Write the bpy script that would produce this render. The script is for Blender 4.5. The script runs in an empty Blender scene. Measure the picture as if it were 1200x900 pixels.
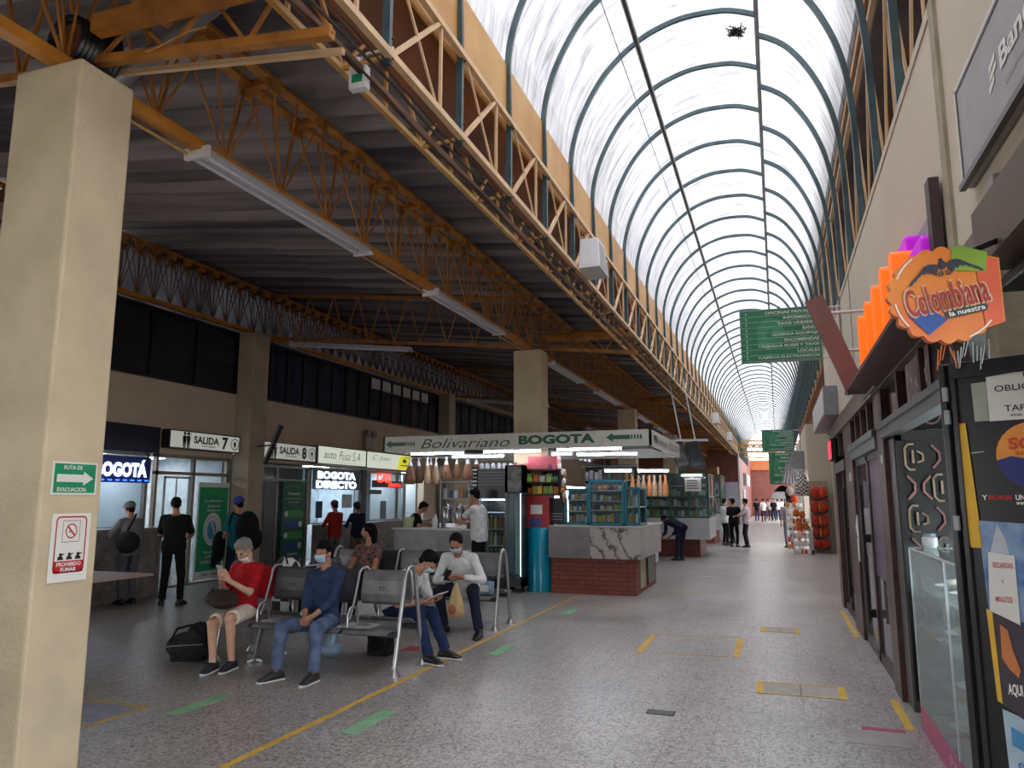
import bpy, bmesh, math, random
from mathutils import Vector, Matrix
random.seed(7)
SC = bpy.context.scene
COL = SC.collection
PI = math.pi
V = Vector

# ------------------------------------------------------------------ materials
def lin(h):
    if isinstance(h, str):
        h = h.lstrip('#'); c = [int(h[i:i+2], 16)/255 for i in (0, 2, 4)]
    else:
        c = list(h)
    return tuple(x/12.92 if x <= .04045 else ((x+.055)/1.055)**2.4 for x in c) + (1.0,)

MATS = {}
def mat(name, col, rough=.6, metal=0, var=.12, scale=8.0, bump=0.0, bscale=60.0, spec=.5, col2=None, trans=0.0, alpha=1.0):
    """procedural material: base colour broken up by two octaves of noise, optional bump"""
    if name in MATS: return MATS[name]
    m = bpy.data.materials.new(name); m.use_nodes = True
    nt = m.node_tree; b = nt.nodes['Principled BSDF']
    tc = nt.nodes.new('ShaderNodeTexCoord')
    no = nt.nodes.new('ShaderNodeTexNoise'); no.inputs['Scale'].default_value = scale; no.inputs['Detail'].default_value = 4
    nt.links.new(tc.outputs['Object'], no.inputs['Vector'])
    mx = nt.nodes.new('ShaderNodeMix'); mx.data_type = 'RGBA'
    a = lin(col); c2 = lin(col2) if col2 else tuple(x*(1-2*var) for x in a[:3]) + (1,)
    mx.inputs[6].default_value = a; mx.inputs[7].default_value = c2
    rp = nt.nodes.new('ShaderNodeMapRange'); rp.inputs[1].default_value = .35; rp.inputs[2].default_value = .7
    nt.links.new(no.outputs['Fac'], rp.inputs[0]); nt.links.new(rp.outputs[0], mx.inputs[0])
    nt.links.new(mx.outputs[2], b.inputs['Base Color'])
    b.inputs['Roughness'].default_value = rough; b.inputs['Metallic'].default_value = metal
    b.inputs['Specular IOR Level'].default_value = spec
    b.inputs['Transmission Weight'].default_value = trans
    b.inputs['Alpha'].default_value = alpha
    if bump:
        bn = nt.nodes.new('ShaderNodeTexNoise'); bn.inputs['Scale'].default_value = bscale; bn.inputs['Detail'].default_value = 3
        nt.links.new(tc.outputs['Object'], bn.inputs['Vector'])
        bp = nt.nodes.new('ShaderNodeBump'); bp.inputs['Strength'].default_value = bump; bp.inputs['Distance'].default_value = .02
        nt.links.new(bn.outputs['Fac'], bp.inputs['Height']); nt.links.new(bp.outputs['Normal'], b.inputs['Normal'])
    MATS[name] = m
    return m

def emis(name, col, strength):
    if name in MATS: return MATS[name]
    m = bpy.data.materials.new(name); m.use_nodes = True
    nt = m.node_tree; b = nt.nodes['Principled BSDF']
    b.inputs['Base Color'].default_value = lin(col); b.inputs['Emission Color'].default_value = lin(col)
    b.inputs['Emission Strength'].default_value = strength
    MATS[name] = m
    return m

def glass(name, tint='#dfe8ea', clear=.75, rough=.03):
    """thin pane: mostly clear, some mirror"""
    if name in MATS: return MATS[name]
    m = bpy.data.materials.new(name); m.use_nodes = True
    nt = m.node_tree; nt.nodes.clear()
    out = nt.nodes.new('ShaderNodeOutputMaterial'); mix = nt.nodes.new('ShaderNodeMixShader')
    tr = nt.nodes.new('ShaderNodeBsdfTransparent'); tr.inputs[0].default_value = lin(tint)
    pr = nt.nodes.new('ShaderNodeBsdfPrincipled'); pr.inputs['Base Color'].default_value = tuple(x*.5 for x in lin(tint)[:3])+(1,); pr.inputs['Roughness'].default_value = rough
    pr.inputs['Specular IOR Level'].default_value = 1.0
    fw = nt.nodes.new('ShaderNodeLayerWeight'); fw.inputs['Blend'].default_value = .5; fr = nt.nodes.new('ShaderNodeMath'); fr.operation = 'POWER'; fr.inputs[1].default_value = 4; nt.links.new(fw.outputs['Facing'], fr.inputs[0]); mr = nt.nodes.new('ShaderNodeMapRange'); mr.inputs[3].default_value = clear; mr.inputs[4].default_value = clear*.25
    nt.links.new(fr.outputs[0], mr.inputs[0]); nt.links.new(mr.outputs[0], mix.inputs[0])
    nt.links.new(pr.outputs[0], mix.inputs[1]); nt.links.new(tr.outputs[0], mix.inputs[2]); nt.links.new(mix.outputs[0], out.inputs[0])
    MATS[name] = m
    return m

# ------------------------------------------------------------------ mesh builder
class MB:
    def __init__(s): s.v = []; s.f = []; s.m = []; s.mi = 0
    def add(s, vs, fs):
        n = len(s.v); s.v += [tuple(v) for v in vs]; s.f += [tuple(n+i for i in f) for f in fs]; s.m += [s.mi]*len(fs); return s
    def box(s, lo, hi):
        x0, y0, z0 = lo; x1, y1, z1 = hi
        return s.add([(x0,y0,z0),(x1,y0,z0),(x1,y1,z0),(x0,y1,z0),(x0,y0,z1),(x1,y0,z1),(x1,y1,z1),(x0,y1,z1)],
                     [(0,3,2,1),(4,5,6,7),(0,1,5,4),(1,2,6,5),(2,3,7,6),(3,0,4,7)])
    def cbox(s, c, d, R=None, U=None):
        """box by centre and size, in a frame given by right and up vectors"""
        R = V(R).normalized() if R else V((1,0,0)); U = V(U).normalized() if U else V((0,0,1)); N = U.cross(R)
        c = V(c); vs = []
        for k in (-1, 1):
            for a, b in ((-1,-1),(1,-1),(1,1),(-1,1)):
                vs.append(c + R*a*d[0]/2 + N*b*d[1]/2 + U*k*d[2]/2)
        return s.add(vs, [(0,3,2,1),(4,5,6,7),(0,1,5,4),(1,2,6,5),(2,3,7,6),(3,0,4,7)])
    def bar(s, p, q, w, h=None, up=(0,0,1)):
        p = V(p); q = V(q); d = (q-p)
        if d.length < 1e-6: return s
        d.normalize(); h = h or w
        up = V(up)
        if abs(d.dot(up)) > .98: up = V((1,0,0))
        r = d.cross(up).normalized(); u = r.cross(d)
        vs = [e + r*a*w/2 + u*b*h/2 for e in (p, q) for a, b in ((-1,-1),(1,-1),(1,1),(-1,1))]
        return s.add(vs, [(0,1,2,3),(7,6,5,4),(0,4,5,1),(1,5,6,2),(2,6,7,3),(3,7,4,0)])
    def tube(s, pts, r, n=8, cap=True, closed=False, sx=1.0, round_=False):
        """tube or tapered loft along points; r: number or list of numbers or (rx, ry)"""
        pts = [V(p) for p in pts]; N = len(pts)
        rs = r if isinstance(r, (list, tuple)) else [r]*N
        T = []
        for i in range(N):
            a = pts[(i-1) % N] if (i or closed) else pts[0]; b = pts[(i+1) % N] if (i < N-1 or closed) else pts[-1]
            t = (b-a); T.append(t.normalized() if t.length > 1e-9 else V((0,0,1)))
        u = V((0,1,0)) if abs(T[0].z) > .7 else V((0,0,1))
        base = len(s.v); vs = []
        for i in range(N):
            r_ = u.cross(T[i]); 
            if r_.length < 1e-6: r_ = V((1,0,0)).cross(T[i])
            r_.normalize(); u = T[i].cross(r_).normalized()
            ra = rs[i]; rx, ry = ra if isinstance(ra, (tuple, list)) else (ra*sx, ra)
            for k in range(n):
                a = 2*PI*k/n; vs.append(pts[i] + r_*math.cos(a)*rx + u*math.sin(a)*ry)
        fs = []
        for i in range(N if closed else N-1):
            j = (i+1) % N
            for k in range(n):
                l = (k+1) % n; fs.append((i*n+k, i*n+l, j*n+l, j*n+k))
        if cap and not closed:
            fs.append(tuple(range(n-1, -1, -1))); fs.append(tuple((N-1)*n+k for k in range(n)))
        return s.add(vs, fs)
    def cyl(s, p, q, r, n=12, r2=None): return s.tube([p, q], [r, r if r2 is None else r2], n)
    def ell(s, c, r, n=12, m=8, M=None):
        """ellipsoid, M optional rotation matrix (3x3)"""
        if not isinstance(r, (tuple, list)): r = (r, r, r)
        c = V(c); vs = []; fs = []
        for i in range(m+1):
            t = PI*i/m
            for k in range(n):
                a = 2*PI*k/n
                p = V((r[0]*math.sin(t)*math.cos(a), r[1]*math.sin(t)*math.sin(a), r[2]*math.cos(t)))
                vs.append(c + (M @ p if M else p))
        for i in range(m):
            for k in range(n):
                l = (k+1) % n; fs.append((i*n+k, (i+1)*n+k, (i+1)*n+l, i*n+l))
        return s.add(vs, fs)
    def capsule(s, p, q, r1, r2, n=12, k=1.0):
        """closed tapered limb with round ends"""
        p = V(p); q = V(q); d = (q-p); L = d.length
        if L < 1e-6: return s.ell(p, r1)
        d.normalize(); pts = []; rs = []
        for t in (-.98, -.7, -.35): pts.append(p + d*t*r1); rs.append(r1*math.sqrt(1-t*t))
        for t in (0, .25, .5, .75, 1): pts.append(p + d*L*t); rs.append(r1+(r2-r1)*t)
        for t in (.35, .7, .98): pts.append(q + d*t*r2); rs.append(r2*math.sqrt(1-t*t))
        return s.tube(pts, rs, n)
    def lathe(s, prof, c=(0,0,0), n=20, sx=1, sy=1):
        vs = []; fs = []; c = V(c)
        for (r, z) in prof:
            for k in range(n):
                a = 2*PI*k/n; vs.append(c + V((r*math.cos(a)*sx, r*math.sin(a)*sy, z)))
        for i in range(len(prof)-1):
            for k in range(n):
                l = (k+1) % n; fs.append((i*n+k, i*n+l, (i+1)*n+l, (i+1)*n+k))
        fs.append(tuple(range(n-1, -1, -1))); fs.append(tuple((len(prof)-1)*n+k for k in range(n)))
        return s.add(vs, fs)
    def prism(s, poly, O, R, U, t):
        """2-D outline in a plane (origin O, right R, up U) with thickness t towards R x U"""
        O = V(O); R = V(R).normalized(); U = V(U).normalized(); N = R.cross(U); n = len(poly)
        vs = [O + R*a + U*b for a, b in poly] + [O + R*a + U*b + N*t for a, b in poly]
        return s.add(vs, [tuple(range(n-1, -1, -1)), tuple(range(n, 2*n))] + [(i, (i+1) % n, n+(i+1) % n, n+i) for i in range(n)])
    def strip(s, A, B, two=False):
        """surface between two polylines"""
        n = len(A); return s.add(list(A)+list(B), [(i, i+1, n+i+1, n+i) for i in range(n-1)])
    def mesh(s, name, inv=None, smooth=False):
        me = bpy.data.meshes.new(name)
        vs = [inv @ V(v) for v in s.v] if inv else s.v
        me.from_pydata(vs, [], s.f); 
        if any(s.m):
            me.polygons.foreach_set('material_index', s.m)
        me.validate(); me.update()
        bm = bmesh.new(); bm.from_mesh(me)
        bmesh.ops.recalc_face_normals(bm, faces=bm.faces); bm.to_mesh(me); bm.free()
        if smooth: me.shade_smooth()
        return me
    def build(s, name, m, parent=None, world=False, smooth=False, bevel=0.0, label=None, kind=None):
        inv = None
        if parent is not None and world: inv = root_matrix(parent).inverted()
        me = s.mesh(name, inv, smooth)
        for x in (m if isinstance(m, (list, tuple)) else [m]): me.materials.append(x)
        o = bpy.data.objects.new(name, me); COL.objects.link(o)
        if parent is not None: o.parent = parent
        if bevel:
            bv = o.modifiers.new('bevel', 'BEVEL'); bv.width = bevel; bv.segments = 2; bv.limit_method = 'ANGLE'
        if smooth:
            es = o.modifiers.new('edges', 'EDGE_SPLIT'); es.split_angle = math.radians(50)
        if label: o['label'] = label
        if kind: o['kind'] = kind
        return o

def root_matrix(o):
    while o.parent is not None: o = o.parent
    return Matrix.Translation(o.location) @ o.rotation_euler.to_matrix().to_4x4()

def thing(name, label, cat, loc=(0,0,0), rz=0, group=None, rot=None):
    o = bpy.data.objects.new(name, None); COL.objects.link(o)
    o.empty_display_size = .1
    o.location = loc; o.rotation_euler = rot if rot else (0, 0, rz); o['label'] = label; o['category'] = cat
    if group: o['group'] = group
    return o
def tag(o, label, cat, group=None):
    o['label'] = label; o['category'] = cat
    if group: o['group'] = group
    return o
def struct(mb, name, m, **k):
    o = mb.build(name, m, **k); o['kind'] = 'structure'; return o
def dup(root, loc, rz=0, label=None, group=None, rot=None):
    kids = {}
    for c in COL.objects:
        if c.parent is not None: kids.setdefault(c.parent.name, []).append(c)
    def rec(o, par):
        c = o.copy(); COL.objects.link(c)
        if par is not None: c.parent = par
        for ch in kids.get(o.name, []): rec(ch, c)
        return c
    r = rec(root, None); r.location = loc; r.rotation_euler = rot if rot else (0, 0, rz)
    if label: r['label'] = label
    if group: r['group'] = group
    return r

# ------------------------------------------------------------------ lettering
TXT = {}
def text_geo(s, bold, shear, spacing=1.0):
    key = (s, bold, shear, spacing)
    if key in TXT: return TXT[key]
    cu = bpy.data.curves.new('txt', 'FONT'); cu.body = s; cu.size = 1; cu.offset = bold; cu.shear = shear; cu.resolution_u = 3
    cu.space_character = spacing; cu.align_x = 'CENTER'; cu.align_y = 'CENTER'; cu.fill_mode = 'FRONT'
    ob = bpy.data.objects.new('txt', cu); me = ob.to_mesh()
    vs = [V(v.co) for v in me.vertices]; fs = [tuple(p.vertices) for p in me.polygons]
    ob.to_mesh_clear(); bpy.data.objects.remove(ob); bpy.data.curves.remove(cu)
    xs = [v.x for v in vs] or [0]; ys = [v.y for v in vs] or [0]
    cx = (min(xs)+max(xs))/2; cy = (min(ys)+max(ys))/2; w = max(xs)-min(xs); h = max(ys)-min(ys)
    vs = [((v.x-cx), (v.y-cy)) for v in vs]
    TXT[key] = (vs, fs, w, h); return TXT[key]
def put_text(mb, s, c, R, U, h, w=None, bold=.01, shear=0, out=.003, thick=0.0):
    """write s centred at c in the plane R,U; h letter height, w fitted width"""
    vs, fs, tw, th = text_geo(s, bold, shear)
    R = V(R).normalized(); U = V(U).normalized(); N = R.cross(U)
    sy = h/th; sx = (w/tw) if w else sy; c = V(c) + N*out
    P = [c + R*a*sx + U*b*sy for a, b in vs]
    mb.add(P, fs)
    if thick:
        mb.add([p + N*thick for p in P], fs)
        # side walls along boundary edges
        cnt = {}
        for f in fs:
            for i in range(len(f)):
                e = (f[i], f[(i+1) % len(f)]); k = tuple(sorted(e)); cnt[k] = None if k in cnt else e
        for e in cnt.values():
            if e: mb.add([P[e[0]], P[e[1]], P[e[1]]+N*thick, P[e[0]]+N*thick], [(0,1,2,3)])
    return mb
def text(parent, s, c, R, U, h, m, w=None, bold=.01, shear=0, out=.003, name='lettering', world=True, thick=0.0):
    mb = MB(); put_text(mb, s, c, R, U, h, w, bold, shear, out, thick)
    me = bpy.data.meshes.new(name); inv = root_matrix(parent).inverted() if world else Matrix()
    me.from_pydata([inv @ V(v) for v in mb.v], [], mb.f); me.materials.append(m); me.update()
    o = bpy.data.objects.new(name, me); COL.objects.link(o); o.parent = parent
    return o
def disc(mb, c, R, U, r, out=.003, n=28, r_in=0.0, a0=0, a1=2*PI, ry=None):
    R = V(R).normalized(); U = V(U).normalized(); N = R.cross(U); c = V(c)+N*out; ry = ry or r
    P = []
    for i in range(n+1):
        a = a0+(a1-a0)*i/n; P.append((math.cos(a), math.sin(a)))
    if r_in:
        mb.strip([c+R*x*r+U*y*ry for x, y in P], [c+R*x*r_in+U*y*r_in*ry/r for x, y in P])
    else:
        mb.add([c+R*x*r+U*y*ry for x, y in P], [tuple(range(n+1))])
    return mb
def rect(mb, c, R, U, w, h, out=.003):
    R = V(R).normalized(); U = V(U).normalized(); N = R.cross(U); c = V(c)+N*out
    return mb.add([c-R*w/2-U*h/2, c+R*w/2-U*h/2, c+R*w/2+U*h/2, c-R*w/2+U*h/2], [(0,1,2,3)])
def flat(mb, name, m, parent, world=True):
    """thin printed area as a part"""
    me = bpy.data.meshes.new(name); inv = root_matrix(parent).inverted() if world else Matrix()
    me.from_pydata([inv @ V(v) for v in mb.v], [], mb.f)
    for x in (m if isinstance(m, (list, tuple)) else [m]): me.materials.append(x)
    if any(mb.m): me.polygons.foreach_set('material_index', mb.m)
    me.update()
    o = bpy.data.objects.new(name, me); COL.objects.link(o); o.parent = parent; return o
XP = V((1,0,0)); YP = V((0,1,0)); ZP = V((0,0,1))
# ------------------------------------------------------------------ people
SKIN = [mat('skin warm brown', '#a9765a', .55, var=.06, scale=20), mat('skin tan', '#bd8a6c', .55, var=.06, scale=20), mat('skin pale', '#c99c82', .55, var=.07, scale=20)]
HAIR = mat('black hair', '#0c0a09', .75, var=.2, scale=90, bump=.3, bscale=200, spec=.15)
GREYHAIR = mat('grey hair', '#8f8c88', .6, var=.2, scale=90, bump=.4, bscale=200, col2='#5e5a57')
MASKM = mat('pale blue mask cloth', '#b9d3e6', .8, var=.04)
WMASK = mat('white mask cloth', '#dfe3e6', .8, var=.04)
BMASK = mat('black mask cloth', '#15161a', .8, var=.04)
EYEW = mat('eye white', '#d8d2cc', .3, var=.02); EYEB = mat('dark iris', '#1c120c', .2, var=.02); LIPM = mat('lip skin', '#8e5348', .5, var=.05)
SOLE = mat('white shoe sole', '#cfcfcb', .6, var=.08); DSOLE = mat('dark shoe sole', '#22211f', .7, var=.1)
def cloth(name, c, var=.12, rough=.85, c2=None, scale=14): return mat(name, c, rough, var=var, scale=scale, bump=.5, bscale=26, col2=c2, spec=.2)

def ik(a, b, l1, l2, pole):
    a = V(a); b = V(b); d = b-a; L = max(min(d.length, (l1+l2)*.999), abs(l1-l2)+.01); d.normalize(); b = a+d*L
    x = (l1*l1-l2*l2+L*L)/(2*L); h = math.sqrt(max(l1*l1-x*x, 0)); p = V(pole); p = p - d*p.dot(d)
    if p.length < 1e-5: p = V((0,1,0))
    p.normalize(); return a+d*x+p*h, b

def remesh(mb, name, vox, m, parent, smooth_it=3, flatten=None):
    me = mb.mesh('tmp'); ob = bpy.data.objects.new('tmp', me); COL.objects.link(ob)
    rm = ob.modifiers.new('r', 'REMESH'); rm.mode = 'VOXEL'; rm.voxel_size = vox
    if smooth_it:
        sm = ob.modifiers.new('s', 'SMOOTH'); sm.factor = .5; sm.iterations = smooth_it
    dg = bpy.context.evaluated_depsgraph_get(); ev = ob.evaluated_get(dg)
    nm = bpy.data.meshes.new_from_object(ev); nm.name = name
    bpy.data.objects.remove(ob); nm.materials.clear(); nm.materials.append(m); nm.shade_smooth()
    o = bpy.data.objects.new(name, nm); COL.objects.link(o); o.parent = parent
    return o

def hand(mb, w, d, n, side, s=1.0, curl=.5, thumb_in=.5):
    """palm and five fingers. w wrist, d pointing direction, n palm normal (fingers curl to it), side +1 right / -1 left"""
    d = V(d).normalized(); n = V(n); n = (n-d*n.dot(d)).normalized(); lat = d.cross(n).normalized()*side   # towards the little finger
    w = V(w); pw = .038*s
    # palm: four metacarpal capsules merged
    for k, o in enumerate((-1, -.35, .35, 1)):
        mb.capsule(w + d*.012*s + lat*o*pw*.45, w + d*.082*s + lat*o*pw*.8, .0145*s, .0125*s, 8)
    lens = (.070, .078, .072, .056)
    for k, o in enumerate((-1, -.35, .35, 1)):
        p = w + d*.085*s + lat*o*pw*.84; a = curl*.35; L = lens[k]*s
        for q, fr in enumerate((.45, .3, .25)):
            dd = d*math.cos(a) + n*math.sin(a) + lat*o*.03
            p2 = p + dd.normalized()*L*fr; mb.capsule(p, p2, (.0088-.0008*q)*s, (.0082-.0008*q)*s, 7); p = p2; a += curl*(.9, .8, .6)[q]
    p = w + d*.022*s - lat*pw*.7; td = (d*.62 - lat*.72 + n*(.25+.5*thumb_in)).normalized()
    p2 = p + td*.042*s; mb.capsule(p, p2, .0135*s, .0105*s, 8)
    td = (d*.85 - lat*(.3-.3*thumb_in) + n*(.3+.5*thumb_in)).normalized(); p3 = p2 + td*.030*s; mb.capsule(p2, p3, .0102*s, .009*s, 7)
    p4 = p3 + (td + n*.3*thumb_in).normalized()*.022*s; mb.capsule(p3, p4, .009*s, .0075*s, 7)

def person(label, loc, rz, pelvis=(0,0,.93), lean=0, side=0, twist=0, head_pitch=0, head_yaw=0, hands=None, elbows=None, palms=None, hdirs=None, feet=None, knees=None, toes=None,
           skin=0, hair='short', hairm=None, shirt=None, sleeve=.5, trousers=None, leg=1.0, shoe=None, sole=None, mask=None, cap=None, vox=.009, s=1.0, curl=.6, seated=False,
           collar=None, fat=1.0, group=None, belt=None, bare=0.0, mask_chin=False, toe_up=0.0, buttons=False):
    """figure faces its own +y; right is +x; one continuous body under separate clothes"""
    root = thing('person', label, 'person', loc, rz, group)
    S = lambda v: V(v)*s
    P = S(pelvis)
    up = V((math.sin(side), math.sin(lean)*math.cos(side), math.cos(lean)*math.cos(side))).normalized()
    hx = V((1,0,0)); sx = V((math.cos(twist), math.sin(twist), 0)); sx = (sx - up*sx.dot(up)).normalized()
    fwd = up.cross(sx).normalized()
    hfw = up.cross(hx).normalized()
    # spine curves forward a little when leaning
    N = P + up*.485*s; Cc = P + up*.30*s - fwd*.012*s; Wt = P + up*.14*s
    Rt = lambda a, b, c: Matrix((a, b, c)).transposed()
    hp = head_pitch; hy = head_yaw
    # head frame: start from world up blended with torso up, yawed about z, pitched forward
    base_f = V((fwd.x, fwd.y, 0)); base_f.normalize()
    hf = Matrix.Rotation(hy, 3, 'Z') @ base_f; hr = V((hf.y, -hf.x, 0)); hu = V((0,0,1))
    Rm = Matrix.Rotation(-hp, 3, hr); hf = Rm @ hf; hu = Rm @ hu
    HM = Rt(hr, hf, hu)
    Nk = N + (up*.6+hu*.4).normalized()*.085*s + hf*.01*s
    Hc = Nk + hu*.095*s + hf*.018*s
    sh = [N - up*.055*s + sx*k*.172*s*fat**.3 for k in (1, -1)]
    hip = [P + hx*k*.085*s - up*.02*s for k in (1, -1)]
    hands = hands or [(.24, .05, .80), (-.24, .05, .80)]
    elbows = elbows or [(.3, -1, 0), (-.3, -1, 0)]
    feet = feet or [(.10, 0, .085), (-.10, 0, .085)]
    knees = knees or [(.1, 1, 0), (-.1, 1, 0)]
    toes = toes or [(.15, 1, 0), (-.15, 1, 0)]
    palms = palms or [(-1, 0, 0), (1, 0, 0)]
    arms = []; legs = []
    for i in range(2):
        e, w = ik(sh[i], S(hands[i]), .285*s, .25*s, elbows[i]); arms.append((sh[i], e, w))
        k, a = ik(hip[i], S(feet[i]), .425*s, .41*s, knees[i]); legs.append((hip[i], k, a))
    def torso(mb, g, top=True, bot=0.0):
        prof = [(-.10+bot, .135, .098), (-.04, .158, .112), (.04, .155, .112), (.14, .136, .104), (.24, .146, .108), (.33, .158, .112), (.40, .160, .102), (.445, .125, .082), (.475, .075, .062)]
        pts = []; rs = []
        n = 18; vs = []
        for (t, a, b) in prof:
            x = hx.lerp(sx, max(0, min(1, t/.4))).normalized(); y = up.cross(x).normalized()
            c = P + up*t*s - y*(.012*s if t > .2 else 0)
            for k in range(n):
                an = 2*PI*k/n; vs.append(c + x*math.cos(an)*(a*fat+g)*s + y*math.sin(an)*(b*fat+g + (.02*(fat-1)*4 if math.sin(an) > 0 and t < .25 else 0))*s)
        fs = [(i*n+k, i*n+(k+1) % n, (i+1)*n+(k+1) % n, (i+1)*n+k) for i in range(len(prof)-1) for k in range(n)]
        fs += [tuple(range(n-1, -1, -1)), tuple((len(prof)-1)*n+k for k in range(n))]
        mb.add(vs, fs)
    # ---- body
    b = MB(); torso(b, -.012)
    for i, k in ((0, 1), (1, -1)):
        b.capsule(N - up*.03*s + sx*k*.06*s, sh[i], .05*s, .05*s)
        a0, e, w = arms[i]
        b.capsule(a0, e, .046*s, .037*s); b.capsule(e, w, .038*s, .024*s)
        hd = (V(hdirs[i]) if hdirs else (w-e)).normalized()
        hand(b, w, hd, V(palms[i]), k, s, curl)
        h0, kn, an = legs[i]
        cv = 0 if (not trousers or leg < .55) else .008
        b.capsule(h0, kn, (.076-cv)*s, (.053-cv)*s); b.capsule(kn, an, (.050-cv)*s, .033*s)
        mid = kn.lerp(an, .3); td = V(toes[i]).normalized(); bk = (an-kn).normalized().cross(td).normalized()
        b.ell(mid - td*(.018-cv)*s, ((.044-cv)*s, (.044-cv)*s, .09*s))
        b.capsule(an - V((0,0,.04*s)) - td*.02*s, an + td*.10*s - V((0,0,.058*s)), .026*s, .018*s)
    b.capsule(N - up*.04*s, Nk + hu*.03*s, .056*s, .052*s)
    b.ell(Hc + hu*.022*s - hf*.008*s, (.074*s, .092*s, .086*s), 16, 12, HM)      # cranium
    b.ell(Hc - hu*.028*s + hf*.022*s, (.060*s, .066*s, .072*s), 14, 10, HM)      # face
    b.ell(Hc - hu*.082*s + hf*.050*s, (.030*s, .026*s, .020*s), 10, 8, HM)       # chin
    b.ell(Hc + hu*.012*s + hf*.076*s, (.046*s, .012*s, .010*s), 10, 8, HM)       # brow
    b.capsule(Hc + hu*.004*s + hf*.082*s, Hc - hu*.026*s + hf*.098*s, .008*s, .012*s, 8)   # nose
    for k in (-1, 1):
        b.ell(Hc - hu*.028*s + hf*.090*s + hr*k*.010*s, .007*s, 8, 6)
        b.ell(Hc - hu*.016*s - hf*.002*s + hr*k*.074*s, (.010*s, .018*s, .030*s), 8, 8, HM)  # ears
        b.ell(Hc - hu*.020*s + hf*.058*s + hr*k*.036*s, (.022*s, .020*s, .020*s), 8, 8, HM)  # cheeks
    b.ell(Hc - hu*.052*s + hf*.080*s, (.022*s, .009*s, .009*s), 8, 6, HM)
    body = remesh(b, 'body', vox*.62 if vox < .012 else vox, SKIN[skin], root, 2)
    # eyes, lips
    if vox < .012:
        for k in (-1, 1):
            MB().ell(Hc - hu*.004*s + hf*.0795*s + hr*k*.030*s, (.0125*s, .007*s, .0065*s), 10, 8, HM).build('eye', EYEB if head_pitch > .3 else EYEW, body, smooth=True)
            MB().ell(Hc - hu*.004*s + hf*.0860*s + hr*k*.030*s, (.006*s, .003*s, .006*s), 8, 6, HM).build('pupil', EYEB, body)
        MB().ell(Hc - hu*.053*s + hf*.0865*s, (.021*s, .005*s, .0065*s), 10, 6, HM).build('lips', LIPM, body, smooth=True)
    # ---- hair / cap
    hm = hairm or HAIR
    if hair:
        h = MB(); hc = .90 if cap else 1.0; h.ell(Hc + hu*(.034 if not cap else .02)*s - hf*(.022 if not cap else .014)*s, (.081*s*hc, .094*s*hc, .087*s*hc), 18, 14, HM)
        if hair != 'cropped' and not cap: h.ell(Hc + hu*.066*s + hf*.012*s, (.066*s, .070*s, .050*s), 14, 10, HM)
        for k in (-1, 1): h.capsule(Hc + hu*.02*s + hr*k*.068*s - hf*.005*s, Hc - hu*.02*s + hr*k*.066*s - hf*.02*s, .016*s, .010*s, 8)
        h.ell(Hc - hu*.03*s - hf*.055*s, (.060*s, .045*s, .055*s), 12, 10, HM)
        if hair == 'long':
            h.capsule(Hc - hf*.075*s + hu*.01*s, Hc - hf*.085*s - hu*.12*s, .055*s, .045*s)
        if hair == 'bob':
            for k in (-1, 1): h.capsule(Hc + hr*k*.06*s + hu*.03*s - hf*.015*s, Hc + hr*k*.072*s - hu*.09*s - hf*.01*s, .034*s, .026*s)
            h.capsule(Hc - hf*.06*s, Hc - hf*.065*s - hu*.09*s, .06*s, .05*s)
        ho = remesh(h, 'hair', vox*.7, hm, root, 2)
        tx = bpy.data.textures.get('tufts') or bpy.data.textures.new('tufts', 'CLOUDS'); tx.noise_scale = .03
        dm = ho.modifiers.new('tufts', 'DISPLACE'); dm.texture = tx; dm.strength = .014; dm.mid_level = .4
    if cap:
        c = MB(); c.ell(Hc + hu*.050*s - hf*.008*s, (.090*s, .108*s, .080*s), 18, 12, HM)
        c.add([Hc + hu*.034*s + HM @ V((math.sin(a)*.075, .07+math.cos(a)*r, .004*math.cos(a*1.3)*z))*s for z in (1, -1) for r in (.03, .095) for a in [(-1.25+2.5*i/10) for i in range(11)]],
              [(i, i+1, 11+i+1, 11+i) for i in range(10)] + [(22+i, 33+i, 33+i+1, 22+i+1) for i in range(10)])
        c.build('cap', cap, root, smooth=True)
    if mask:
        mm = MB(); vs = []; A, B = 11, 7
        dz = -.055 if mask_chin else 0
        for j in range(B):
            t = j/(B-1); z = -.004 - .092*t + dz
            prot = .117 - .014*abs(t-.3)*2 - (.034*t*t) - (.035 if mask_chin else 0)
            for i in range(A):
                a = (-1+2*i/(A-1))*1.22; wd = .068 - .012*t*t
                vs.append(Hc + HM @ V((math.sin(a)*wd/ math.sin(1.22), .018 + (prot-.018)*max(math.cos(a), 0)**.75 + .004, z))*s)
        mm.add(vs, [(j*A+i, j*A+i+1, (j+1)*A+i+1, (j+1)*A+i) for j in range(B-1) for i in range(A-1)])
        mo = mm.build('face_mask', mask, root, smooth=True); so = mo.modifiers.new('t', 'SOLIDIFY'); so.thickness = .003
        for k in (-1, 1):
            MB().tube([Hc + HM @ V((k*.066, .03, -.02+dz))*s, Hc + HM @ V((k*.078, .0, -.005))*s, Hc + HM @ V((k*.078, -.012, -.03))*s, Hc + HM @ V((k*.064, .03, -.07+dz))*s], .0018*s, 5).build('ear_loop', mask, mo)
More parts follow.
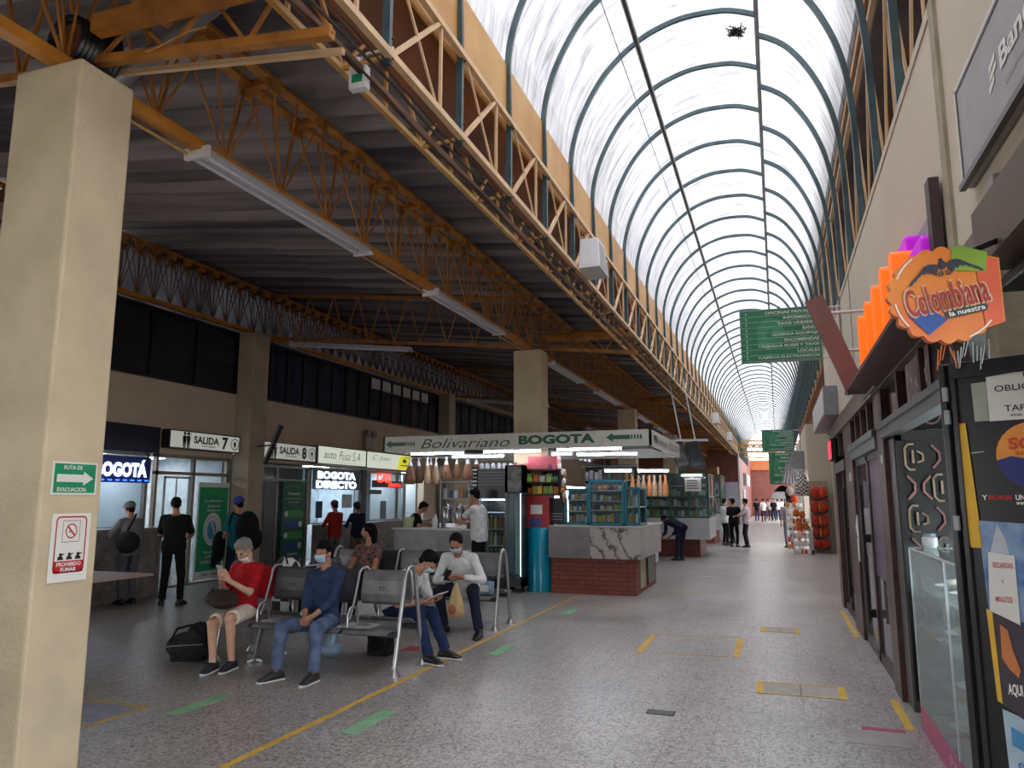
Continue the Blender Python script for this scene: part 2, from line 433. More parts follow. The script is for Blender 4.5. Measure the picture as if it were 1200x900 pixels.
    # ---- shirt
    if shirt:
        t = MB(); torso(t, .017, bot=-.03)
        for i, k in ((0, 1), (1, -1)):
            t.capsule(N - up*.035*s + sx*k*.07*s, sh[i], .056*s, .062*s)
            a0, e, w = arms[i]
            f1 = min(sleeve*2, 1.0); q = a0.lerp(e, f1)
            if sleeve <= .5: t.tube([a0 - (q-a0).normalized()*.02, a0.lerp(q, .5), q], [.062*s*fat**.4, .060*s, .060*s], 14)
            else:
                t.capsule(a0, e, .060*s, .049*s); f2 = (sleeve-.5)*2; q2 = e.lerp(w, f2)
                t.capsule(e, e.lerp(w, .3), .049*s, .046*s); t.tube([e, e.lerp(q2, .5), q2], [.049*s, .043*s, .037*s], 14)
        so = remesh(t, 'shirt', vox, shirt, root, 3)
        # soft folds
        tx = bpy.data.textures.get('folds') or bpy.data.textures.new('folds', 'CLOUDS'); tx.noise_scale = .09; tx.noise_depth = 2
        dm = so.modifiers.new('folds', 'DISPLACE'); dm.texture = tx; dm.strength = .018; dm.mid_level = .5
        if collar:
            cm = MB()
            for k in (1, -1):
                a = N + up*.012*s; cm.tube([a - fwd*.062*s, a + sx*k*.062*s - fwd*.005*s, a + sx*k*.05*s + fwd*.045*s - up*.012*s, N + fwd*.088*s + sx*k*.018*s - up*.05*s], [(.008*s, .022*s)]*3+[(.005*s, .012*s)], 8)
            cm.build('collar', collar, so, smooth=True)
        if buttons:
            pm = MB(); 
            for t_ in (.36, .29, .22, .15, .08): pm.ell(P + up*t_*s + fwd*(.128*fat)*s, .006*s, 8, 6)
            pm.build('buttons', SOLE, so)
    # ---- trousers
    if trousers:
        t = MB(); n = 16
        prof = [(-.115, .118, .085), (-.07, .150, .112), (-.02, .168, .122), (.05, .158, .112), (.10, .138, .098)]
        vs = []
        for (q, a, bb) in prof:
            y = up.cross(hx).normalized(); c = P + up*q*s
            vs += [c + hx*math.cos(2*PI*k/n)*(a*fat-.002)*s + y*math.sin(2*PI*k/n)*(bb*fat-.002)*s for k in range(n)]
        t.add(vs, [(i*n+k, i*n+(k+1) % n, (i+1)*n+(k+1) % n, (i+1)*n+k) for i in range(len(prof)-1) for k in range(n)] + [tuple(range(n-1, -1, -1)), tuple((len(prof)-1)*n+k for k in range(n))])
        for i in range(2):
            h0, kn, an = legs[i]
            if leg >= .55:
                t.capsule(h0, kn, .090*s, .068*s); q = kn.lerp(an, (leg-.5)*2*.98); dn = (an-kn).normalized()
                t.tube([kn - dn*.01, kn.lerp(q, .4), q], [.067*s, .060*s, .056*s], 14); t.ell(kn, .073*s)
            else:
                q = h0.lerp(kn, leg*2); t.tube([h0, h0.lerp(q, .5), q], [.095*s, .088*s, .082*s], 14); t.ell(h0, .094*s)
        to = remesh(t, 'trousers' if leg > .55 else 'shorts', vox, trousers, root, 3)
        tx = bpy.data.textures.get('folds') or bpy.data.textures.new('folds', 'CLOUDS'); tx.noise_scale = .09; tx.noise_depth = 2
        dm = to.modifiers.new('folds', 'DISPLACE'); dm.texture = tx; dm.strength = .014; dm.mid_level = .5
    # ---- shoes
    if shoe:
        for i in range(2):
            an = legs[i][2]; td = V(toes[i]); td.z = 0; td.normalize(); rr = V((td.y, -td.x, 0))
            g = an - V((0,0,.085*s))
            M3 = Rt(rr, td, V((0,0,1)))
            if toe_up:
                M3 = Matrix.Rotation(toe_up, 3, rr) @ M3
            prof = [(-.085, .020, .050), (-.078, .030, .075), (-.04, .039, .104), (0, .040, .106), (.04, .041, .096), (.09, .044, .074), (.13, .045, .052), (.165, .036, .044), (.185, .018, .034)]
            def shell(lo, hi, grow, nm, mt, par):
                m2 = MB(); n = 12; vs = []
                for (y, hw, z) in prof:
                    top = min(z, hi) if hi else z
                    for k in range(n):
                        a = 2*PI*k/n; vs.append(g + M3 @ V(((hw+grow)*math.copysign(abs(math.cos(a))**.7, math.cos(a)), y + grow*(1 if y > 0 else -1), lo + (top-lo)*(.5+.5*math.copysign(abs(math.sin(a))**.8, math.sin(a)))))*s)
                m2.add(vs, [(i2*n+k, i2*n+(k+1) % n, (i2+1)*n+(k+1) % n, (i2+1)*n+k) for i2 in range(len(prof)-1) for k in range(n)] + [tuple(range(n-1, -1, -1)), tuple((len(prof)-1)*n+k for k in range(n))])
                return m2.build(nm, mt, par, smooth=True)
            so = shell(.012, None, 0, 'shoe', shoe, root)
            shell(0.0, .024, .004, 'sole', sole or DSOLE, so)
    root['_hand'] = 0; del root['_hand']
    return root, dict(arms=arms, legs=legs, head=Hc*1.0, HM=HM, N=N, P=P, fwd=fwd, sx=sx, up=up)
def wpt(root, p): return root_matrix(root) @ V(p)
# ------------------------------------------------------------------ camera, world
H = 1.6; F = 875.0
th = math.atan(135/F); psi = math.atan(311/(F/math.cos(th)))
cam = bpy.data.cameras.new('camera'); co = bpy.data.objects.new('camera', cam); COL.objects.link(co)
cam.sensor_width = 36; cam.lens = 36*F/1200; cam.clip_start = .05; cam.clip_end = 300
co.location = (0, 0, H); co.rotation_euler = (PI/2+th, 0, psi); SC.camera = co
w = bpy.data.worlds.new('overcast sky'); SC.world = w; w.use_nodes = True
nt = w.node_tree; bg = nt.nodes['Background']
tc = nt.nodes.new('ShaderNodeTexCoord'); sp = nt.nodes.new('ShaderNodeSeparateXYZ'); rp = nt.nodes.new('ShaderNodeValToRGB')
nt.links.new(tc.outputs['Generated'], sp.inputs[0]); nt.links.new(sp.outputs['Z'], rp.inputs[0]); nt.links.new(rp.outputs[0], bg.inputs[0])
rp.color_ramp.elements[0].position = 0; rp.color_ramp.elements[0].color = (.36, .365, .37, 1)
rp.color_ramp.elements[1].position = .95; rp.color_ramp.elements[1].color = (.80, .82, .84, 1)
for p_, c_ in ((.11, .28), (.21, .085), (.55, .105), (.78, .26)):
    e_ = rp.color_ramp.elements.new(p_); e_.color = (c_*.97, c_*.985, c_, 1)  # raised horizon band added to brighten the hall through its openings
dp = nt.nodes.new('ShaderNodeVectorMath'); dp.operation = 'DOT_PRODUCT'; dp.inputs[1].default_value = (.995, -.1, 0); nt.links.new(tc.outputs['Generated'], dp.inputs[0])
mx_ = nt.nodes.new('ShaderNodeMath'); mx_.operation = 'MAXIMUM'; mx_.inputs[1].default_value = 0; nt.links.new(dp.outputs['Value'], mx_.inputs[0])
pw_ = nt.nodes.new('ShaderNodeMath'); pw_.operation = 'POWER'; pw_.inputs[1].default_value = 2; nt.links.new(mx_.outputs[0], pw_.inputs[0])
ma_ = nt.nodes.new('ShaderNodeMath'); ma_.operation = 'MULTIPLY_ADD'; ma_.inputs[1].default_value = 14.0; ma_.inputs[2].default_value = 7.0; nt.links.new(pw_.outputs[0], ma_.inputs[0]); nt.links.new(ma_.outputs[0], bg.inputs[1])   # glow added on one side of the sky to brighten faces turned that way
SC.view_settings.view_transform = 'Standard'; SC.view_settings.look = 'None'; SC.view_settings.exposure = 0.68; SC.view_settings.gamma = 1; SC.view_settings.use_curve_mapping = False
cy = SC.cycles; cy.use_denoising = True; cy.max_bounces = 7; cy.diffuse_bounces = 4; cy.glossy_bounces = 3; cy.transmission_bounces = 4; cy.transparent_max_bounces = 12
cy.caustics_reflective = False; cy.caustics_refractive = False; cy.sample_clamp_indirect = 6

# ------------------------------------------------------------------ materials of the hall
def floor_mat():
    m = bpy.data.materials.new('grey terrazzo tiles'); m.use_nodes = True; nt = m.node_tree; b = nt.nodes['Principled BSDF']
    L = nt.links.new; N = nt.nodes.new
    tc = N('ShaderNodeTexCoord')
    vo = N('ShaderNodeTexVoronoi'); vo.inputs['Scale'].default_value = 66; L(tc.outputs['Object'], vo.inputs['Vector'])
    cr = N('ShaderNodeValToRGB'); L(vo.outputs['Color'], cr.inputs[0]); cr.color_ramp.interpolation = 'CONSTANT'
    cols = [(0, '#8a8685'), (.22, '#9e9996'), (.42, '#74706e'), (.55, '#aeaaa5'), (.72, '#968e89'), (.86, '#524e4d'), (.93, '#a3a09d')]
    el = cr.color_ramp.elements
    el[0].color = lin(cols[0][1]); el[1].position = cols[1][0]; el[1].color = lin(cols[1][1])
    for p, c in cols[2:]: e = el.new(p); e.color = lin(c)
    no = N('ShaderNodeTexNoise'); no.inputs['Scale'].default_value = .7; no.inputs['Detail'].default_value = 5; L(tc.outputs['Object'], no.inputs['Vector'])
    mr = N('ShaderNodeMapRange'); mr.inputs[1].default_value = .3; mr.inputs[2].default_value = .7; mr.inputs[3].default_value = .78; mr.inputs[4].default_value = 1.08; L(no.outputs['Fac'], mr.inputs[0])
    mul = N('ShaderNodeMix'); mul.data_type = 'RGBA'; mul.blend_type = 'MULTIPLY'; mul.inputs[0].default_value = 1; L(cr.outputs[0], mul.inputs[6]); L(mr.outputs[0], mul.inputs[7])
    br = N('ShaderNodeTexBrick'); mp = N('ShaderNodeMapping'); mp.inputs['Location'].default_value = (.19, .03, 0); L(tc.outputs['Object'], mp.inputs[0]); L(mp.outputs[0], br.inputs['Vector']); br.offset = 0; br.inputs['Scale'].default_value = 1
    br.inputs['Brick Width'].default_value = .3; br.inputs['Row Height'].default_value = .3; br.inputs['Mortar Size'].default_value = .0022; br.inputs['Mortar Smooth'].default_value = .2
    br.inputs['Color1'].default_value = (.94,)*3+(1,); br.inputs['Color2'].default_value = (1.04, 1.03, 1.02, 1); br.inputs['Mortar'].default_value = (.45, .44, .43, 1)
    m2 = N('ShaderNodeMix'); m2.data_type = 'RGBA'; m2.blend_type = 'MULTIPLY'; m2.inputs[0].default_value = 1; L(mul.outputs[2], m2.inputs[6]); L(br.outputs['Color'], m2.inputs[7])
    L(m2.outputs[2], b.inputs['Base Color'])
    r2 = N('ShaderNodeMapRange'); r2.inputs[3].default_value = .22; r2.inputs[4].default_value = .42; L(no.outputs['Fac'], r2.inputs[0]); L(r2.outputs[0], b.inputs['Roughness'])
    b.inputs['Specular IOR Level'].default_value = .55
    return m
def brick_mat(name, c1='#7c4238', c2='#6a352e', mo='#5c4038', s=1.0, axis='X'):
    m = bpy.data.materials.new(name); m.use_nodes = True; nt = m.node_tree; b = nt.nodes['Principled BSDF']; L = nt.links.new; N = nt.nodes.new
    tc = N('ShaderNodeTexCoord'); sx = N('ShaderNodeSeparateXYZ'); cx = N('ShaderNodeCombineXYZ'); L(tc.outputs['Object'], sx.inputs[0])
    ad = N('ShaderNodeMath'); ad.operation = 'ADD'; L(sx.outputs['X'], ad.inputs[0]); L(sx.outputs['Y'], ad.inputs[1]); L(ad.outputs[0], cx.inputs['X']); L(sx.outputs['Z'], cx.inputs['Y'])
    br = N('ShaderNodeTexBrick'); L(cx.outputs[0], br.inputs['Vector']); br.inputs['Scale'].default_value = s
    br.inputs['Brick Width'].default_value = .24; br.inputs['Row Height'].default_value = .075; br.inputs['Mortar Size'].default_value = .006
    br.inputs['Color1'].default_value = lin(c1); br.inputs['Color2'].default_value = lin(c2); br.inputs['Mortar'].default_value = lin(mo)
    L(br.outputs['Color'], b.inputs['Base Color']); b.inputs['Roughness'].default_value = .6
    bp = N('ShaderNodeBump'); bp.inputs['Strength'].default_value = .3; bp.inputs['Distance'].default_value = .01; L(br.outputs['Fac'], bp.inputs['Height']); bp.invert = True; L(bp.outputs[0], b.inputs['Normal'])
    return m
def vault_mat():
    """milky fibreglass sheet with streaky grime along the curve; lets daylight through"""
    m = bpy.data.materials.new('milky translucent sheet'); m.use_nodes = True; nt = m.node_tree; nt.nodes.clear(); L = nt.links.new; N = nt.nodes.new
    out = N('ShaderNodeOutputMaterial'); tc = N('ShaderNodeTexCoord'); mp = N('ShaderNodeMapping'); mp.inputs['Scale'].default_value = (1.2, 9, 1.2); L(tc.outputs['Object'], mp.inputs[0])
    no = N('ShaderNodeTexNoise'); no.inputs['Scale'].default_value = 1.1; no.inputs['Detail'].default_value = 7; no.inputs['Roughness'].default_value = .65; no.inputs['Distortion'].default_value = .6; L(mp.outputs[0], no.inputs['Vector'])
    cr = N('ShaderNodeValToRGB'); L(no.outputs['Fac'], cr.inputs[0])
    cr.color_ramp.elements[0].position = .33; cr.color_ramp.elements[0].color = (.36, .355, .375, 1); cr.color_ramp.elements[1].position = .62; cr.color_ramp.elements[1].color = (.80, .80, .825, 1)
    e = cr.color_ramp.elements.new(.47); e.color = (.60, .59, .62, 1)
    tr = N('ShaderNodeBsdfTransparent'); tl = N('ShaderNodeBsdfTranslucent'); df = N('ShaderNodeBsdfDiffuse'); m1 = N('ShaderNodeMixShader'); m2 = N('ShaderNodeMixShader')
    for n in (tr, tl, df): L(cr.outputs[0], n.inputs[0])
    m1.inputs[0].default_value = .62; L(tl.outputs[0], m1.inputs[1]); L(tr.outputs[0], m1.inputs[2])
    m2.inputs[0].default_value = .15; L(m1.outputs[0], m2.inputs[1]); L(df.outputs[0], m2.inputs[2]); L(m2.outputs[0], out.inputs[0])
    return m
M_floor = floor_mat(); M_brick = brick_mat('dark red brick'); M_brick2 = brick_mat('kiosk brick', '#8c4a3d', '#7a3d33', '#4e2f28', 1.0)
M_vault = vault_mat()
M_col = mat('beige painted concrete', '#cdbd9e', .75, var=.10, scale=2.5, bump=.35, bscale=35)
M_wall = mat('beige painted plaster', '#cabfae', .7, var=.05, scale=.9, bump=.12, bscale=18)
M_wallL = mat('dun painted plaster', '#cfbda6', .75, var=.08, scale=1.2, bump=.12, bscale=18)
M_roof = mat('dark fibre cement sheet', '#7a7275', .85, var=.2, scale=1.3, col2='#575057', bump=.3, bscale=12)
M_ochre = mat('ochre painted steel', '#b0732c', .55, var=.16, scale=6, col2='#85501f')
M_ochreb = mat('bright ochre steel', '#c4842e', .5, var=.14, scale=6, col2='#a5661f')
M_ochre2 = mat('tan painted steel', '#c79a5b', .5, var=.12, scale=5, col2='#a87836')
M_cream = mat('cream painted steel', '#d8b58a', .5, var=.1, scale=5)
M_green = mat('blue green painted steel', '#41585e', .4, var=.12, scale=5, col2='#2d4045')
M_fascia = mat('tan sheet fascia', '#c89a58', .5, var=.12, scale=1.5, col2='#b07c38', bump=.1, bscale=6)
M_brown = mat('rust brown sheet', '#7a4420', .6, var=.2, scale=2, col2='#3a2214')
M_rust = mat('dark rusty cable', '#4a3a30', .7, var=.3, scale=9)
M_white = mat('white enamel', '#d3d3d6', .4, var=.05); M_grey = mat('grey metal', '#8b8c8e', .4, metal=.3, var=.06)
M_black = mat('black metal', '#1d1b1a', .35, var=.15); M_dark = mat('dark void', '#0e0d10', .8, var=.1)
M_pane = mat('dark tinted pane', '#10121c', .12, var=.3, scale=1.5, col2='#07080d')
M_alu = mat('aluminium frame', '#8e8a84', .35, metal=.4, var=.08)
M_brownframe = mat('brown metal frame', '#4a332b', .4, var=.15)

# ------------------------------------------------------------------ floor
struct(MB().box((-13, -14, -.2), (5, 95, 0)), 'floor', M_floor)
struct(MB().box((-60, -40, -.25), (-13, 60, -.05)).box((-13, -40, -.25), (5, -14, -.05)).box((5, -40, -.25), (60, 60, -.05)), 'floor_outside_bounce', mat('pale bounce ground', '#cfcac0', .8, var=.08, scale=.5))  # unseen ground outside, added pale to bounce daylight into the hall
struct(MB().box((-10.75, -6.3, 0), (-2.3, -6.0, 5.6)).box((-2.3, -14.0, 0), (.9, -13.9, 5.8)).box((-2.4, -14, 0), (-2.3, -6.3, 5.8)), 'wall_back_blocker', mat('dark blocking wall', '#6b6156', .8))  # unseen rear walls, added and kept dark to cut light from behind

def roof_mat():
    m = mat('fibre cement roof', '#867d80', .85, var=.2, scale=1.3, col2='#5d555c'); nt = m.node_tree; b = nt.nodes['Principled BSDF']; N = nt.nodes.new; L = nt.links.new
    tc = N('ShaderNodeTexCoord'); mp = N('ShaderNodeMapping'); mp.inputs['Scale'].default_value = (.18, 3.2, .2); L(tc.outputs['Object'], mp.inputs[0])
    no = N('ShaderNodeTexNoise'); no.inputs['Scale'].default_value = 1.0; no.inputs['Detail'].default_value = 5; L(mp.outputs[0], no.inputs['Vector'])
    cr = N('ShaderNodeValToRGB'); L(no.outputs['Fac'], cr.inputs[0]); cr.color_ramp.elements[0].position = .38; cr.color_ramp.elements[0].color = lin('#4a4449'); cr.color_ramp.elements[1].position = .64; cr.color_ramp.elements[1].color = lin('#948b8c')
    L(cr.outputs[0], b.inputs['Base Color']); return m
M_roof2 = roof_mat()
# ------------------------------------------------------------------ roof of the waiting hall (corrugation runs across the hall)
def roof_z(x): return 5.47 + (-4.2-x)*.11
m = MB(); ys = []; y = -6.0
while y < 51: ys.append(y); y += .045
for (xa, xb, dz) in ((-2.42, -5.2, 0), (-5.0, -8.0, .02), (-7.8, -11.6, .04)):
    A = [V((xa, yy, roof_z(xa)+dz+.055*math.sin(yy*2*PI/.36)+.03*((yy/1.08) % 1))) for yy in ys]
    B = [V((xb, yy, roof_z(xb)+dz+.055*math.sin(yy*2*PI/.36)+.03*((yy/1.08) % 1))) for yy in ys]
    m.strip(A, B)
struct(m, 'ceiling', M_roof2)

# ------------------------------------------------------------------ vault of ribs and sheets
LEFT = [(-2.28, 4.42), (-2.28, 5.4), (-2.29, 5.85), (-2.24, 6.18), (-2.12, 6.52), (-1.92, 6.88), (-1.69, 7.15), (-1.39, 7.38), (-1.1, 7.51), (-.78, 7.58), (-.37, 7.57), (-.15, 7.51), (.05, 7.42)]
RIGHT = [(.05, 7.15), (.24, 7.04), (.42, 6.87), (.62, 6.55), (.77, 6.18), (.85, 5.84), (.885, 5.5), (.90, 5.1), (.905, 4.15)]
def off(P, d):
    out = []
    for i, p in enumerate(P):
        a = P[max(i-1, 0)]; b = P[min(i+1, len(P)-1)]; t = V((b[0]-a[0], b[1]-a[1])).normalized(); out.append((p[0]-t.y*d, p[1]+t.x*d))
    return out
def flatbar(mb, P, y, w, t):
    """rectangular steel section bent along the outline P"""
    A = off(P, -t/2); B = off(P, t/2); n = len(P); vs = []
    for a, b in zip(A, B): vs += [(a[0], y-w/2, a[1]), (a[0], y+w/2, a[1]), (b[0], y+w/2, b[1]), (b[0], y-w/2, b[1])]
    fs = [(0,1,2,3), tuple(4*(n-1)+k for k in (3,2,1,0))]
    for i in range(n-1):
        for k in range(4): l = (k+1) % 4; fs.append((4*i+k, 4*(i+1)+k, 4*(i+1)+l, 4*i+l))
    mb.add(vs, fs)
def smooth_line(P, n=4):
    out = []
    for i in range(len(P)-1):
        p0, p1, p2, p3 = (P[max(i-1, 0)], P[i], P[i+1], P[min(i+2, len(P)-1)])
        for k in range(n):
            t = k/n; out.append(tuple(.5*(2*b+(c-a)*t+(2*a-5*b+4*c-d)*t*t+(3*b-a-3*c+d)*t**3) for a, b, c, d in zip(p0, p1, p2, p3)))
    return out+[P[-1]]
rib = thing('roof_rib', 'blue green bent steel rib carrying the milky vaulted skylight', 'roof rib', (0, 1.6, 0), 0, 'skylight ribs over the corridor')
a = MB(); flatbar(a, smooth_line(LEFT), 0, .04, .055); a.build('arch', M_green, rib)
a = MB(); flatbar(a, smooth_line(RIGHT), 0, .04, .055); a.build('arch', M_green, rib)
MB().bar((.05, 0, 7.42), (.05, 0, 7.13), .025).build('strut', M_green, rib)
a = MB()
for z in (4.46, 4.6, 4.9, 5.15): a.ell((-2.235, .0, z), (.012, .008, .012), 6, 4)
a.build('bolts', M_black, rib)
RIB_Y = [1.6+1.2*k for k in range(57)]
for y in RIB_Y[1:]: dup(rib, (0, y, 0))
S1 = off(smooth_line(LEFT[3:], 3), .05)
S1 = [(-2.33, 5.84)] + S1; S2 = off(smooth_line(RIGHT[:6], 3), .05) + [(.95, 6.1)]
m = MB(); Y0, Y1 = -14, 69.5
segs = [Y0 + (Y1-Y0)*i/56 for i in range(57)]
for P in (S1, S2):
    for i in range(len(P)-1):
        m.strip([V((P[i][0], y, P[i][1])) for y in segs], [V((P[i+1][0], y, P[i+1][1])) for y in segs])
sk = struct(m, 'ceiling_skylight', M_vault); sk.data.shade_smooth()
m = MB(); m.cyl((-1.39, -3, 7.31), (-1.39, 69, 7.31), .035, 8); tag(m.build('ridge_purlin', M_black, smooth=True), 'dark steel tube running lengthwise just under the skylight ribs', 'purlin')
m = MB(); m.cyl((-1.62, -3, 7.24), (-1.62, 50, 7.24), .006, 5); tag(m.build('steel_cable', M_black), 'thin dark cable strung beside the lengthwise tube under the skylight', 'cable')
m = MB(); m.bar((.05, -3, 7.44), (.05, 69, 7.44), .05, .03).bar((.06, -3, 7.13), (.06, 69, 7.13), .03, .04); tag(m.build('skylight_gutter', M_grey), 'steel edge where the high and low halves of the skylight meet', 'gutter')
# bird nest stuck under the sheet
m = MB(); nc = V((-.19, 9.2, 7.50))
for i in range(70):
    a = random.uniform(0, 2*PI); r = random.uniform(.02, .12); p = nc + V((math.cos(a)*r*.8, math.sin(a)*r, random.uniform(-.03, .03))); q = p + V((random.uniform(-.06, .06), random.uniform(-.07, .07), random.uniform(-.03, .03))); m.bar(p, q, .012)
m.ell(nc, (.08, .09, .03), 10, 6)
tag(m.build('bird_nest', M_black), 'ragged black nest stuck under the skylight near its step', 'nest')

# ------------------------------------------------------------------ lattice girders
def lattice(name, label, cat, x, xb, zb, zt, y0, y1, npan, mats, group=None, detail=True, pattern='girder', w=.045):
    """bay of a girder along y: face at x, back face at xb"""
    g = thing(name, label, cat, (x, y0, 0), 0, group); L = y1-y0; p = L/npan
    mc, mw, mb_ = mats
    if pattern == 'girder':
        MB().bar((0,0,zb), (0,L,zb), .05, .05).build('bottom_chord', mc, g); MB().bar((0,0,zt), (0,L,zt), .05, .05).build('top_chord', mc, g)
        d = xb-x
        MB().bar((d,0,zb-.02), (d,L,zb-.02), .04, .04).bar((d,0,zt), (d,L,zt), .04, .04).build('back_chords', mb_, g)
        mem = []
        for k in range(npan):
            a = k*p
            mem += [((0,a,zb), (0,a+p*.62,zt), .032), ((0,a+p*.05,zt), (0,a+p*.60,zb), .016), ((0,a+p*.64,zt), (0,a+p*.64,zb), .022)]
            mem += [((d,a,zb), (d,a+p*.5,zt), .025), ((d,a+p*.5,zt), (d,a+p,zb), .025), ((d,a+p*.5,zb), (d,a+p*.5,zt), .025), ((0,a,zb), (d,a,zb-.02), .025)]
        mats_ = [mw, mw, mw, mb_, mb_, mb_, mb_]
    if pattern == 'prism':
        d = xb-x
        MB().bar((0,0,zb), (0,L,zb), .10, .08).build('bottom_chord', M_ochreb, g)
        for s_ in (-1, 1): MB().bar((s_*d*.8,0,zt), (s_*d*.8,L,zt), .11, .04).build('top_chord', mc, g)
        mem = []; mats_ = []
        for k in range(npan):
            a = k*p
            for s_ in (-1, 1):
                mem += [((0,a,zb), (s_*d,a+p*.5,zt), .017), ((0,a+p,zb), (s_*d,a+p*.5,zt), .017), ((0,a,zb), (s_*d,a,zt), .014)]
            mem += [((-d,a+p*.5,zt-.01), (d,a+p*.5,zt-.01), .07)]
        mats_ = [mw]*7
        gus = MB()
        for k in range(npan):
            for s_ in (-1, 1):
                gus.box((s_*d-.012, k*p+p*.5-.09, zt-.12), (s_*d+.012, k*p+p*.5+.09, zt))
                if detail: gus.build('gusset_plate', mc, g); gus = MB()
        if not detail: gus.build('gusset_plates', mc, g, kind='stuff')
    nm = len(mats_)
    if detail:
        for i, (a, b, ww) in enumerate(mem): MB().bar(a, b, ww).build('web_member', mats_[i % nm], g)
    else:
        for m_ in dict.fromkeys(mats_):
            q = MB()
            for i, (a, b, ww) in enumerate(mem):
                if mats_[i % nm] is m_: q.bar(a, b, ww)
            q.build('web_members', m_, g, kind='stuff')
    return g
def rep(root, loc, label=None): return dup(root, loc, 0, label)
# left edge girder beside the corridor; bays of 9.6 m (8 ribs)
gl = 'edge girder along the open side of the waiting hall'
y = -3.2; i = 0; bays = []
names = ['cream lattice girder bay beside the nearest beige column', 'cream lattice girder bay above the waiting benches, with the white speaker on it', 'cream lattice girder bay above the snack kiosk counter']
MG = (M_cream, M_cream, M_ochre2)
b0 = lattice('edge_girder', 'cream lattice edge girder bay beside the nearest beige column under the skylight', 'girder', -2.25, -2.62, 4.48, 5.2, -3.2, 6.4, 8, MG)
b1 = lattice('edge_girder', 'cream lattice edge girder bay carrying the white speaker above the benches', 'girder', -2.25, -2.62, 4.48, 5.2, 6.4, 16.0, 8, MG)
b2 = lattice('edge_girder', 'cream lattice edge girder bay just past the hanging screens and kiosk', 'girder', -2.25, -2.62, 4.48, 5.2, 16.0, 25.6, 8, MG, 'far edge girder bays', detail=False)
b2['label'] = 'distant cream lattice edge girder bay beyond the snack kiosk canopy'
for y in (25.6, 35.2): dup(b2, (-2.25, y, 0))
lattice('edge_girder', 'last cream lattice edge girder bay before the dark brick wall', 'girder', -2.25, -2.62, 4.48, 5.2, 44.8, 50.8, 5, MG, detail=False)
# fascia and brown liner
m = MB().box((-2.32, -4, 5.14), (-2.30, 50.9, 5.83)); tag(m.build('roof_fascia', M_fascia), 'long tan sheet fascia between edge girder and skylight sheet', 'fascia')
m = MB().bar((-2.50, -4, 5.02), (-2.50, 50.9, 5.02), .03, .52, up=(.55, 0, 1)); tag(m.build('roof_lining', M_brown), 'rust brown sheet lining behind the left lattice girder', 'panel')
# cables lying on the girder's lower chord
for (dx, dz, r, ph) in ((-.10, -.07, .012, 0), (-.17, -.11, .01, 1.3), (-.05, -.05, .008, 2.1)):
    m = MB(); m.tube([(-2.25+dx+.02*math.sin(k*1.7+ph), -3+k*.6, 4.48+dz-.02*abs(math.sin(k*.9+ph))) for k in range(90)], r, 5)
    tag(m.build('cable_run', M_rust, smooth=True), 'dusty cable slung under the edge girder along the corridor', 'cable', 'cables under the edge girder')
m = MB().bar((-2.45, -3, 4.40), (-2.45, 51, 4.40), .035, .05); tag(m.build('edge_angle', M_brown), 'thin brown steel angle below and behind the edge girder', 'steel angle')

# right side girder over the shops
g0 = None
def right_bay(y0, y1, n, detail, label, group=None):
    g = thing('shop_side_girder', label, 'girder', (.97, y0, 0), 0, group); L = y1-y0; p = L/n
    MB().bar((0,0,5.75), (0,L,5.75), .04, .04).build('top_chord', M_cream, g)
    mem = []
    for k in range(n):
        a = k*p; mem += [((0,a,4.18), (0,a+p*.45,5.75), .02), ((0,a+p*.45,5.75), (0,a+p*1.0,4.18), .02), ((.02,a+p*.62,4.18), (.02,a+p*.62,5.75), .018)]
    if detail:
        for a, b, w_ in mem: MB().bar(a, b, w_).build('web_member', M_cream, g)
    else:
        q = MB()
        for a, b, w_ in mem: q.bar(a, b, w_)
        q.build('web_members', M_cream, g, kind='stuff')
    for k in range(n): MB().bar((.45, k*p+.1, 4.17), (.45, k*p+.1, 6.0), .07, .03).build('ochre_post', M_ochre, g)
    return g
right_bay(.4, 10.0, 8, True, 'cream lattice girder bay above the orange shop sign and bank sign')
right_bay(10.0, 19.6, 8, True, 'cream lattice girder bay above the green directory sign')
rb = right_bay(19.6, 29.2, 8, False, 'distant cream lattice girder bay over the far shops', 'far shop side girder bays')
for y in (29.2, 38.8): dup(rb, (.97, y, 0))
m = MB().box((1.68, -4, 4.16), (1.72, 54, 6.3)); tag(m.build('roof_lining', M_brown), 'dark brown sheet wall behind the girder over the shops', 'panel')
m = MB().box((.96, -4, 6.0), (.985, 54, 6.09)); tag(m.build('roof_fascia', M_fascia), 'narrow tan fascia strip under the skylight on the shop side', 'fascia')
m = MB().box((.96, -4, 6.3), (2.6, 54, 6.34)); struct(m, 'ceiling_shops', M_roof)
m = MB().box((.99, -4, 5.8), (1.02, 54, 6.0)); tag(m.build('gutter_strip', M_grey), 'thin grey gutter strip below the narrow tan fascia', 'gutter')

# long prism truss over the column row
COLY = [3.2, 13.1, 22.95, 32.8, 42.6]
MT = (M_ochre, M_ochre, M_ochre)
t0 = lattice('roof_truss', 'orange lattice truss bay with a long light fixture, resting on the nearest column', 'truss', -4.27, -4.12, 4.42, 5.36, 3.3, 13.2, 13, MT, pattern='prism')
dup(t0, (-4.27, -6.6, 0), label='orange lattice truss bay running out of view behind the nearest column')
t2 = lattice('roof_truss', 'orange lattice truss bay behind the column that rises through the kiosk', 'truss', -4.27, -4.12, 4.42, 5.36, 13.2, 23.0, 13, MT, detail=False, pattern='prism')
t3 = dup(t2, (-4.27, 23.0, 0), label='distant orange lattice truss bay between the far columns', group='far roof truss bays')
for y in (32.8, 42.6): dup(t3, (-4.27, y, 0))
